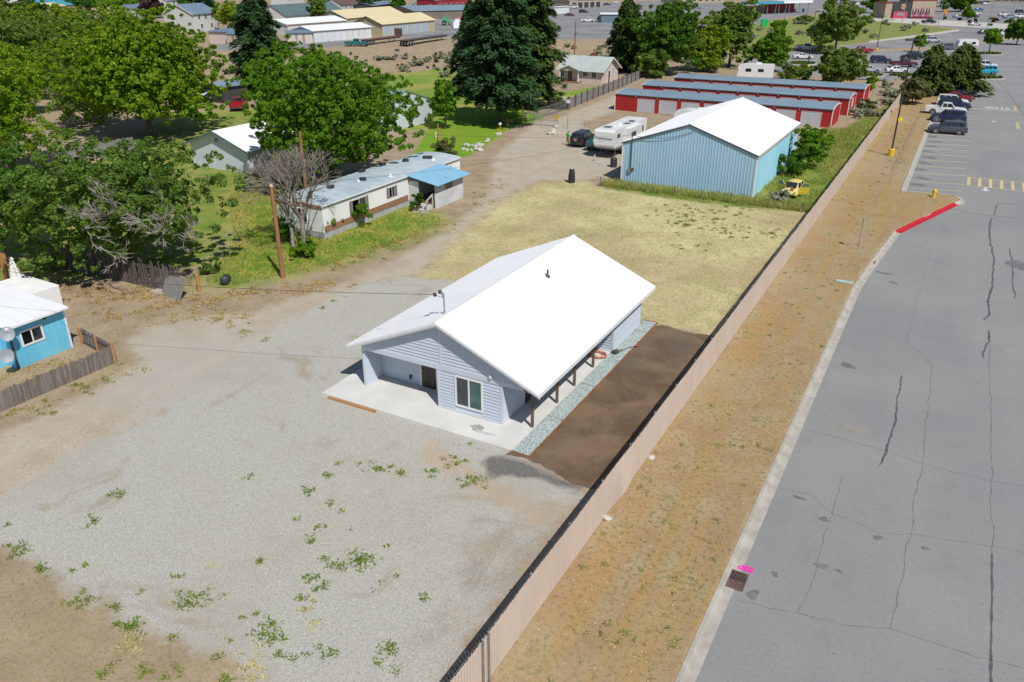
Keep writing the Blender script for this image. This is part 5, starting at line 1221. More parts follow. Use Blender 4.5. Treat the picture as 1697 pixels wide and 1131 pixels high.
parked(1577, 174, 'suv', 'white', .02, 'white SUV facing the aisle beyond the white pickup')
parked(1586, 166, 'sedan', 'red', .03, 'dark red sedan in the middle of the parked row')
parked(1592, 161, 'sedan', 'black', .05, 'black sedan beyond the red sedan in the parked row', dy=-.5)
parked(1588, 157, 'pickup', 'slate', PI, 'slate blue pickup truck nosed towards the pines')
parked(1590, 151, 'sedan', 'white', PI, 'white sedan behind the slate pickup at the pines')
parked(1586, 147, 'sedan', 'slate', PI, 'grey sedan farthest in the row under the pines')
G2 = 'cars in the far parking lot'
def lot(u, v, kind, col, hd, label, z=ROADZ, g=G2, **k):
    p = at(u, v); return car(kind, col, (p.x, p.y, z if z is not None else float(hgt(p.x, p.y))), hd, label, g, **k)
VW = YAW   # direction across the view
lot(1632, 122, 'suv', 'cyan', PI + .1, 'turquoise SUV beside the planted island in the far lot')
lot(1633, 113, 'suv', 'white', .1, 'white SUV just behind the turquoise SUV')
lot(1440, 119, 'sedan', 'silver', .35, 'silver grey sedan at the end of the planted island')
lot(1486, 120, 'sedan', 'white', .35, 'white sedan beside the lamp pole in the far lot')
lot(1497, 110, 'pickup', 'maroon', .3, 'dark maroon pickup behind the white sedan')
lot(1459, 104, 'suv', 'navy', .3, 'navy SUV parked alone left of the dark estate car')
lot(1509, 98, 'suv', 'black', PI + .35, 'black estate car facing left beyond the maroon pickup')
lot(1427, 88, 'pickup', 'red', PI + .5, 'bright red pickup near the yellow based lamp pole')
G3 = 'vehicles on the far road'
lot(1564, 82, 'suv', 'slate', PI + .45, 'slate SUV towing the white camper trailer', g=G3)
lot(1545, 71, 'suv', 'silver', .45, 'silver SUV on the curved road', z=.0, g=G3)
lot(1535, 66, 'sedan', 'navy', .45, 'navy car leading the silver SUV on the curved road', z=.0, g=G3)
lot(1664, 59, 'van', 'white', PI + .6, 'white passenger van beside the round street tree', z=ROADZ, g=G3)
lot(1632, 57, 'sedan', 'slate', .5, 'dark sedan behind the young street tree', z=.0, g=G3)
lot(1615, 43, 'sedan', 'silver', .5, 'silver sedan driving on the main road', z=.0, g=G3)
lot(1539, 39, 'pickup', 'black', .5, 'black pickup passing the restaurant front', z=.0, g=G3)
lot(1430, 35, 'pickup', 'navy', .5, 'dark pickup on the main road left of the restaurant', z=.0, g=G3)
lot(1330, 97, 'sedan', 'white', .35, 'white sedan under the sparse tall tree', z=ROADZ, g=G3)
lot(1335, 84, 'pickup', 'white', .35, 'white pickup behind the sparse tall tree', z=.0, g=G3)
for i, (u, v, kd, c, hd, lb) in enumerate([
 (1249, 31, 'pickup', 'white', .5, 'white pickup near the green bin at the fuel station'), (1241, 42, 'sedan', 'white', .5, 'white car below the fuel station pickup'),
 (1664, 27, 'pickup', 'white', .5, 'white pickup in the lot right of the restaurant'), (1672, 31, 'pickup', 'steel', .5, 'pale blue pickup in front of the white one'), (1690, 30, 'pickup', 'white', .5, 'white pickup at the right border'),
 (1622, 18, 'sedan', 'blue', .5, 'bright blue sedan behind the restaurant lot'), (1588, 30, 'sedan', 'steel', .5, 'pale blue sedan next to the restaurant'), (1612, 30, 'suv', 'black', .5, 'black SUV behind the small tree by the restaurant'), (1617, 25, 'suv', 'white', .5, 'white SUV beside the black one near the restaurant'),
 (1690, 22, 'suv', 'navy', .5, 'dark SUV at the upper right border'), (1556, 12, 'sedan', 'navy', .5, 'dark blue car behind the restaurant'), (1557, 6, 'sedan', 'slate', .5, 'grey car behind the restaurant, farthest'), (1624, 7, 'suv', 'maroon', .5, 'dark red SUV at the top of the picture'), (1634, 8, 'sedan', 'white', .5, 'white car at the top of the picture beside the dark red SUV'),
 (1392, 8, 'sedan', 'navy', .5, 'dark blue car parked left of the big shade trees'), (1404, 8, 'suv', 'steel', .5, 'pale blue SUV parked left of the big shade trees'), (1414, 7, 'suv', 'black', .5, 'black SUV parked left of the big shade trees'), (1423, 9, 'sedan', 'white', .5, 'white car parked left of the big shade trees'),
 (974, 37, 'pickup', 'white', .5, 'white pickup standing alone in the wide grey lot'), (967, 22, 'suv', 'black', .5, 'black SUV in the upper grey lot'), (944, 27, 'sedan', 'maroon', .5, 'dark maroon car beside the white box trailer'), (936, 13, 'van', 'maroon', .5, 'maroon van near the arched building'), (951, 14, 'van', 'white', .5, 'white van in front of the arched building'), (996, 34, 'suv', 'black', 1.6, 'black SUV at the end of the low blue building'),
 (1006, 9, 'sedan', 'navy', .5, 'dark blue car right of the arched building'), (1040, 11, 'suv', 'red', .5, 'red car above the low blue building'), (1022, 6, 'sedan', 'white', .5, 'white car at the far end of the grey lot'), (1154, 15, 'pickup', 'steel', .5, 'pale blue pickup in the far lot between the tall trees'), (1140, 16, 'sedan', 'white', .5, 'white car half hidden behind the tall green tree'),
 (715, 14, 'suv', 'white', .4, 'white truck in front of the red canopy building'), (690, 9, 'pickup', 'steel', .4, 'pale pickup on the far upper lot'), (700, 6, 'pickup', 'white', .4, 'white pickup on the far upper lot'), (650, 21, 'sedan', 'white', .4, 'white car under the blue grey carport'), (622, 21, 'pickup', 'tan', .4, 'tan pickup beside the carport'),
 (591, 77, 'pickup', 'teal', .55, 'teal pickup beside the rusty flatbed trailer')]):
    p = at(u, v); car(kd, c, (p.x, p.y, float(hgt(p.x, p.y))), hd, lb, 'small distant vehicles')
p = at(397, 181); car('pickup', 'red', (p.x, p.y, 0), 2.2, 'red pickup parked under the pale carport roof')
p = at(337, 176); car('van', 'white', (p.x, p.y, 0), 2.2, 'white van half hidden behind the big maple')
# SUV with a spare wheel, teal pickup, fifth-wheel camper and its neighbours
S = car('suv', 'black', (-41.2, 93.6, 0), PI/2 + .05, 'black SUV with a spare wheel on its back door')
ty, rim = wheel_meshes(.37); o = put('spare_wheel', ty, S, (-2.42, .1, .95), (0, 0, PI/2)); put('rim', rim, o)
P_ = car('pickup', 'teal', (-38.4, 92.9, 0), PI/2 + .04, 'teal pickup with white bundles in its bed beside the camper'); MB().box(-2.2, -.5, .7, -1.3, .3, 1.3).build('cargo', M_WPVC, P_)
M_RVW = pm('white_gelcoat', (.74, .74, .73), (.70, .70, .69), .8, .35); M_RVG = pm('grey_camper_skirt', (.20, .20, .205), (.15, .15, .155), 1, .5)
RV = thing('camper_trailer', 'large white fifth wheel camper beside the blue workshop', 'camper', (-35.6, 87.0, 0), .0)
mb = MB(); prof = [(0, 1.25), (-.22, 1.55), (-.15, 3.05), (.1, 3.25), (10.4, 3.25), (10.5, 3.1), (10.5, .75), (2.9, .75), (2.6, 1.25)]
k = len(prof); mb.add([(-1.25, y, z) for y, z in prof] + [(1.25, y, z) for y, z in prof], [tuple(range(k)), tuple(range(2*k-1, k-1, -1))] + [(i, k+i, k+(i+1) % k, (i+1) % k) for i in range(k)][::1]); o = mb.build('body', M_RVW, RV)
bmx = bmesh.new(); bmx.from_mesh(o.data); bmesh.ops.recalc_face_normals(bmx, faces=bmx.faces[:]); bmx.to_mesh(o.data); bmx.free()
MB().box(-1.2, .3, 1.0, 1.2, 2.6, 1.24).build('pin_box', M_RVG, RV); MB().box(-1.18, 3.0, .45, 1.18, 10.4, .74).build('underbelly', M_RVG, RV)
MB().box(1.26, 3.4, 1.0, 1.75, 7.6, 3.0).build('slide_out', M_RVW, RV)
for a in ((1.252, .8, 2.3, 1.27, 1.6, 2.75), (1.752, 4.2, 1.9, 1.77, 5.6, 2.5), (1.252, 8.3, 1.8, 1.27, 9.4, 2.5)): MB().box(*a).build('window', M_CGL, RV)
MB().box(-.35, 3.2, 3.255, .35, 4.2, 3.55).build('air_conditioner', M_WPVC, RV)
for a in ((-.9, 1.5, 3.255, .0, 2.4, 3.30), (.3, 4.9, 3.255, 1.0, 5.7, 3.30), (.3, 6.6, 3.255, .95, 7.2, 3.36)): MB().box(*a).build('roof_hatch', M_CGL, RV)
for y in (6.6, 7.5):
    for s in (-1, 1): w = put('wheel', wheel_meshes(.37)[0], RV, (s*1.08, y, .37)); put('rim', wheel_meshes(.37)[1], w)
for s in (-1, 1): MB().tube((s*.9, 1.2, 0), (s*.9, 1.2, 1.1), .05, n=6).build('landing_leg', M_RVG, RV)
o = put('lettering', text_mesh('MONTANA', .30, pm('grey_decal', (.16, .17, .2), None, 3, .5), .004, .008), RV, (.15, -.21, 2.3), (PI/2 - .045, 0, 0)); o.scale = (1.1, 1, 1)
MB().path([(-1.15, -.215, 2.75), (-1.0, -.225, 2.45), (-.75, -.23, 2.25), (-.9, -.225, 2.5)], .02, 4).build('decal', MATS['grey_decal'], RV)
# white motorhome behind the rear storage row and another behind the workshop roof
def motorhome(p, rz, label, L=7.0):
    T = thing('motorhome', label, 'motorhome', p, rz, 'white motorhomes'); mb = MB(); h = L/2
    prof = [(-h, .6), (-h, 3.0), (h - 1.6, 3.05), (h - .2, 2.75), (h, 2.2), (h - .35, 1.9), (h - .1, 1.2), (h, .6)]
    k = len(prof); mb.add([(x, -1.18, z) for x, z in prof] + [(x, 1.18, z) for x, z in prof], [tuple(range(k)), tuple(range(2*k-1, k-1, -1))] + [(i, k+i, k+(i+1) % k, (i+1) % k) for i in range(k)]); o = mb.build('body', M_RVW, T)
    bmx = bmesh.new(); bmx.from_mesh(o.data); bmesh.ops.recalc_face_normals(bmx, faces=bmx.faces[:]); bmx.to_mesh(o.data); bmx.free()
    MB().hexa([(h - .12, -1.0, 2.3), (h + .02, -1.0, 2.25), (h + .02, 1.0, 2.25), (h - .12, 1.0, 2.3)], [(h - .2, -1.0, 2.72), (h - .1, -1.0, 2.7), (h - .1, 1.0, 2.7), (h - .2, 1.0, 2.72)]).build('windshield', M_CGL, T)
    for s in (-1, 1):
        for x in (-1.6, .8): MB().box(x, s*1.185, 1.6, x + 1.1, s*1.2, 2.2).build('side_window', M_CGL, T)
    MB().box(-1, -.4, 3.0, 0, .4, 3.3).build('air_conditioner', M_WPVC, T)
    for x in (-h + 1.6, h - 1.2):
        for s in (-1, 1): w = put('wheel', wheel_meshes(.37)[0], T, (x, s*1.02, .37)); put('rim', wheel_meshes(.37)[1], w)
p = at(1238, 138); motorhome((p.x, p.y + 6, 0), PI + .2, 'white motorhome roof showing behind the rearmost red storage row')
p = at(1140, 205); motorhome((-31.0, 108.0, 0), PI + .1, 'white motorhome behind the ridge of the blue workshop', 6.0)
# small camper on the road
T = thing('travel_trailer', 'small white travel trailer with rounded ends on the far road', 'camper', cpx(1600, 82, ROADZ), PI + .45)
mb = MB(); prof = [(-2.6, .6), (-2.75, 1.4), (-2.5, 2.5), (-2.1, 2.75), (2.0, 2.75), (2.45, 2.4), (2.7, 1.4), (2.5, .6)]; k = 8
mb.add([(x, -1.1, z) for x, z in prof] + [(x, 1.1, z) for x, z in prof], [tuple(range(k)), tuple(range(2*k-1, k-1, -1))] + [(i, k+i, k+(i+1) % k, (i+1) % k) for i in range(k)]); o = mb.build('body', M_RVW, T)
bmx = bmesh.new(); bmx.from_mesh(o.data); bmesh.ops.recalc_face_normals(bmx, faces=bmx.faces[:]); bmx.to_mesh(o.data); bmx.free()
for s in (-1, 1):
    for x in (-1.9, .6): MB().box(x, s*1.105, 1.5, x + 1.0, s*1.12, 2.15).build('window', M_CGL, T)
    MB().box(-2.5, s*1.105, .7, 2.4, s*1.115, 1.15).build('side_stripe', M_TAUPE, T)
    w = put('wheel', wheel_meshes(.33)[0], T, (-.2, s*.95, .33)); put('rim', wheel_meshes(.33)[1], w)
MB().tube((2.5, 0, .55), (3.7, 0, .55), .05, n=6).build('drawbar', M_RVG, T)
# yellow beetle-shaped wreck with open doors
T = thing('old_car', 'rusty yellow rounded old car with both doors wide open in the tall grass', 'car', (-12.9, 80.6, .0), -PI/2 - .12)
Y1 = pm('faded_yellow_paint', (.62, .50, .12), (.66, .58, .25), 1.2, .5); RUST = pm('rust_patch', (.30, .09, .03), (.20, .07, .03), 4, .9)
st = [(-1.98, .40, .55, .60, .45), (-1.75, .30, .75, .95, .58), (-1.3, .28, .85, 1.22, .66), (-.75, .28, .9, 1.43, .70), (-.1, .28, .9, 1.48, .70), (.45, .28, .9, 1.38, .68), (.78, .28, .86, .96, .66), (1.2, .3, .72, .86, .58), (1.65, .34, .58, .68, .46), (1.92, .42, .48, .52, .3)]
mb = MB(); n = 11
for x, b0, b1, tp, w in st:
    half = [(w*.9, b0), (w, b0 + .12), (w*1.02, (b0+b1)/2), (w*.97, b1), (w*(.80 if tp > 1.1 else .75), tp - .08)]
    for y, z in half + [(0, tp)] + [(-y, z) for y, z in reversed(half)]: mb.v.append((x, y, z))
for i in range(len(st)-1):
    for j in range(n-1): mb.f.append((i*n+j, i*n+j+1, (i+1)*n+j+1, (i+1)*n+j))
mb.f += [tuple(range(n-1, -1, -1)), tuple((len(st)-1)*n + j for j in range(n))]; mb.m = [0]*len(mb.f); mb.build('body', Y1, T, smooth=True)
MB().hexa([(.77, -.50, 1.0), (.80, -.50, 1.0), (.80, .50, 1.0), (.77, .50, 1.0)], [(.47, -.48, 1.33), (.52, -.48, 1.35), (.52, .48, 1.35), (.47, .48, 1.33)]).build('windshield', M_CGL, T)
MB().hexa([(.84, -.46, .87), (.98, -.44, .84), (.98, .44, .84), (.84, .46, .87)], [(.84, -.46, .95), (.98, -.44, .92), (.98, .44, .92), (.84, .46, .95)]).build('cowl_gap', M_CGL, T)
MB().hexa([(1.0, -.05, .80), (1.5, -.05, .66), (1.5, .38, .66), (1.0, .42, .80)], [(1.0, -.02, .925), (1.5, -.02, .745), (1.5, .3, .72), (1.0, .34, .9)]).build('rusty_bonnet', RUST, T)
for s in (-1, 1):
    for x in (-.72, .02): MB().hexa([(x, s*.655, .95), (x + .6, s*.655, .95), (x + .6, s*.70, .95), (x, s*.70, .95)] , [(x + .05, s*.56, 1.33), (x + .5, s*.56, 1.33), (x + .5, s*.61, 1.33), (x + .05, s*.61, 1.33)]).build('side_window', M_CGL, T)
    for x in (1.2, -1.25):
        mb = MB(); mb.lathe([(.46, -.06), (.44, .12), (.33, .28), (.12, .36)], n=12); o = mb.build('fender', Y1, T, (x, s*.60, .34), smooth=True); o.scale = (1.0, .55, 1)
        w = put('wheel', wheel_meshes(.31)[0], T, (x, s*.66, .28)); put('rim', wheel_meshes(.31)[1], w)
    MB().tube((1.52, s*.6, .62), (1.62, s*.62, .60), .11, .09, n=10).build('headlight', M_HL, T)
    # open door: lower panel and window frame, swung out from its front hinge
    D = MB().box(-1.0, -.03, .0, 0, .03, .62).build('door', pm('bright_yellow_paint', (.60, .47, .035), (.55, .42, .04), 2, .4), T, (.55, s*.68, .33)); D.rotation_euler = (0, 0, (-1 if s > 0 else 1)*1.15)
    mb = MB(); mb.path([(-.97, 0, .62), (-.86, 0, 1.0), (-.4, 0, 1.05), (-.08, 0, .64)], .028, 6); mb.build('window_frame', Y1, D)
    MB().add([(-.94, .004, .64), (-.85, .004, .98), (-.4, .004, 1.03), (-.12, .004, .64), (-.94, -.004, .64), (-.85, -.004, .98), (-.4, -.004, 1.03), (-.12, -.004, .64)], [(0, 1, 2, 3), (7, 6, 5, 4)]).build('pane', glassmat('dusty_glass', (.10, .16, .08), (.16, .22, .12)), D)
MB().path([(1.98, -.5, .42), (2.05, 0, .42), (1.98, .5, .42)], .04, 6).build('bumper', M_GALV, T)
# ------------------------------------------------------------------ person in a green shirt
def person(p, rz):
    Vv = {}; E = []; Rr = []; vs = []
    def v(n, x, y, z, r, par=None):
        Vv[n] = len(vs); vs.append((x, y, z)); Rr.append(r)
        if par: E.append((Vv[par], Vv[n]))
    v('pelvis', 0, 0, .95, .15); v('waist', 0, 0, 1.1, .14, 'pelvis'); v('chest', 0, .01, 1.32, .17, 'waist'); v('neck', 0, .02, 1.48, .065, 'chest'); v('jaw', 0, .05, 1.57, .075, 'neck'); v('head', 0, .045, 1.66, .10, 'jaw'); v('crown', 0, .03, 1.74, .075, 'head')
    for s, sd in ((-1, 'l'), (1, 'r')):
        v('hip'+sd, s*.10, 0, .88, .105, 'pelvis'); v('knee'+sd, s*.12, .03, .48, .07, 'hip'+sd); v('ank'+sd, s*.13, -.01, .10, .048, 'knee'+sd); v('toe'+sd, s*.14, .16, .04, .04, 'ank'+sd)
        v('sh'+sd, s*.19, .0, 1.41, .075, 'chest'); v('el'+sd, s*.27, .0, 1.14, .05, 'sh'+sd); v('wr'+sd, s*.18, .2, 1.05, .035, 'el'+sd); v('palm'+sd, s*.13, .27, 1.06, .032, 'wr'+sd)
        for f in range(4): v('f%d' % f+sd, s*(.07 + .012*f), .30 + .01*f, 1.085 - .018*f, .009, 'palm'+sd)
        v('th'+sd, s*.10, .25, 1.10, .010, 'wr'+sd)
    me = bpy.data.meshes.new('person'); me.from_pydata(vs, E, []); o = bpy.data.objects.new('person', me); COL.objects.link(o)
    md = o.modifiers.new('skin', 'SKIN'); 
    for i, r in enumerate(Rr): me.skin_vertices[0].data[i].radius = (r, r*.85 if i < 3 else r)
    me.skin_vertices[0].data[0].use_root = True
    o.modifiers.new('sub', 'SUBSURF').levels = 2
    dg = bpy.context.evaluated_depsgraph_get(); m2 = bpy.data.meshes.new_from_object(o.evaluated_get(dg)); bpy.data.objects.remove(o); m2.name = 'person'
    m2.materials.clear()
    for mt in (pm('skin', (.45, .26, .18), None, 4, .6), pm('green_shirt', (.02, .48, .16), (.03, .40, .14), 6, .8), pm('khaki_trousers', (.30, .22, .13), (.25, .18, .11), 6, .85), pm('dark_hair', (.03, .022, .018), None, 8, .8), pm('brown_shoe', (.06, .035, .02), None, 5, .6)): m2.materials.append(mt)
    for f in m2.polygons:
        c = f.center; k = 2
        if c.z > 1.0: k = 1
        if c.z > 1.49 or (c.y > .12 and 1.0 < c.z < 1.2) or (abs(c.x) > .24 and c.z < 1.2): k = 0
        if c.z > 1.62 and (c.y < .07 or c.z > 1.74): k = 3
        if c.z < .09: k = 4
        f.material_index = k; f.use_smooth = True
    o = put('person', m2, None, p, (0, 0, rz)); tag(o, 'person in green shirt and khaki trousers standing behind the black SUV', 'person'); return o
person((-42.65, 92.1, 0), -.3)
# ------------------------------------------------------------------ yard things
T = thing('tyre_stack', 'stack of old tyres at the edge of the track before the workshop', 'tyres', (-33.95, 74.6, 0))
for k, (q, z) in enumerate(((.98, .12), (1.0, .34), (.98, .56), (.95, .77), (.85, .97), (.75, 1.15), (.72, 1.32))): o = put('tyre', ME_T, T, (R.uniform(-.04, .04), R.uniform(-.04, .04), z)); o.scale = (q*1.1, q*1.1, 1.05)
MB().lathe([(.2, 1.36), (.2, 1.42), (.05, 1.43)], n=10).build('white_cap', M_WPVC, T)
T = thing('barrel', 'black plastic barrel beside the camper and the blue workshop corner', 'barrel', (-32.9, 83.4, 0))
MB().lathe([(.34, 0), (.38, .05), (.38, .35), (.36, .38), (.38, .41), (.38, .7), (.36, .73), (.38, .76), (.38, .95), (.33, 1.0)], n=16).build('shell', MATS['black_plastic'], T, smooth=True); MB().lathe([(.34, .985), (.34, 1.02), (.1, 1.03)], n=14).build('lid', M_BUMP, T)
for (x, y, rz, L, w, lb) in ((-34.2, 83.8, .9, 1.4, .14, 'pale plank lying in the dirt under the camper'), (-35.2, 84.4, .2, 1.1, .2, 'short pale board lying before the camper'), (-32.8, 78.4, .1, 1.6, .18, 'white plank lying in the dry grass near the tyre stack'), (-29.5, 75.4, -.1, 4.4, .22, 'long grey plank on the ground along the wire fence')):
    o = MB().box(-L/2, -w/2, 0, L/2, w/2, .05).build('plank', M_RAIL, None, (x, y, .02)); o.rotation_euler = (0, 0, rz); tag(o, lb, 'plank')
o = MB().box(-.08, -.08, 0, .08, .08, .7).box(-.25, -.06, 0, -.08, .06, .12).build('stake', M_RAIL, None, (-36.0, 85.2, 0)); tag(o, 'short pale stake standing before the camper nose', 'stake')
# chain link gate, its posts and signs
M_YP = pm('yellow_post_paint', (.62, .46, .03), (.55, .40, .03), 3, .5)
def pipe_gate(name, label, a, b, h, mat, swing=None):
    a, b = Vector((a[0], a[1], 0)), Vector((b[0], b[1], 0)); T = thing(name, label, 'gate', a, 0); d = b - a; L = d.length; d.normalize()
    mb = MB()
    for z in (.15, h/2, h): mb.tube(d*.02 + Vector((0, 0, z)), d*L + Vector((0, 0, z)), .03, n=6)
    for s in (0, .5, 1): mb.tube(d*L*s + Vector((0, 0, .15)), d*L*s + Vector((0, 0, h)), .03, n=6)
    mb.build('frame', mat, T); mb = MB(); n = int(L/.16)
    for i in range(n): mb.tube(d*(L*i/n) + Vector((0, 0, .15)), d*min(L*i/n + h, L) + Vector((0, 0, min(h, .15 + L - L*i/n))), .006, n=3, cap=False); mb.tube(d*(L*i/n) + Vector((0, 0, h)), d*min(L*i/n + h, L) + Vector((0, 0, max(.15, h - (L - L*i/n)))), .006, n=3, cap=False)
    mb.build('mesh_fabric', mat, T); return T
GT = pipe_gate('chain_link_gate', 'galvanised chain link gate across the gravel lane', (-54.4, 102.8), (-49.3, 102.9), 1.6, M_GALV)
o = MB().box(4.75, -.06, 1.0, 5.35, -.03, 1.6).build('yellow_sign', M_YP, GT); 
pipe_gate('chain_link_gate', 'open chain link gate leaf swung back to the grey fence corner', (-54.6, 104.5), (-54.5, 116.8), 1.5, M_GALV)
for p, h, m, r, lb in (((-54.65, 102.64), 2.5, M_YP, .11, 'tall yellow gate post at the gravel lane'), ((-47.5, 102.4), 1.8, M_GALV, .05, 'grey steel post at the right end of the gate')):
    o = MB().lathe([(r, 0), (r, h), (r*.5, h + .06)], (p[0], p[1], 0), 8).build('gate_post', m); tag(o, lb, 'post')
T = thing('mesh_fence', 'low wire mesh fence between the gate and the camper', 'fence', (-47.5, 102.4, 0))
pme = MB().tube((0, 0, 0), (0, 0, 1.3), .03, n=6).mesh('post', M_GALV)
for k in range(7): put('post', pme, T, (k*2.4, .3*k, 0))
for z in (.2, .7, 1.25): MB().tube((0, 0, z), (14.4, 1.8, z), .008, n=4).build('wire', M_GALV, T)
def mailbox(p, lb, c):
    T = thing('mailbox', lb, 'mailbox', p, 0.3); MB().box(-.05, -.05, 0, .05, .05, 1.1).build('post', M_YP, T); MB().box(-.35, -.05, 0, -.25, .05, .7).build('post', M_YP, T)
    mb = MB(); pr = [(-.14, 1.1), (.14, 1.1), (.14, 1.28), (.08, 1.38), (-.08, 1.38), (-.14, 1.28)]; mb.add([(x, -.25, z) for x, z in pr] + [(x, .25, z) for x, z in pr], [tuple(range(5, -1, -1)), tuple(range(6, 12))] + [(i, (i+1) % 6, 6+(i+1) % 6, 6+i) for i in range(6)]); mb.build('box', c, T)
mailbox((at(829, 221).x, at(829, 221).y, 0), 'white mailbox on yellow posts at the lawn corner', M_WPVC); 
T = thing('mailbox', 'grey newspaper box leaning by the tall yellow gate post', 'mailbox', (-54.0, 102.2, 0), .2); MB().box(-.04, -.04, 0, .04, .04, 1.3).build('post', M_OLDD, T); MB().box(-.3, -.25, 1.3, .3, .25, 1.6).build('box', M_MOBW, T)
T = thing('wheelbarrow', 'orange wheelbarrow under the big firs', 'wheelbarrow', (at(845, 206).x, at(845, 206).y, 0), .5)
MB().hexa([(-.35, -.2, .35), (.3, -.2, .35), (.3, .2, .35), (-.35, .2, .35)], [(-.6, -.38, .7), (.65, -.38, .75), (.65, .38, .75), (-.6, .38, .7)]).build('tray', pm('orange_tray', (.55, .25, .08), None, 3, .6), T); w = put('wheel', wheel_meshes(.31)[0], T, (.75, 0, .2)); w.scale = (.65,)*3
for s in (-1, 1): MB().path([(.75, s*.1, .2), (0, s*.25, .3), (-1.1, s*.3, .6)], .025, 5).build('handle', M_RAIL, T); MB().tube((-.4, s*.25, .35), (-.45, s*.28, 0), .02, n=5).build('leg', M_DKPIPE, T)
o = MB().lathe([(.14, 0), (.16, .4), (.12, .45)], (at(841, 210).x, at(841, 210).y, 0), 10).build('pink_bucket', pm('pink_plastic', (.7, .3, .4), None, 3, .5)); tag(o, 'small pink bucket beside the wheelbarrow', 'bucket')
for (u, v, h, m, lb) in ((726.5, 231, 1.9, M_ORW, 'tall orange survey post on the lawn'), (728.5, 231, 1.3, M_ORW, 'shorter orange post right of the tall one on the lawn'), (722.5, 230, .8, M_WPVC, 'short white pipe left of the orange lawn posts')):
    p = at(u, v); o = MB().lathe([(.09, 0), (.08, h), (.03, h + .03)], (p.x, p.y, 0), 8).build('lawn_post', m); tag(o, lb, 'post')
p = Vector((-54.4, 117.1, 0)); T = thing('notice_sign', 'two white notice boards on the grey fence corner', 'sign', p, 0)
for x, z in ((-.75, 1.45), (.0, 1.05)): MB().box(x - .35, -.12, z, x + .45, -.09, z + .55).build('notice', M_WPVC, T); 
MB().tube((.1, -.05, 0), (.1, -.05, 1.7), .04, n=6).build('post', M_GALV, T)
# ------------------------------------------------------------------ lamp poles, sign posts, hydrant, poles and wires
M_LP = pm('dark_pole_paint', (.03, .028, .03), (.05, .048, .05), 4, .5); M_YB = pm('yellow_base_paint', (.72, .50, .02), (.62, .42, .03), 2, .55)
def lamp(p, h, label, heads=2, z=0):
    T = thing('lamp_pole', label, 'lamp pole', (p.x, p.y, z), YAW, 'parking lot lamp poles')
    MB().lathe([(.36, -.1), (.36, .72), (.30, .80)], n=14).build('base', M_YB, T); MB().tube((0, 0, .78), (0, 0, h), .11, .075, n=8).build('pole', M_LP, T)
    for s in ((-1, 1) if heads == 2 else (1,)): MB().box(s*.12, -.2, h - .12, s*.85, .2, h + .06).build('lamp_head', M_LP, T)
    return T
L1 = at(1476, 258); l1 = lamp(L1, 12.9, 'black lamp pole with yellow base on the verge by the sign posts')
MB().lathe([(.30, 0), (.30, .03), (.05, .04)], n=14).build('round_sign', M_YB, l1, (.22, -.12, 4.2)).rotation_euler = (PI/2, 0, .2)
lamp(at(1338, 113), tall(at(1338, 113), 18), 'black lamp pole with yellow base behind the grey green trees', 1, ROADZ); lamp(at(1452.5, 84), tall(at(1452.5, 84), 26), 'black lamp pole with yellow base near the red pickup', 1, ROADZ)
def plain_pole(p, h, label, arm=True, m=None):
    z = float(hgt(p.x, p.y)); T = thing('street_lamp', label, 'street lamp', (p.x, p.y, z), YAW, 'far street lamps'); MB().tube((0, 0, 0), (0, 0, h), .12, .07, n=6).build('pole', m or M_GALV, T); MB().path([(0, 0, h - .1), (-.8, 0, h + .35), (-2.2, 0, h + .4)], .06, 5).build('arm', m or M_GALV, T); MB().box(-2.9, -.15, h + .33, -2.1, .15, h + .46).build('lamp_head', M_LP, T)
for u, v, vt, lb in ((1634, 58, 4, 'grey street lamp with curved arm in front of the young street tree'), (1672, 46, 1, 'dark street lamp near the white van', ), (1553, 49, 2, 'grey street lamp beside the main road sweep'), (1494, 42, 0, 'slim street lamp left of the restaurant'), (1283, 36, 1, 'dark pole at the fuel station canopy'), (1300, 34, 0, 'grey pole at the fuel station canopy')): plain_pole(at(u, v), tall(at(u, v), vt), lb)
SG = 'small sign posts along the verge'
names = ['nearest', 'second', 'third', 'fourth', 'fifth', 'sixth', 'seventh', 'eighth', 'ninth', 'farthest']
for k, (x, y) in enumerate(((935, 1045), (955, 1000), (974, 962), (994, 922), (1010, 885), (1026, 850), (1042, 815), (1058, 780), (1074, 742), (1098, 690))):
    p = z5(x, y); T = thing('sign_post', names[k] + ' of the thin sign posts in the row beside the stalls', 'sign', (p.x, p.y, 0), 0, SG); MB().tube((0, 0, 0), (0, 0, 2.1), .025, n=6).build('post', M_GALV, T); MB().box(.03, -.15, 1.5, .045, .15, 1.98).build('plate', M_GALV, T)
p = at(1421.7, 412.8); T = thing('sign_post', 'lone thin sign post on the dry verge near the kerb bend', 'sign', (p.x, p.y, 0), 0, SG); MB().tube((0, 0, 0), (0, 0, 2.5), .03, n=6).build('post', M_GALV, T); MB().box(.03, -.2, 1.9, .045, .2, 2.45).build('plate', M_GALV, T)
p = at(1547, 327); T = thing('fire_hydrant', 'yellow fire hydrant on the grass beside the red kerb', 'fire hydrant', (p.x, p.y, 0)); MB().lathe([(.20, 0), (.20, .06), (.14, .08), (.14, .55), (.19, .58), (.19, .62), (.15, .70), (.06, .80), (.05, .86)], n=12).build('barrel', M_YB, T)
for s in (-1, 1): MB().tube((0, 0, .45), (s*.24, 0, .45), .08, .09, n=8).build('outlet', M_YB, T)
MB().tube((0, 0, .42), (0, -.26, .42), .10, .11, n=8).build('outlet', M_YB, T)
o = MB().box(-.55, -.2, 0, .55, .2, .06).build('utility_box', pm('pale_green_lid', (.45, .58, .56), None, 3, .6), None, (at(1399, 468).x, at(1399, 468).y, .01)); tag(o, 'pale green utility box lid in the dry verge by the kerb', 'utility lid')
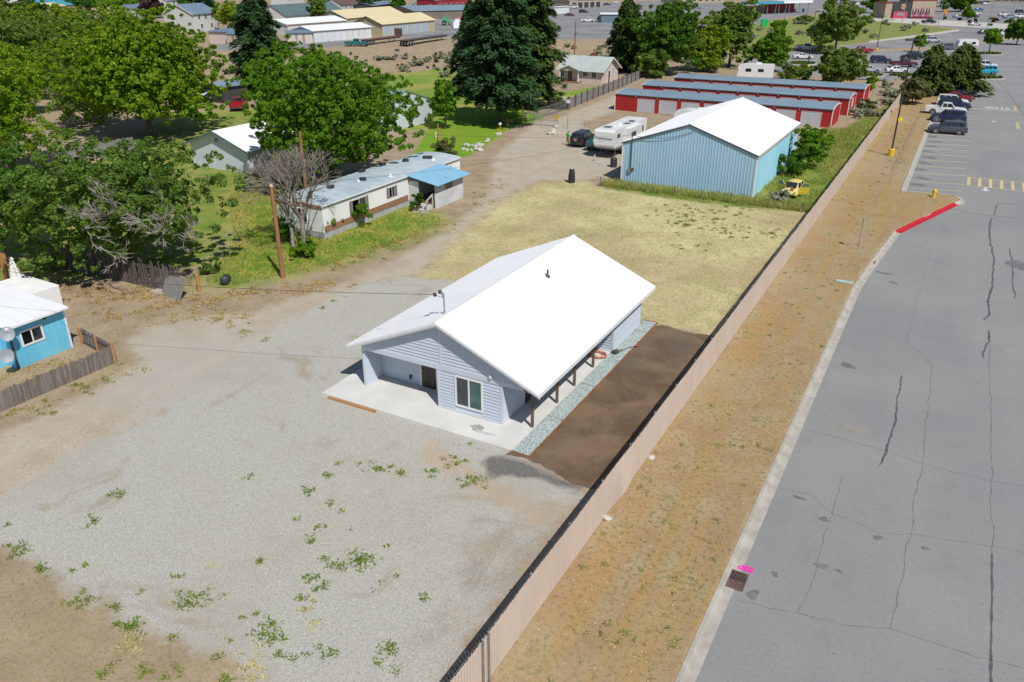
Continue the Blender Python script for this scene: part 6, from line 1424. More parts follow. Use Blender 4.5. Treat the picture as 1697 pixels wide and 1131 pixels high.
M_POLE = pm('brown_utility_pole', (.32, .15, .07), (.24, .115, .06), 2, .8, stretch=(5, 5, .5))
p = at(469, 461); ph = tall(p, 309); T = thing('utility_pole', 'short brown timber pole beside the bare tree', 'pole', (p.x, p.y, 0)); MB().tube((0, 0, -.2), (0, 0, ph), .17, .13, n=10).build('post', M_POLE, T); MB().tube((0, 0, ph), (0, 0, ph + .12), .14, .10, n=10).build('cap', M_RAIL, T)
p2 = Vector((-49.6, 52.3, 0)); ph2 = tall(p2, 218); T = thing('utility_pole', 'tall brown timber pole rising through the bare branches', 'pole', p2); MB().tube((0, 0, -.2), (0, 0, ph2), .17, .11, n=10).build('post', M_POLE, T)
p = at(952, 95); T = thing('utility_pole', 'tall brown power pole behind the cream cottage', 'pole', p); hh = tall(p, 36); MB().tube((0, 0, -.2), (0, 0, hh), .2, .14, n=8).build('post', M_POLE, T); MB().tube((.35, 0, hh*.62), (.35, 0, hh*.72), .22, n=8).build('transformer', M_GALV, T)
M_WIRE = pm('black_cable', (.02, .02, .02), None, 3, .6)
def wire(a, b, sag, label, r=.010):
    a, b = Vector(a), Vector(b); P = [a.lerp(b, t/24) - Vector((0, 0, sag*4*(t/24)*(1 - t/24))) for t in range(25)]
    o = MB().path(P, r, 4).build('cable', M_WIRE); tag(o, label, 'cable')
wire((mx - .4, my - .1, mz + .95), (-62, 14, 7.5), .9, 'service cable running left from the mast on the house roof', .012)
wire((SX0 + .95, SY0 - .3, 5.0), (-40.2, 39, ph + .05), .7, 'cable from the workshop mast to the short brown pole'); wire((SX0 + .95, SY0 - .3, 4.9), (-49.6, 52.3, 8.0), .6, 'cable from the workshop mast to the tall brown pole')
wire((-40.2, 39, ph), (-75, 12, 7.0), .8, 'upper cable running left from the short brown pole'); wire((-40.2, 39, ph - .5), (-72, 6, 6.0), .8, 'lower cable running left from the short brown pole'); wire((-49.6, 52.3, 8.0), (-80, 22, 8.0), .8, 'cable running left from the tall brown pole')
wire((SX0 + .95, SY0 - .25, 4.95), (SX0 + 7.2, SY0 - .06, 5.75), .5, 'slack cable looped across the workshop gable', .02)
# ------------------------------------------------------------------ vegetation
LEAF = dict(
 maple=leafmat('maple_leaf', (.075, .195, .006), (.32, .46, .02), .48), walnut=leafmat('walnut_leaf', (.055, .17, .006), (.20, .36, .018), .48),
 bright=leafmat('bright_leaf', (.13, .22, .008), (.28, .38, .02), .42), dark=leafmat('dark_leaf', (.036, .115, .008), (.11, .24, .018), .45),
 dull=leafmat('dull_walnut_leaf', (.06, .14, .018), (.20, .31, .05), .45), silver=leafmat('silver_leaf', (.16, .19, .10), (.32, .34, .22), .3), cotton=leafmat('cottonwood_leaf', (.09, .17, .025), (.22, .31, .055), .45),
 spruce=leafmat('spruce_needle', (.022, .062, .024), (.07, .14, .05), .15), fir=leafmat('fir_needle', (.035, .075, .018), (.095, .155, .035), .15),
 pine=leafmat('pine_needle', (.05, .085, .018), (.125, .165, .04), .18), sage=leafmat('sage_leaf', (.24, .25, .17), (.42, .43, .31), .3), plum=leafmat('plum_leaf', (.04, .018, .024), (.08, .035, .042), .2), brownish=leafmat('brown_shrub_leaf', (.09, .10, .035), (.19, .18, .07), .3))
M_BARK = pm('grey_brown_bark', (.16, .12, .085), (.10, .075, .055), 4, .95, bmp=.5, stretch=(3, 3, .5)); M_BARKG = pm('bare_grey_bark', (.27, .235, .20), (.18, .155, .13), 3, .95, stretch=(3, 3, .6)); M_BARKP = pm('pale_dead_wood', (.42, .38, .33), (.30, .27, .23), 3, .95)
def unit(a): return a / np.maximum(np.linalg.norm(a, axis=-1, keepdims=True), 1e-9)
def leaf_quads(P, out, size, rng, aspect=.55, up=.55, droop=0.0):
    n = len(P); N = unit(np.array([0, 0, up]) + out*.45 + rng.normal(0, .45, (n, 3))); A = unit(np.cross(N, rng.normal(0, 1, (n, 3)))); A[:, 2] -= droop; A = unit(A); B = np.cross(N, A)
    L = (size*rng.uniform(.65, 1.35, n))[:, None]; W = L*aspect
    return np.stack([P - A*L/2, P + B*W/2 + A*L*.08, P + A*L/2, P - B*W/2 + A*L*.08], 1)
def crown_points(rng, n, rx, ry, rz, nclump, lump=.3, flat_=.62, cs=(.11, .19), shell=.5, low=-.75):
    d = unit(rng.normal(0, 1, (nclump*2, 3))); d = d[d[:, 2] > low][:nclump]; k = rng.uniform(0, 6.28, 6)
    f = 1 + lump*(np.sin(d[:, 0]*3.1 + k[0])*np.sin(d[:, 1]*2.7 + k[1]) + .6*np.sin(d[:, 2]*4 + k[2] + d[:, 0]*2.3))
    rad = rng.uniform(shell**2, 1, len(d))**.5*f; C = d*rad[:, None]*np.array([rx, ry, rz])
    size = rng.uniform(*cs, len(d))*(rx + rz)/2; m = np.maximum(6, (n*size**2/np.sum(size**2))).astype(int)
    idx = np.repeat(np.arange(len(d)), m); q = unit(rng.normal(0, 1, (len(idx), 3)))*(rng.uniform(.15, 1, len(idx))**.45)[:, None]
    P = C[idx] + q*size[idx][:, None]*np.array([1, 1, flat_]); out = unit(P*.6/np.array([rx, ry, rz]) + q); return P, out, C
def deciduous(u, v, vtop, halfpx, label, leaf, n, name='tree', cat='tree', low=.05, lump=.22, seed=0, base=None, group=None, size=None, flatten=1.0, du=0, bark=None, limbs=14, open_=0.0, dense=1.0):
    rng = np.random.default_rng(seed + 1000); p = Vector(base) if base else at(u, v); h = tall(p, vtop); rx = px2m(p + Vector((0, 0, h*.5)), halfpx)
    T = thing(name, label, cat, p, 0, group); zb = h*low; rz = (h - zb)/2; zc = (h + zb)/2
    dx = px2m(p, du)*Vector((_rt[0], _rt[1], 0)) if du else Vector()
    sz = (size or 2.35*depth(p)/796)*(.85 if size else 1); n = int(n*1.35)
    nc = max(26, int(n/64)); d = unit(rng.normal(0, 1, (nc*2, 3))); d = d[d[:, 2] > -.82][:nc]; nc = len(d); k = rng.uniform(0, 6.28, 8)
    # uneven outline: broad boughs plus small bays
    f = 1 + lump*(np.sin(d[:, 0]*3.1 + k[0])*np.sin(d[:, 1]*2.7 + k[1]) + .7*np.sin(d[:, 2]*4 + k[2] + d[:, 0]*2.3)) + .5*lump*np.sin(d[:, 0]*7 + k[3])*np.sin(d[:, 1]*7.5 + k[4])*np.sin(d[:, 2]*6 + k[5])
    f = np.clip(f, .55, 1.28); f *= np.where(d[:, 2] < 0, 1.0, 1.0); rad = np.where(rng.uniform(0, 1, nc) < .74, rng.uniform(.74, 1.10, nc), rng.uniform(.35, .8, nc))*f
    if open_: keep = (np.sin(d[:, 0]*5 + k[6])*np.sin(d[:, 1]*5 + k[7])*np.sin(d[:, 2]*5 + k[1]) > -.9 + open_) | (rng.uniform(0, 1, nc) < .4); d, rad = d[keep], rad[keep]; nc = len(d)
    ell = np.array([rx, rx*flatten, rz]); C = d*rad[:, None]*ell*.93; cs = rng.uniform(.55, 1.25, nc)*math.sqrt(4*math.pi*(rx*rz)/nc)*.56
    m = np.maximum(8, n*cs**2/np.sum(cs**2)).astype(int); idx = np.repeat(np.arange(nc), m); q = unit(rng.normal(0, 1, (len(idx), 3)) + d[idx]*.55 + np.array([0, 0, .25])); q *= (rng.uniform(.1, 1, len(idx))**.5)[:, None]
    P = C[idx] + q*cs[idx][:, None]*np.array([1, 1, .72]); out = unit(q + .4*d[idx]); ni = int(n*.11*dense); dd = unit(rng.normal(0, 1, (ni, 3))); Pi = dd*(rng.uniform(.3, .82, ni))[:, None]*ell
    Pi = Pi[Pi[:, 2] > -rz*.8]; P = np.concatenate([P, Pi]); out = np.concatenate([out, unit(rng.normal(0, 1, (len(Pi), 3)))])
    c0 = np.array([dx.x, dx.y, zc]); Q = leaf_quads(P + c0, out, sz, rng, .68, .5); big = len(P) - len(Pi); Q[big:] = (Q[big:] - Q[big:].mean(1, keepdims=True))*1.7 + Q[big:].mean(1, keepdims=True)
    Q[:, :, 2] = np.maximum(Q[:, :, 2], .12); put('crown', quads_mesh('crown', Q, LEAF[leaf]), T)
    mb = MB(); r0 = max(.09, h*.024); top = Vector((dx.x, dx.y, zc)); mid = Vector((dx.x*.35 + R.uniform(-.2, .2), dx.y*.35, max(zb, h*.16)*.9 + .2)); mb.path([(0, 0, -.15), (0, 0, .05*h), mid, mid.lerp(top, .6), top + Vector((0, 0, rz*.4))], [r0*1.35, r0, r0*.85, r0*.55, r0*.18], 8)
    for c in C[rng.permutation(len(C))[:limbs]]:
        e = Vector(c0 + c); s = mid.lerp(top, rng.uniform(0, .7)); m_ = s.lerp(e, .5) + Vector((0, 0, -.08*(e - s).length)); mb.path([s, m_, e], [r0*.38, r0*.22, r0*.06], 5)
    mb.build('trunk', bark or M_BARK, T); return T
def conifer(u, v, vtop, halfpx, label, leaf, n, seed=0, name='fir_tree', low=.06, group=None, base=None, dens=1.0, power=.85, droop=.18, size=None):
    rng = np.random.default_rng(seed + 3000); p = Vector(base) if base else at(u, v); h = tall(p, vtop); Rb = px2m(p + Vector((0, 0, h*.3)), halfpx); T = thing(name, label, 'tree', p, 0, group); sz = size or 4.2*depth(p)/796
    n = int(n*1.7); nb = int(230*dens); per = max(6, n//nb); Ps = []; As = []; mb = MB(); mb.path([(0, 0, -.2), (0, 0, h*.5), (0, 0, h*.99)], [h*.020, h*.011, .02], 7)
    for i in range(nb):
        t = (i + rng.uniform(0, 1))/nb; z = h*(low + (1 - low)*t**.9); L = Rb*((1 - t)**power + .03)*rng.uniform(.42, 1.18); a = i*2.4 + rng.uniform(-.5, .5); L *= 1 + .16*math.sin(3*a + seed) + .12*math.sin(z*1.7 + a); d = np.array([math.cos(a), math.sin(a), 0])
        s = rng.uniform(.12, 1, per)**.75; side = np.array([-d[1], d[0], 0]); wd = L*.32*(1.05 - s*.7)
        P = d*(s*L)[:, None] + side*(rng.uniform(-1, 1, per)*wd)[:, None]; P[:, 2] = z + L*(.10*s - droop*2.2*s*s) + rng.normal(0, .38*sz, per) + .12*L
        Ps.append(P); As.append(np.repeat(d[None], per, 0) + side*rng.uniform(-.7, .7, per)[:, None])
        if i % 4 == 0: mb.path([(0, 0, z), (d[0]*L*.5, d[1]*L*.5, z + L*.05), (d[0]*L*.9, d[1]*L*.9, z - L*.1)], [.05, .03, .01], 4)
    P = np.concatenate(Ps); A = unit(np.concatenate(As) + np.array([0, 0, -.25])); m = len(P); N = unit(np.array([0, 0, 1.0]) + rng.normal(0, .35, (m, 3))); B = unit(np.cross(N, A)); L = (sz*rng.uniform(.7, 1.4, m))[:, None]
    Q = np.stack([P - A*L*.5, P + B*L*.24, P + A*L*.6 + np.array([0, 0, -.12])*L, P - B*L*.24], 1); Q[:, :, 2] = np.maximum(Q[:, :, 2], .1)
    put('crown', quads_mesh('crown', Q, LEAF[leaf]), T); mb.build('trunk', M_BARK, T); return T
def shrub(u, v, vtop, halfpx, label, leaf, n, seed, group=None, base=None, name='shrub', size=None):
    rng = np.random.default_rng(seed + 7000); p = Vector(base) if base else at(u, v); h = max(.4, tall(p, vtop)); rx = px2m(p, halfpx); T = thing(name, label, 'shrub', p, 0, group); sz = size or 2.6*depth(p)/796
    P, out, C = crown_points(rng, n, rx*.85, rx*.85, h*.5, max(8, n//90), .3, .75, (.2, .34), .35, -.95); P[:, 2] += h*.5; Q = leaf_quads(P, out, sz, rng, up=.5); Q[:, :, 2] = np.maximum(Q[:, :, 2], .03); put('foliage', quads_mesh('foliage', Q, LEAF[leaf]), T)
    mb = MB()
    for c in C[:7]: e = Vector(c + np.array([0, 0, h*.5])); mb.path([(0, 0, 0), e*.5, e], [.04, .03, .01], 4)
    mb.build('stem', M_BARK, T); return T
# --- left side
deciduous(250, 226, 12, 128, 'huge green maple at the upper left', 'maple', 72000, low=.05, seed=1, lump=.2, limbs=30)
deciduous(553, 305, 66, 140, 'large spreading walnut tree behind the mobile home', 'walnut', 70000, low=.06, seed=2, lump=.2, limbs=30)
T4 = deciduous(222, 450, 228, 158, 'leaning walnut with bare grey branches above the dark board fence', 'dull', 32000, low=.12, seed=3, lump=.3, open_=.25, du=-4, limbs=20, size=.26)
deciduous(18, 300, 74, 84, 'yellow green maple at the left border, upper one', 'maple', 17000, low=.08, seed=4, lump=.24)
deciduous(10, 436, 215, 80, 'dark green tree at the left border above the orange board', 'dark', 15000, low=.10, seed=5, size=.24)
deciduous(100, 352, 292, 48, 'low bright green tree between the left border tree and the walnut', 'walnut', 6000, low=.05, seed=6, lump=.3)
deciduous(150, 205, 120, 60, 'small tree left of the big maple', 'cotton', 5000, low=.06, seed=7)
def recurse(mb, p, d, L, r, dep, rr, minr=.012):
    q = p + d*L; mid = p + d*L*.5 + Vector((rr.uniform(-.08, .08), rr.uniform(-.08, .08), rr.uniform(-.03, .06)))*L; mb.path([p, mid, q], [r, r*.82, r*.62], 5 if dep > 2 else 3)
    if dep == 0: return
    for k in range(rr.choice((2, 3, 3)) if dep > 1 else 4):
        ax = Vector((rr.uniform(-1, 1), rr.uniform(-1, 1), rr.uniform(-.6, .6))).normalized(); nd = (d + ax*rr.uniform(.45, .85) + Vector((0, 0, .12))).normalized(); s = p.lerp(q, rr.uniform(.55, 1)); recurse(mb, s, nd, L*rr.uniform(.58, .82), max(minr, r*rr.uniform(.45, .62)), dep - 1, rr, minr)
# bare limbs hanging on the leaning walnut (camera side)
rr = random.Random(21); mb = MB()
for k in range(12):
    lat = rr.uniform(-2.5, 4.0); fwd = rr.uniform(3.6, 5.0)*math.sqrt(max(.2, 1 - (lat/7)**2)); s = Vector((.82*fwd + .57*lat, -.57*fwd + .82*lat, rr.uniform(3.4, 6.0))); d = Vector((.5 + rr.uniform(-.9, .5), -.4 + rr.uniform(-.8, .4), rr.uniform(-.1, .8))).normalized(); recurse(mb, s, d, 1.5, .05, 4, rr, .012)
o = mb.build('bare_branches', M_BARKP, T4); o['label'] = 'bare pale branches on the walnut'
# bare tree by the short pole
p = at(505, 417); T = thing('bare_tree', 'leafless grey tree in front of the mobile home', 'tree', p); mb = MB(); rr = random.Random(5)
mb.path([(0, 0, -.2), (.05, 0, 1.2), (.0, .1, 2.6)], [.26, .2, .17], 8); mb.path([(-.9, -.3, 0), (-1.3, .2, 1.3), (-1.8, .5, 2.4)], [.17, .13, .1], 7)
for k in range(6): recurse(mb, Vector((0, .1, 2.4)), Vector((math.cos(k*1.05)*.55 - .15, math.sin(k*1.05)*.55, 1)).normalized(), 2.35, .11, 5, rr, .016)
for k in range(3): recurse(mb, Vector((-1.8, .5, 2.4)), Vector((math.cos(k*2.1)*.5 - .2, math.sin(k*2.1)*.5, 1)).normalized(), 2.0, .08, 5, rr, .016)
mb.build('limbs', M_BARKG, T)
shrub(505, 428, 398, 26, 'leafy bush at the foot of the bare tree', 'walnut', 2600, 1, size=.2); shrub(478, 400, 360, 30, 'tangled green bush between the short pole and the mobile home', 'dark', 2200, 2, size=.2); shrub(545, 388, 352, 30, 'low hedge plant under the left window of the mobile home', 'cotton', 2000, 3, size=.18)
shrub(602, 378, 335, 17, 'upright green shrub beside the large trailer window', 'walnut', 1600, 4, size=.18); shrub(692, 350, 318, 13, 'dark shrub at the porch steps', 'dark', 1400, 5, size=.18); shrub(738, 256, 226, 26, 'brownish shrub at the far end of the mobile home', 'brownish', 2200, 6, size=.22)
shrub(105, 446, 416, 28, 'grey green bush at the left end of the dark fence', 'brownish', 1800, 7, size=.2); shrub(352, 452, 425, 20, 'weedy bush beyond the orange round post', 'cotton', 1200, 8, size=.2)
deciduous(738, 213, 133, 25, 'young leafy tree on the bright lawn', 'walnut', 3000, low=.22, seed=8, lump=.3)
p = at(738, 213); 
# --- conifers
conifer(438, 152, -10, 50, 'tall dark spruce behind the walnut tree', 'spruce', 24000, 1, low=.05, power=.5, droop=.12, dens=1.3)
conifer(782, 160, 6, 40, 'dark narrow fir at the left of the big fir pair', 'spruce', 17000, 2, low=.03, power=.65, dens=1.2)
conifer(828, 205, -40, 70, 'massive dark fir beside the lawn, in front of the pair', 'spruce', 34000, 3, low=.13, power=.42, droop=.12, dens=1.5)
conifer(880, 178, -45, 55, 'olive green fir right behind the massive fir', 'fir', 26000, 4, low=.08, power=.42, droop=.12, dens=1.4)
conifer(1035, 118, 3, 34, 'shaded fir left of the tall green poplar', 'fir', 12000, 5, low=.04, power=.5)
conifer(342, 40, -18, 24, 'dark pine between the white houses', 'spruce', 3500, 6, low=.1, power=.6)
# --- centre back
deciduous(1100, 124, -6, 56, 'tall deep green poplar beyond the cottage', 'dark', 15000, low=.06, seed=10, lump=.24); deciduous(1078, 128, 80, 32, 'round bush tree in front of the tall poplar', 'cotton', 5000, low=.03, seed=11)
deciduous(1165, 118, 32, 34, 'yellow green tree right of the tall poplar', 'bright', 6000, low=.03, seed=12); deciduous(1172, 120, 80, 24, 'low yellow green bush before the storage rows', 'bright', 3200, low=.02, seed=13); deciduous(1208, 112, -8, 42, 'tall silvery cottonwood behind the storage rows', 'cotton', 11000, low=.08, seed=14, lump=.4); shrub(1190, 112, 70, 14, 'silver leafed olive bush under the cottonwood', 'silver', 1300, 9)
deciduous(1275, 118, 52, 32, 'mid green tree between cottonwood and lamp pole', 'walnut', 6000, low=.06, seed=15); deciduous(1383, 88, 0, 46, 'tall airy tree behind the lamp pole', 'cotton', 7000, low=.12, seed=16, lump=.25, open_=.35); deciduous(1388, 142, 76, 40, 'grey green round tree beside the parked silver sedan', 'cotton', 7000, low=.03, seed=17); shrub(1376, 141, 112, 20, 'bright green bush in front of the grey green tree', 'bright', 2000, 10); shrub(1325, 135, 105, 34, 'low green thicket behind the rearmost storage row', 'cotton', 2600, 11); shrub(1300, 132, 98, 16, 'grey bush left of the lamp pole base', 'silver', 1200, 12); shrub(1444, 150, 122, 14, 'yellow green sapling at the corner of the storage rows', 'bright', 1200, 13)
conifer(1537, 158, 82, 34, 'left pine of the pair at the parking corner', 'pine', 8000, 7, name='pine_tree', low=.05, power=.5, droop=.08); conifer(1585, 156, 80, 38, 'right pine of the pair at the parking corner', 'pine', 9000, 8, name='pine_tree', low=.05, power=.5, droop=.08); deciduous(1510, 172, 128, 26, 'sparse brownish tree left of the pines', 'brownish', 2600, low=.05, seed=18, lump=.25, open_=.35)
deciduous(1338, 280, 208, 26, 'young tree at the right wall of the blue workshop', 'walnut', 5200, low=.10, seed=19, lump=.24, size=.3); shrub(1312, 292, 250, 24, 'dense green shrub against the turquoise wall', 'dark', 2600, 14, size=.28)
deciduous(1522, 86, 57, 9, 'small street tree near the camper', 'walnut', 900, low=.25, seed=20); deciduous(1639, 88, 47, 14, 'young street tree on its own island', 'walnut', 1800, low=.30, seed=21); deciduous(1684, 74, 32, 22, 'round dark street tree at the right border', 'dark', 3000, low=.12, seed=22)
for i, (u, v, vt, hp_, lf, lb) in enumerate([(1449, 22, -8, 16, 'dark', 'shade tree left of the restaurant'), (1588, 20, -12, 22, 'dark', 'big shade tree right of the restaurant'), (1603, 32, 14, 7, 'walnut', 'small tree by the restaurant drive'), (1362, 78, 40, 26, 'cotton', 'scrubby tree on the green slope'), (1330, 40, 27, 14, 'cotton', 'low tree at the top of the green slope'), (1290, 48, 34, 12, 'walnut', 'bush on the green slope beside the green bin'),
  (388, 52, 0, 30, 'bright', 'bright green tree left of the tall spruce'), (255, 30, -6, 22, 'plum', 'dark purple leaved tree behind the maple'), (530, 40, -2, 18, 'cotton', 'weeping tree before the long green roofed building'), (585, 14, -10, 14, 'dark', 'dark tree behind the brown roofed house'), (628, 14, -8, 14, 'walnut', 'small tree left of the carport'), (660, 20, -4, 12, 'dark', 'dark tree right of the carport'), (610, 22, -6, 12, 'spruce', 'dark conifer like tree behind the cream storage row'), (560, 16, -10, 14, 'bright', 'bright tree behind the green roofed building'),
  (80, 110, 22, 60, 'cotton', 'tangled olive tree at the upper left'), (20, 130, 20, 52, 'cotton', 'dry looking tree at the upper left border'), (120, 75, 10, 40, 'bright', 'yellow green tree below the blue roof'), (170, 100, 25, 45, 'cotton', 'olive tree behind the left flank of the maple'), (60, 60, 0, 34, 'dark', 'dark tree in front of the far white house'), (210, 22, -10, 26, 'walnut', 'green tree behind the maple top'), (310, 20, -12, 16, 'dark', 'dark tree between the far white houses'), (95, 165, 95, 38, 'dark', 'dark bushy tree under the maple left side'), (45, 190, 60, 55, 'maple', 'yellow green tree rising behind the left border maple'), (60, 85, 15, 40, 'bright', 'yellow green tree in the upper left thicket'), (110, 130, 55, 42, 'cotton', 'olive tree in the middle of the upper left thicket'), (200, 60, 8, 34, 'maple', 'tree crown behind the upper left side of the maple'), (12, 60, -5, 30, 'cotton', 'pale olive tree in the upper left corner'), (140, 20, -10, 40, 'dark', 'dark tree row piece above the blue roof')]):
    deciduous(u, v, vt, hp_, lb, lf, 5200 if u < 200 and v > 50 else (2600 if hp_ > 18 else 1500), low=.08, seed=40 + i, lump=.25, limbs=6)
# --- sagebrush on the dry bank and beside the storage rows
SAGE = []
for k in range(3):
    rng = np.random.default_rng(900 + k); P, out, C = crown_points(rng, 260, .8, .8, .45, 10, .3, .7, (.25, .4), .3, -.9); P[:, 2] += .42; SAGE.append(quads_mesh('foliage', leaf_quads(P, out, .42, rng), LEAF['sage' if k < 2 else 'brownish']))
smb = MB(); 
for k in range(5): smb.path([(0, 0, -.1), (math.cos(k*1.26)*.3, math.sin(k*1.26)*.3, .5)], [.04, .015], 4)
SSTEM = smb.mesh('stem', M_BARK)
def sagebrush(p, s, k, label, group):
    T = thing('sagebrush', label, 'shrub', p, R.uniform(0, 6), group); T.scale = (s, s, s*R.uniform(.8, 1.1)); put('foliage', SAGE[k], T); put('stem', SSTEM, T)
rr = random.Random(77); cnt = 0
while cnt < 62:
    u = rr.uniform(340, 1020); v = rr.uniform(76, 132)
    if 752 < u < 925 or (480 < u < 660 and v > 100) or (400 < u < 480): continue
    if v < 84 - (u - 600)*.02: continue
    if u > 925 and (v > 103 or v < 70): 
        if v > 103: continue
    p = at(u, v); sagebrush(p, rr.uniform(.5, 1.6), rr.randrange(3), 'rounded grey green sagebrush on the dry bank below the upper lots', 'sagebrush on the dry bank'); cnt += 1
for k in range(34):
    u = rr.uniform(1412, 1482); v = rr.uniform(140, 200)
    p = at(u, v)
    if p.x < -14.2 or p.x > -9.9: continue
    sagebrush(p, rr.uniform(.7, 1.7), rr.choice((0, 1, 0, 2)), 'grey sagebrush between the red storage rows and the pink fence', 'sagebrush beside the storage rows')
for u, v, s in ((1292, 334, 1.1), (1285, 327, .8)): sagebrush(at(u, v), s, 1, 'pale blue grey bush beside the yellow wreck', 'pale bushes at the wreck')
for k in range(40):
    u = rr.uniform(1215, 1560); v = rr.uniform(38, 66); p = at(u, v)
    if float(sdf(ZONES['greenslope'], np.array(p.x), np.array(p.y))) < 2: continue
    sagebrush(p, rr.uniform(1.2, 2.6), rr.choice((0, 0, 1)), 'pale sagebrush on the green slope below the main road', 'sagebrush on the green slope')

# --- grass and weeds
M_GR = dict(lush=leafmat('lush_grass', (.24, .31, .04), (.58, .52, .18), .45), straw=leafmat('straw', (.50, .42, .17), (.74, .66, .36), .35), mob=leafmat('yard_grass', (.17, .26, .03), (.44, .40, .10), .4), weed=leafmat('weed_leaf', (.13, .22, .03), (.26, .34, .07), .35), dryg=leafmat('dry_verge_grass', (.40, .30, .12), (.58, .46, .22), .3))
def in_poly(poly, n, rng, margin=0.1):
    P = np.array([(p[0], p[1]) for p in poly]); lo, hi = P.min(0), P.max(0); out = []; tot = 0
    while tot < n:
        q = rng.uniform(lo, hi, (n*2, 2)); s = sdf(poly, q[:, 0], q[:, 1]); q = q[s > margin]; out.append(q); tot += len(q)
    return np.concatenate(out)[:n]
def blades(name, label, XY, h, w, mat, rng, lean=.45, z0=None):
    n = len(XY); z = hgt(XY[:, 0], XY[:, 1]) if z0 is None else np.full(n, z0); B = np.stack([XY[:, 0], XY[:, 1], z], 1); H_ = rng.uniform(h[0], h[1], n)[:, None]; D = rng.normal(0, lean, (n, 3)); D[:, 2] = 1; D = unit(D); a = rng.uniform(0, 6.28, n); S = np.stack([np.cos(a), np.sin(a), np.zeros(n)], 1)*(w*rng.uniform(.6, 1.4, n))[:, None]
    M_ = B + D*H_*.5; Tp = B + D*H_ + np.stack([D[:, 0]*.3, D[:, 1]*.3, np.zeros(n)], 1)*H_
    return stuff(put(name, quads_mesh(name, np.stack([B, M_ + S, Tp, M_ - S], 1), mat)), label, 'grass')
rng = np.random.default_rng(4)
def notin(q, *rects):
    k = np.ones(len(q), bool)
    for x0, y0, x1, y1 in rects: k &= ~((q[:, 0] > x0) & (q[:, 0] < x1) & (q[:, 1] > y0) & (q[:, 1] < y1))
    return q[k]
shop_r = (SX0 - .1, SY0 - .1, SX1 + .1, SY1 + .1); vw_r = (-14, 78.6, -11.8, 82.6)
q = notin(in_poly(ZONES['lush'], 15000, rng), shop_r, vw_r); q2 = notin(np.stack([rng.uniform(-31, -9.6, 6000), 74.6 + np.abs(rng.normal(0, 1.2, 6000))], 1), shop_r, vw_r); q3 = np.stack([rng.uniform(-16, -11, 4000), rng.uniform(98, 120, 4000)], 1)
k = np.array([mnoise.noise(Vector((a*.35, b*.35, 0))) for a, b in q]) > -.25
blades('tall_grass', 'tall green grass around the blue workshop and the yellow wreck', np.concatenate([q[k], q2, q3]), (.15, .6), .028, M_GR['lush'], rng)
q = in_poly(ZONES['mobgrass'], 16000, rng, .4); q = notin(q, (MX0 - .1, MY0 - .1, MX1 + .1, MY1 + .1), (-43.6, 59, -40.4, 64.3)); blades('yard_grass', 'uneven yellow green grass in front of the mobile home', q, (.08, .32), .03, M_GR['mob'], rng)
q = in_poly(ZONES['field'], 26000, rng, .2); q = notin(q, (-25.5, 27, -13.5, 44.6)); blades('straw_stubble', 'cut straw stubble on the dry yellow field', q, (.04, .14), .03, M_GR['straw'], rng, .9)
q = np.stack([rng.uniform(FX + .15, KX - .1, 9000), rng.uniform(8, 150, 9000)**1.0], 1); k = np.array([mnoise.noise(Vector((a*.6, b*.35, 3))) for a, b in q]) > .05; blades('verge_grass', 'thin dry grass on the verge beside the kerb', q[k], (.03, .10), .022, M_GR['dryg'], rng, .9)
# weed clumps (leafy rosettes) at the places they grow in
def clumps(name, label, spots, mat, rng, hh=(.04, .16), ww=.03, per=750):
    XY = []
    for x, y, r in spots:
        n = max(5, int(per*r*r)); n = min(n, 480); nb = max(1, int(n/14)); cx = rng.normal(0, r*.5, nb); cy = rng.normal(0, r*.5, nb); i = rng.integers(0, nb, n); XY.append(np.stack([x + cx[i] + rng.normal(0, .06 + r*.08, n), y + cy[i] + rng.normal(0, .06 + r*.08, n)], 1))
    return blades(name, label, np.concatenate(XY), hh, ww, mat, rng, 1.0)
B1 = lambda x, y: at(x/1.9965, 680 + y/1.9965)
spots = []
for x, y, r in ((630, 625, .75), (1290, 800, .6), (900, 730, .75), (1085, 810, .45), (390, 650, .35), (145, 530, .4), (270, 630, .55), (720, 815, .25), (590, 552, .28), (385, 278, .4), (308, 372, .4), (1195, 500, .75), (1120, 515, .5), (1065, 585, .4), (995, 620, .3), (1020, 568, .25), (1250, 195, .55), (1325, 205, .35), (1425, 205, .4), (1565, 235, .6), (1500, 170, .5), (1080, 215, .35), (1023, 262, .3), (1023, 280, .3), (1103, 310, .25), (1120, 330, .2), (1405, 620, .3), (1318, 550, .2), (1283, 457, .2), (850, 505, .3), (820, 220, .3), (1075, 500, .3), (1030, 545, .3), (980, 370, .2), (1055, 390, .3), (1035, 425, .3), (60, 465, .6), (430, 715, .5), (575, 750, .25), (565, 880, .4), (470, 860, .4), (920, 810, .3), (970, 810, .25), (800, 690, .2), (850, 672, .2), (765, 765, .15), (1550, 108, .2), (1588, 130, .12), (1130, 183, .2), (1200, 178, .2), (1265, 572, .15), (1235, 597, .12), (470, 600, .2), (235, 545, .2), (275, 520, .2), (30, 380, .2), (1160, 395, .12), (380, 720, .3), (350, 870, .4), (750, 885, .4), (1320, 885, .2)): p = B1(x, y); spots.append((p.x, p.y, r*.8))
clumps('gravel_weeds', 'scattered green weeds growing in the gravel lot', spots, M_GR['weed'], rng)
spots = [(p.x, p.y, r) for p, r in ((B1(435, 770), .5), (B1(1015, 658), .3), (B1(1040, 705), .25), (B1(860, 790), .25), (B1(820, 865), .5), (B1(700, 512), .2))]
clumps('dry_weeds', 'pale dry weeds at the lower gravel border', spots, M_GR['straw'], rng)
spots = [(rng.uniform(FX + .2, KX - .2), 9 + 110*rng.uniform(0, 1)**1.2, rng.uniform(.08, .26)) for _ in range(430)]
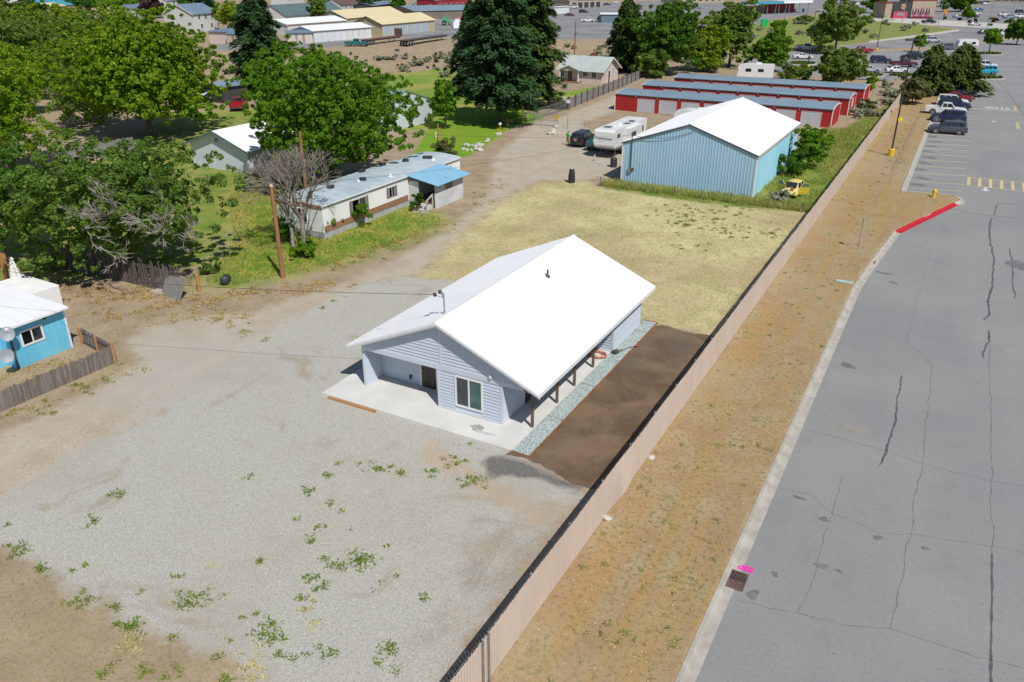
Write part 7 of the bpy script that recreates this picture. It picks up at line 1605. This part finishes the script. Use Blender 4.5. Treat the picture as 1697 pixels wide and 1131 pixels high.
clumps('verge_weeds', 'small green weeds dotted over the dry verge', spots[:300], M_GR['weed'], rng, (.03, .10), .024, 500)
spots = []
for (u, v, s, nn) in ((1140, 358, 25, 26), (1105, 345, 26, 14), (1190, 345, 30, 14), (1205, 388, 20, 14), (1275, 390, 14, 10), (1225, 360, 30, 10), (1150, 410, 20, 6), (1130, 375, 18, 14)):
    for _ in range(nn): p = at(u + rng.normal(0, s), v + rng.normal(0, s*.28)); spots.append((p.x, p.y, rng.uniform(.15, .45)))
clumps('field_weeds', 'green weed patches in the dry yellow field', spots, leafmat('field_weed', (.17, .22, .06), (.33, .36, .14), .35), rng, (.05, .2), .04, 200)
spots = []
for a, b, nn in (((150, 540), (560, 500), 16), ((230, 600), (60, 690), 18), ((530, 455), (760, 370), 30), ((790, 330), (815, 300), 8), ((730, 340), (800, 320), 14), ((0, 700), (180, 620), 14), ((330, 500), (430, 560), 8)):
    for _ in range(nn): t = rng.uniform(0, 1); p = at(a[0] + (b[0]-a[0])*t + rng.normal(0, 12), a[1] + (b[1]-a[1])*t + rng.normal(0, 6)); spots.append((p.x, p.y, rng.uniform(.15, .5)))
clumps('roadside_weeds', 'weeds along the dirt track edges', spots, M_GR['mob'], rng, (.05, .2), .03, 220)
spots = []
for a, b, nn, sp in (((60, 480), (340, 500), 60, 16), ((330, 500), (560, 470), 50, 8), ((150, 520), (420, 530), 30, 14), ((0, 625), (120, 600), 16, 8), ((560, 440), (740, 372), 30, 5), ((790, 345), (840, 300), 16, 8)):
    for _ in range(nn): t = rng.uniform(0, 1); p = at(a[0] + (b[0]-a[0])*t + rng.normal(0, sp), a[1] + (b[1]-a[1])*t + rng.normal(0, sp*.6)); spots.append((p.x, p.y, rng.uniform(.2, .7)))
clumps('dry_yard_grass', 'dry orange straw grass around the dark board fence and lane edges', spots, leafmat('orange_straw', (.40, .27, .10), (.60, .46, .20), .3), rng, (.05, .2), .03, 240)
# --- loose stones of the gravel lot and the verge
gq = in_poly([(p[0], p[1]) for p in ZONES['gravel']], 30000, rng, .3); gq = notin(gq, (-26.3, 26.9, -9.4, 44.3)); gq = gq[sdf(ZONES['wetfringe'], gq[:, 0], gq[:, 1]) < -.1]; gi = iter(gq)
stuff(stones('loose_gravel', len(gq), lambda: (lambda q: (q[0], q[1], -.004))(next(gi)), .014, .036, rockmat('loose_stone', (.24, .235, .215), (.50, .49, .46))), 'loose grey stones of the gravel lot', 'gravel')
vq = np.stack([rng.uniform(FX + .2, KX - .1, 2600), 8 + 90*rng.uniform(0, 1, 2600)**1.3], 1); vi = iter(vq)
stuff(stones('verge_pebbles', len(vq), lambda: (lambda q: (q[0], q[1], -.005))(next(vi)), .015, .04, rockmat('verge_stone', (.30, .24, .17), (.56, .50, .42))), 'small pebbles lying on the dry verge', 'gravel')
bq = np.stack([rng.uniform(-34, -14, 5200), rng.uniform(6, 24, 5200)], 1); bq = bq[(sdf(ZONES['gravel'], bq[:, 0], bq[:, 1]) < -.2)]; blades('bare_soil_grass', 'sparse short grass on the brown soil below the gravel lot', bq, (.03, .12), .02, M_GR['dryg'], rng, .9)
# --- rocks
RM = []
for k in range(3):
    bm = bmesh.new(); bmesh.ops.create_icosphere(bm, subdivisions=2, radius=.5); r2_ = random.Random(k)
    for vv in bm.verts: vv.co *= 1 + .35*mnoise.noise(vv.co*2.2 + Vector((k*7, 0, 0))); vv.co.z *= .65
    me = bpy.data.meshes.new('rock'); bm.to_mesh(me); bm.free(); me.materials.append(pm('pale_rock', (.55, .51, .45), (.40, .37, .33), 5, .9)); RM.append(me)
def rock(u, v, s, label, group):
    p = at(u, v); o = put('rock', RM[R.randrange(3)], None, (p.x, p.y, p.z + .12*s), (R.uniform(-.3, .3), R.uniform(-.3, .3), R.uniform(0, 6))); o.scale = (s, s*R.uniform(.7, 1.1), s*R.uniform(.7, 1)); tag(o, label, 'rock', group)
for u, v in ((805, 236), (808, 233), (800, 240), (797, 243), (793, 241), (789, 243), (782, 242), (777, 243), (772, 242), (767, 248), (774, 250), (781, 250), (788, 249), (824, 223), (828, 224), (795, 250)): rock(u + R.uniform(-.8, .8), v + R.uniform(-.5, .5), R.uniform(.45, .95), 'pale rock in the curved border at the lawn edge', 'rocks edging the lawn')
for u, v in ((911, 223), (915, 221), (918, 223), (913, 218), (924, 222), (916, 216), (922, 212)): rock(u, v, R.uniform(.5, 1.0), 'pale rock in the small heap beside the gravel lane', 'rock heap by the lane')
for u, v, lb in ((1078, 760, 'white stone at the foot of the pink fence near the soil bed'), (1006, 860, 'pale stone under the damaged part of the pink fence')): rock(u, v, .4, lb, None)
o = MB().hexa([(-.6, -.3, 0), (.7, -.4, 0), (.6, .4, 0), (-.5, .35, 0)], [(-.55, -.25, .12), (.65, -.35, .2), (.55, .35, .22), (-.45, .3, .12)]).build('concrete_slab_piece', M_CONC, None, (at(65, 434).x, at(65, 434).y, .0)); tag(o, 'broken concrete piece on the debris behind the umbrella', 'rubble')
o = MB().hexa([(-.7, -.4, 0), (.8, -.4, 0), (.7, .5, 0), (-.6, .4, 0)], [(-.6, -.3, .12), (.7, -.35, .16), (.6, .4, .14), (-.5, .3, .12)]).build('flat_stone', M_CONC, None, (at(268, 484).x, at(268, 484).y, .0)); tag(o, 'flat pale stone beside the leaning grey sheet', 'stone')
# ------------------------------------------------------------------ far buildings
def far_b(name, label, cat, a, b, d, ze, zr, wall, roofm, openings=(), ov=.4, group=None, trim=None, sheet=2.0, panels=False, frame=None):
    A, B = at(*a), at(*b); t = (B - A); t.z = 0; L = t.length; t.normalize(); n = Vector((-t.y, t.x, 0)); c = (A + B)/2 + n*d/2; rz = math.atan2(t.y, t.x) - PI/2
    T = gable_building(name, label, cat, (c.x, c.y), d, L, ze, zr, wall, roofm, rz, ov, [], group, trim, frame, sheet, z0=float(hgt(c.x, c.y)), panels=panels)
    for fr, kind, z0, w, h, m in openings:     # fractions along the face that looks this way
        o, u, nn, l = FACES['right'](d, L); opening(T, o, u, nn, fr*L - w/2, z0, w, h, kind, m, frame or M_WPVC)
    return T
def row(kind, n, a, b, z0, w, h, m): return [(a + (b - a)*(i + .5)/n, kind, z0, w, h, m) for i in range(n)]
M_OFFW = pm('off_white_wall', (.60, .60, .58), (.55, .55, .53), .3, .7); M_WDOOR = pm('white_roller_door', (.68, .70, .72), (.62, .64, .66), .4, .5); M_CRWALL = pm('cream_wall', (.46, .40, .27), (.42, .36, .24), .3, .7); M_CRROOF = pm('cream_metal_roof', (.70, .60, .36), (.66, .56, .33), .3, .5); M_LBDOOR = pm('light_blue_door', (.36, .45, .52), (.33, .42, .48), .5, .6); M_TEALR = pm('teal_shingle_roof', (.10, .16, .17), (.08, .13, .14), .6, .85); M_SLATER = pm('slate_blue_roof', (.17, .23, .31), (.14, .20, .27), .5, .6); M_BRR = pm('brown_shingle', (.14, .09, .07), (.11, .07, .055), .6, .9); M_TANW = pm('tan_stucco', (.43, .34, .25), (.39, .31, .225), .4, .8); M_DKG = pm('charcoal_cladding', (.035, .037, .042), (.05, .052, .058), .5, .6); M_BRW = pm('brown_metal_wall', (.20, .165, .13), (.17, .14, .11), .3, .6); M_BLR = pm('sky_blue_roof', (.07, .34, .46), (.06, .30, .42), .4, .5); M_REDB = pm('deep_red_band', (.33, .02, .03), (.28, .02, .025), .5, .5); M_PNK = pm('pink_red_wall', (.55, .06, .14), (.48, .05, .12), .5, .5)
far_b('storage_building', 'white storage row with white roller doors above the bank', 'storage', (521, 71), (616, 63), 9, 2.9, 3.9, M_OFFW, M_ROOFW, row('roller_door', 9, .02, .98, 0, 2.6, 2.3, M_WDOOR), trim=M_WPVC, group='storage buildings on the upper lot')
far_b('storage_building', 'second white storage roof right behind the white row', 'storage', (478, 58), (574, 50), 10, 2.9, 4.1, M_OFFW, M_ROOFW, trim=M_WPVC, group='storage buildings on the upper lot')
far_b('storage_building', 'beige storage unit with blue grey roof right of the tall spruce', 'storage', (478, 73), (518, 72), 8, 2.6, 3.0, M_CREAM, M_SLATER, row('roller_door', 3, .05, .95, 0, 2.6, 2.0, M_CREAM), group='storage buildings on the upper lot')
far_b('storage_building', 'beige storage unit with brown doors left of the tall spruce', 'storage', (378, 74), (412, 74), 8, 2.6, 3.0, M_CREAM, M_SLATER, row('roller_door', 4, .05, .95, 0, 2.0, 2.1, M_TANW), group='storage buildings on the upper lot')
far_b('storage_building', 'plain beige storage end wall beside the maple', 'storage', (348, 72), (376, 73), 14, 2.9, 3.2, M_CREAM, M_SLATER, group='storage buildings on the upper lot')
far_b('storage_building', 'front cream storage row with light blue doors', 'storage', (634, 60), (721, 51), 11, 3.2, 5.2, M_CRWALL, M_CRROOF, row('roller_door', 6, .01, .86, 0, 2.7, 2.6, M_LBDOOR), trim=M_BRR, group='storage buildings on the upper lot')
far_b('storage_building', 'rear cream storage roof behind the row with blue doors', 'storage', (575, 48), (668, 38), 11, 3.2, 5.4, M_CRWALL, M_CRROOF, trim=M_BRR, group='storage buildings on the upper lot')
far_b('warehouse', 'wide brown warehouse with blue grey roof left of the firs', 'warehouse', (688, 31), (812, 33), 30, 3.2, 4.6, M_BRW, M_BLUEROOF)
far_b('motel', 'long pale building with teal roof and a row of windows', 'motel', (476, 44), (572, 35), 12, 3.4, 6.6, M_OFFW, M_TEALR, row('window', 12, .02, .98, 1.1, 1.3, 1.4, M_GLASS))
far_b('house', 'far house with teal roof above the long pale building', 'house', (480, 16), (505, 14), 10, 5, 8, M_OFFW, M_TEALR)
far_b('carport', 'open carport with blue grey sloping roof', 'carport', (618, 23), (655, 19), 9, 3.2, 4.2, pm('painted_carport_shade', (.06, .06, .065), None, 1, .9), M_SLATER)  # solid walls painted near-black as the shade of the open bay
far_b('house', 'small house with brown shingle roof', 'house', (566, 20), (597, 17), 9, 3, 5.4, M_OFFW, M_BRR, row('window', 3, .1, .9, 1.1, 1.2, 1.2, M_GLASS))
far_b('house', 'white two storey house with gable left of the bright green tree', 'house', (324, 55), (364, 51), 11, 5.4, 8, M_OFFW, M_SLATER, row('window', 2, .1, .9, 1.2, 1, 1.2, M_GLASS) + row('window', 3, .1, .9, 3.8, 1, 1.2, M_GLASS), trim=M_WPVC)
far_b('house', 'white house with slate roof at the top edge, left of the dark pine', 'house', (280, 22), (332, 18), 12, 5.2, 8, M_OFFW, M_SLATER, row('window', 4, .1, .9, 3.4, 1.2, 1.3, M_GLASS), trim=M_WPVC)
far_b('house', 'far white house with steep roof in the upper left corner', 'house', (18, 16), (64, 15), 12, 5, 9, M_OFFW, M_ROOFW, row('window', 2, .3, .95, 2.0, 1.6, 1.6, M_BLR))
far_b('warehouse', 'building with bright sky blue roof at the upper left', 'warehouse', (88, 24), (152, 20), 26, 3.4, 6.0, M_TANW, M_BLR)
far_b('house', 'cream house front beneath the far white house', 'house', (50, 34), (112, 28), 9, 4.2, 5.4, M_CRWALL, M_CRROOF, row('window', 3, .1, .9, 1.4, 1.4, 1.2, M_GLASS))
far_b('house', 'low slate roofed house behind the maple top', 'house', (228, 32), (256, 28), 10, 3, 5, M_OFFW, M_SLATER)
far_b('carport', 'pale carport roof with the red pickup beneath', 'carport', (372, 172), (412, 166), 6, 2.6, 3.0, pm('painted_carport_shade2', (.05, .05, .055), None, 1, .9), M_BLUEROOF)  # shade under this roof is put into the dark wall colour
far_b('shop_building', 'red fronted fuel shop with white flat canopy above the brown warehouse', 'shop', (722, 14), (782, 12), 14, 4.6, 5.2, M_REDB, M_ROOFW, row('window', 6, .05, .95, .9, 2.0, 1.8, M_GLASS))
far_b('shop_building', 'low blue grey building with white roof in the grey lot', 'shop', (996, 38), (1046, 38), 8, 3.2, 3.6, pm('blue_grey_wall', (.13, .18, .24), (.11, .16, .21), .5, .7), M_ROOFW)
far_b('shop_building', 'tan building with dark arched openings at the top edge', 'shop', (944, 14), (998, 12), 14, 4.2, 4.8, M_TANW, M_ROOFW, row('door', 5, .04, .96, 0, 3.6, 3.0, M_DKG))
far_b('box_trailer', 'white box trailer beside the maroon cars', 'trailer', (918, 24), (943, 22), 3, 3.2, 3.3, M_WDOOR, M_ROOFW)
far_b('store', 'long beige store along the top right edge', 'store', (1640, 4), (1760, 6), 30, 6, 6.6, M_TANW, M_ROOFW, row('window', 8, .05, .95, 1, 4, 3, M_GLASS))
far_b('store', 'wide store with tan front above the tall poplar', 'store', (1130, 6), (1200, 4), 20, 5, 5.6, M_TANW, M_REDB, row('window', 6, .05, .95, 1, 3, 2, M_GLASS))
# fuel station canopy
A, B = at(1250, 25), at(1345, 21); T = thing('fuel_station', 'fuel station with blue and white canopy on posts', 'fuel station', ((A.x+B.x)/2, (A.y+B.y)/2, 0), math.atan2(B.y-A.y, B.x-A.x)); L = (B - A).length
MB().box(-L/2, 0, 4.6, -L*.02, 9, 5.7).build('canopy', M_BLR, T); MB().box(-L*.015, 0, 4.7, L/2, 9, 5.8).build('canopy', M_ROOFW, T); MB().box(-L*.01, 9.5, 0, L*.45, 16, 4.4).build('shop', M_REDB, T); MB().box(-L/2, 10, 0, -L*.05, 15, 3.6).build('shop', M_TANW, T)
for x in (-.46, -.26, -.06, .12, .3, .46): MB().tube((x*L, 1.2, 0), (x*L, 1.2, 4.6), .2, n=6).build('post', M_GALV, T); MB().box(x*L - .5, 3.5, 0, x*L + .5, 4.3, 1.7).build('fuel_pump', M_SLATER, T)
p = at(1266, 44); T = thing('skip_bin', 'bright green bin at the edge of the fuel station', 'bin', (p.x, p.y, 0), YAW); MB().hexa([(-1.1, -.9, 0), (1.1, -.9, 0), (1.1, .9, 0), (-1.1, .9, 0)], [(-1.25, -1, 2.4), (1.25, -1, 2.4), (1.25, 1, 2.4), (-1.25, 1, 2.4)]).build('body', CARC['green'], T); MB().box(-1.3, -1.05, 2.4, 1.3, 1.05, 2.6).build('lid', CARC['green'], T)
# restaurant
A, B = at(1466, 31), at(1547, 31); L = (B - A).length; k = L/81; T = thing('restaurant', 'tan and charcoal fast food restaurant with round sign and pink red base', 'restaurant', ((A.x+B.x)/2, (A.y+B.y)/2, 0), math.atan2(B.y-A.y, B.x-A.x))
X = lambda u: (u - 1466)*k - L/2
MB().box(X(1508), 0, 0, X(1547), 14, 7.4).build('tower', M_TANW, T); MB().box(X(1508) - .1, -.15, 7.4, X(1547) + .2, 14.1, 7.8).build('parapet', M_REDB, T)
MB().box(X(1478), .4, 0, X(1507.8), 14, 6.6).build('dark_front', M_DKG, T); MB().box(X(1479), -.1, 0, X(1502), .38, 2.9).build('pink_base', M_PNK, T); MB().box(X(1466), 1.0, 0, X(1477.8), 14, 6.2).build('wing', M_TANW, T); MB().box(X(1466) - .1, .9, 6.2, X(1478), 14, 6.6).build('parapet', M_REDB, T)
for i in range(3): MB().box(X(1484.5) + i*1.25, -.16, 1.2, X(1484.5) + i*1.25 + .95, -.1, 2.3).build('window', GL2, T)
cx, cz = X(1494), 4.9
M_EMB = pm('sign_bun', (.62, .36, .18), None, 2, .5); M_EMR = pm('sign_red', (.55, .05, .03), None, 2, .5)
sg = MB().tube((cx, .38, cz), (cx, .18, cz), 1.15, n=24).build('round_sign', M_TANW, T)
for z0, z1, m in ((.25, .85, M_EMB), (-.2, .18, M_EMR), (-.8, -.28, M_EMB)):
    mb = MB(); w0, w1 = math.sqrt(1.0 - z0*z0), math.sqrt(max(.02, 1.0 - z1*z1)); mb.hexa([(cx - w0, .12, cz + z0), (cx + w0, .12, cz + z0), (cx + w0, .18, cz + z0), (cx - w0, .18, cz + z0)], [(cx - w1, .12, cz + z1), (cx + w1, .12, cz + z1), (cx + w1, .18, cz + z1), (cx - w1, .18, cz + z1)]); mb.build('sign_band', m, sg)
for i in range(6): MB().box(X(1511.5) + i*(X(1541) - X(1511.5))/6, -.08, .9, X(1511.5) + (i + .85)*(X(1541) - X(1511.5))/6, .0, 2.6).build('window', GL2 if i % 2 else M_PNK, T)
for i in range(7): xx = X(1510.5) + i*(X(1541.5) - X(1510.5))/7; MB().hexa([(xx, -1.0, 3.0), (xx + .6, -1.0, 3.0), (xx + .6, -.02, 3.0), (xx, -.02, 3.0)], [(xx, -.3, 4.4), (xx + .6, -.3, 4.4), (xx + .6, -.02, 4.4), (xx, -.02, 4.4)]).build('awning', M_REDB if i % 2 else GL2, T)
MB().box(X(1507.9), -.5, 0, X(1545), -.1, .8).build('planter', pm('red_hedge', (.22, .02, .04), (.15, .02, .03), 4, .9), T)
# pylon sign by the restaurant
p = at(1563, 34); T = thing('pylon_sign', 'dark and orange roadside pylon sign beside the restaurant', 'sign', (p.x, p.y, 0), YAW); MB().tube((0, 0, 0), (0, 0, 7.5), .2, n=6).build('post', M_LP, T); MB().box(-.6, -.15, 2.6, .9, .15, 4.4).build('panel', pm('orange_panel', (.7, .25, .03), None, 2, .5), T)
# flatbed trailers
def flatbed(a, b, label, m, head):
    A, B = at(*a), at(*b); T = thing('flatbed_trailer', label, 'trailer', ((A.x+B.x)/2, (A.y+B.y)/2, float(hgt((A.x+B.x)/2, (A.y+B.y)/2))), math.atan2(B.y-A.y, B.x-A.x), 'flatbed trailers on the upper lot'); L = (B - A).length
    n = 14
    for i in range(n): MB().box(-L/2 + i*L/n, -1.25, 1.2, -L/2 + (i+.96)*L/n, 1.25, 1.32).build('deck_plank', m, T)
    for s in (-1, 1): MB().box(-L/2, s*.5 - .08, .85, L/2, s*.5 + .08, 1.19).build('chassis_beam', M_LP, T)
    for x in (-L/2 + .9, -L/2 + 2.2, -L/2 + 3.5):
        for s in (-1, 1): w = put('wheel', wheel_meshes(.41)[0], T, (x, s*1.0, .45)); w.scale = (1.1, 1.1, 1.1); put('rim', wheel_meshes(.41)[1], w)
    for s in (-1, 1): MB().tube((L/2 - 3.2, s*.8, 0), (L/2 - 3.2, s*.8, 1.0), .08, n=6).build('landing_leg', M_LP, T)
    if head: MB().box(L/2 - .1, -1.25, 1.32, L/2, 1.25, 3.2).build('headboard', m, T)
flatbed((601, 76), (661, 68), 'rusty brown flatbed trailer with tall headboard above the bank', pm('rusty_deck', (.16, .07, .06), (.12, .06, .05), 2, .9), True); flatbed((667, 78), (738, 66), 'dark empty flatbed trailer at the edge of the upper lot', pm('dark_deck', (.07, .065, .075), (.09, .085, .09), 2, .8), False)
# yard clutter on the upper lot
p = at(740, 42); T = thing('tractor', 'green tractor parked right of the cream storage row', 'tractor', (p.x, p.y, float(hgt(p.x, p.y))), .6); MB().box(-1.2, -.5, .8, 1.4, .5, 1.6).build('body', CARC['green'], T); MB().box(-1.2, -.7, 1.6, .0, .7, 2.7).build('cab', CARC['green'], T)
for x, r in ((-.8, .8), (1.1, .5)):
    for s in (-1, 1): w = put('wheel', wheel_meshes(.41)[0], T, (x, s*.85, r)); w.scale = (r/.41,)*3
p = at(762, 46); T = thing('storage_tent', 'white fabric storage tent with orange top beside the firs', 'tent', (p.x, p.y, float(hgt(p.x, p.y))), .6); mb = MB(); pr = [(-2.2, 0), (-2.2, 1.6), (-1.3, 2.7), (0, 3.1), (1.3, 2.7), (2.2, 1.6), (2.2, 0)]; mb.add([(x, -3, z) for x, z in pr] + [(x, 3, z) for x, z in pr], [tuple(range(7)), tuple(range(13, 6, -1))] + [(i, 7+i, 8+i, i+1) for i in range(6)]); mb.build('cover', M_ROOFW, T); MB().box(-.9, -3.05, 2.9, .9, 3.05, 3.2).build('ridge_cap', pm('orange_fabric', (.55, .15, .05), None, 2, .7), T)
# pale pavements along the main road, islands with planting
def sheet(name, pts, mat, z=.02, th=.12, kind=True):
    P = [at(*p) for p in pts]; mb = MB(); mb.slab([(q.x, q.y, float(hgt(q.x, q.y)) + z) for q in P], th); o = mb.build(name, mat); return struct(o) if kind else o
M_PAV = pm('pale_pavement', (.52, .49, .44), (.46, .43, .39), .3, .9)
sheet('pavement', [(1445, 35), (1540, 42), (1600, 45), (1700, 50), (1700, 42), (1600, 36), (1540, 33), (1445, 28)], M_PAV, .03); sheet('pavement', [(1440, 71), (1545, 58), (1590, 52), (1588, 49), (1540, 55.5), (1440, 68.5)], M_PAV, .02)
M_HEDGE = leafmat('island_hedge', (.05, .10, .015), (.11, .16, .03), .2)
def island(pts, label, c, rx, ry):
    T = thing('planted_island', label, 'planting', (c.x, c.y, 0), YAW); mb = MB(); mb.lathe([(1, -.2), (1, .04), (.93, .05)], n=20); o = mb.build('kerb_ring', M_PAV, T); o.scale = (rx, ry, 1)
    rg = np.random.default_rng(int(c.x*10) % 999); n = int(700*rx*ry/8) + 300; a = rg.uniform(0, 6.28, n); r = np.sqrt(rg.uniform(0, 1, n))*.86; P = np.stack([np.cos(a)*r*rx, np.sin(a)*r*ry, .05 + rg.uniform(0, .55, n)*(1 - r*.5)], 1); o2 = put('hedge', quads_mesh('hedge', leaf_quads(P, unit(rg.normal(0, 1, (n, 3))), .5, rg), M_HEDGE), T); stuff(o2)
for u, v, rx, ry, lb in ((1497, 126, 3.4, 1.6, 'hedge island below the white sedan'), (1446, 126, 2.4, 1.3, 'hedge island below the silver sedan'), (1636, 130, 3.6, 1.5, 'hedge island in front of the turquoise SUV'), (1330, 106, 3.4, 2.0, 'grass island around the yellow lamp base'), (1640, 90, 3.4, 2.0, 'bark island around the young street tree')): island(None, lb, at(u, v), rx, ry)
# low ornamental shrubs by the road
for i, (u, v) in enumerate(((1566, 32), (1590, 34), (1616, 36), (1640, 33), (1646, 33), (1652, 35), (1641, 43), (1606, 38), (1645, 37), (1668, 38))): shrub(u, v, v - 3.5, 3.2, 'dark red ornamental shrub in the roadside bed', 'plum' if i % 3 else 'walnut', 150, 60 + i, 'ornamental roadside shrubs')
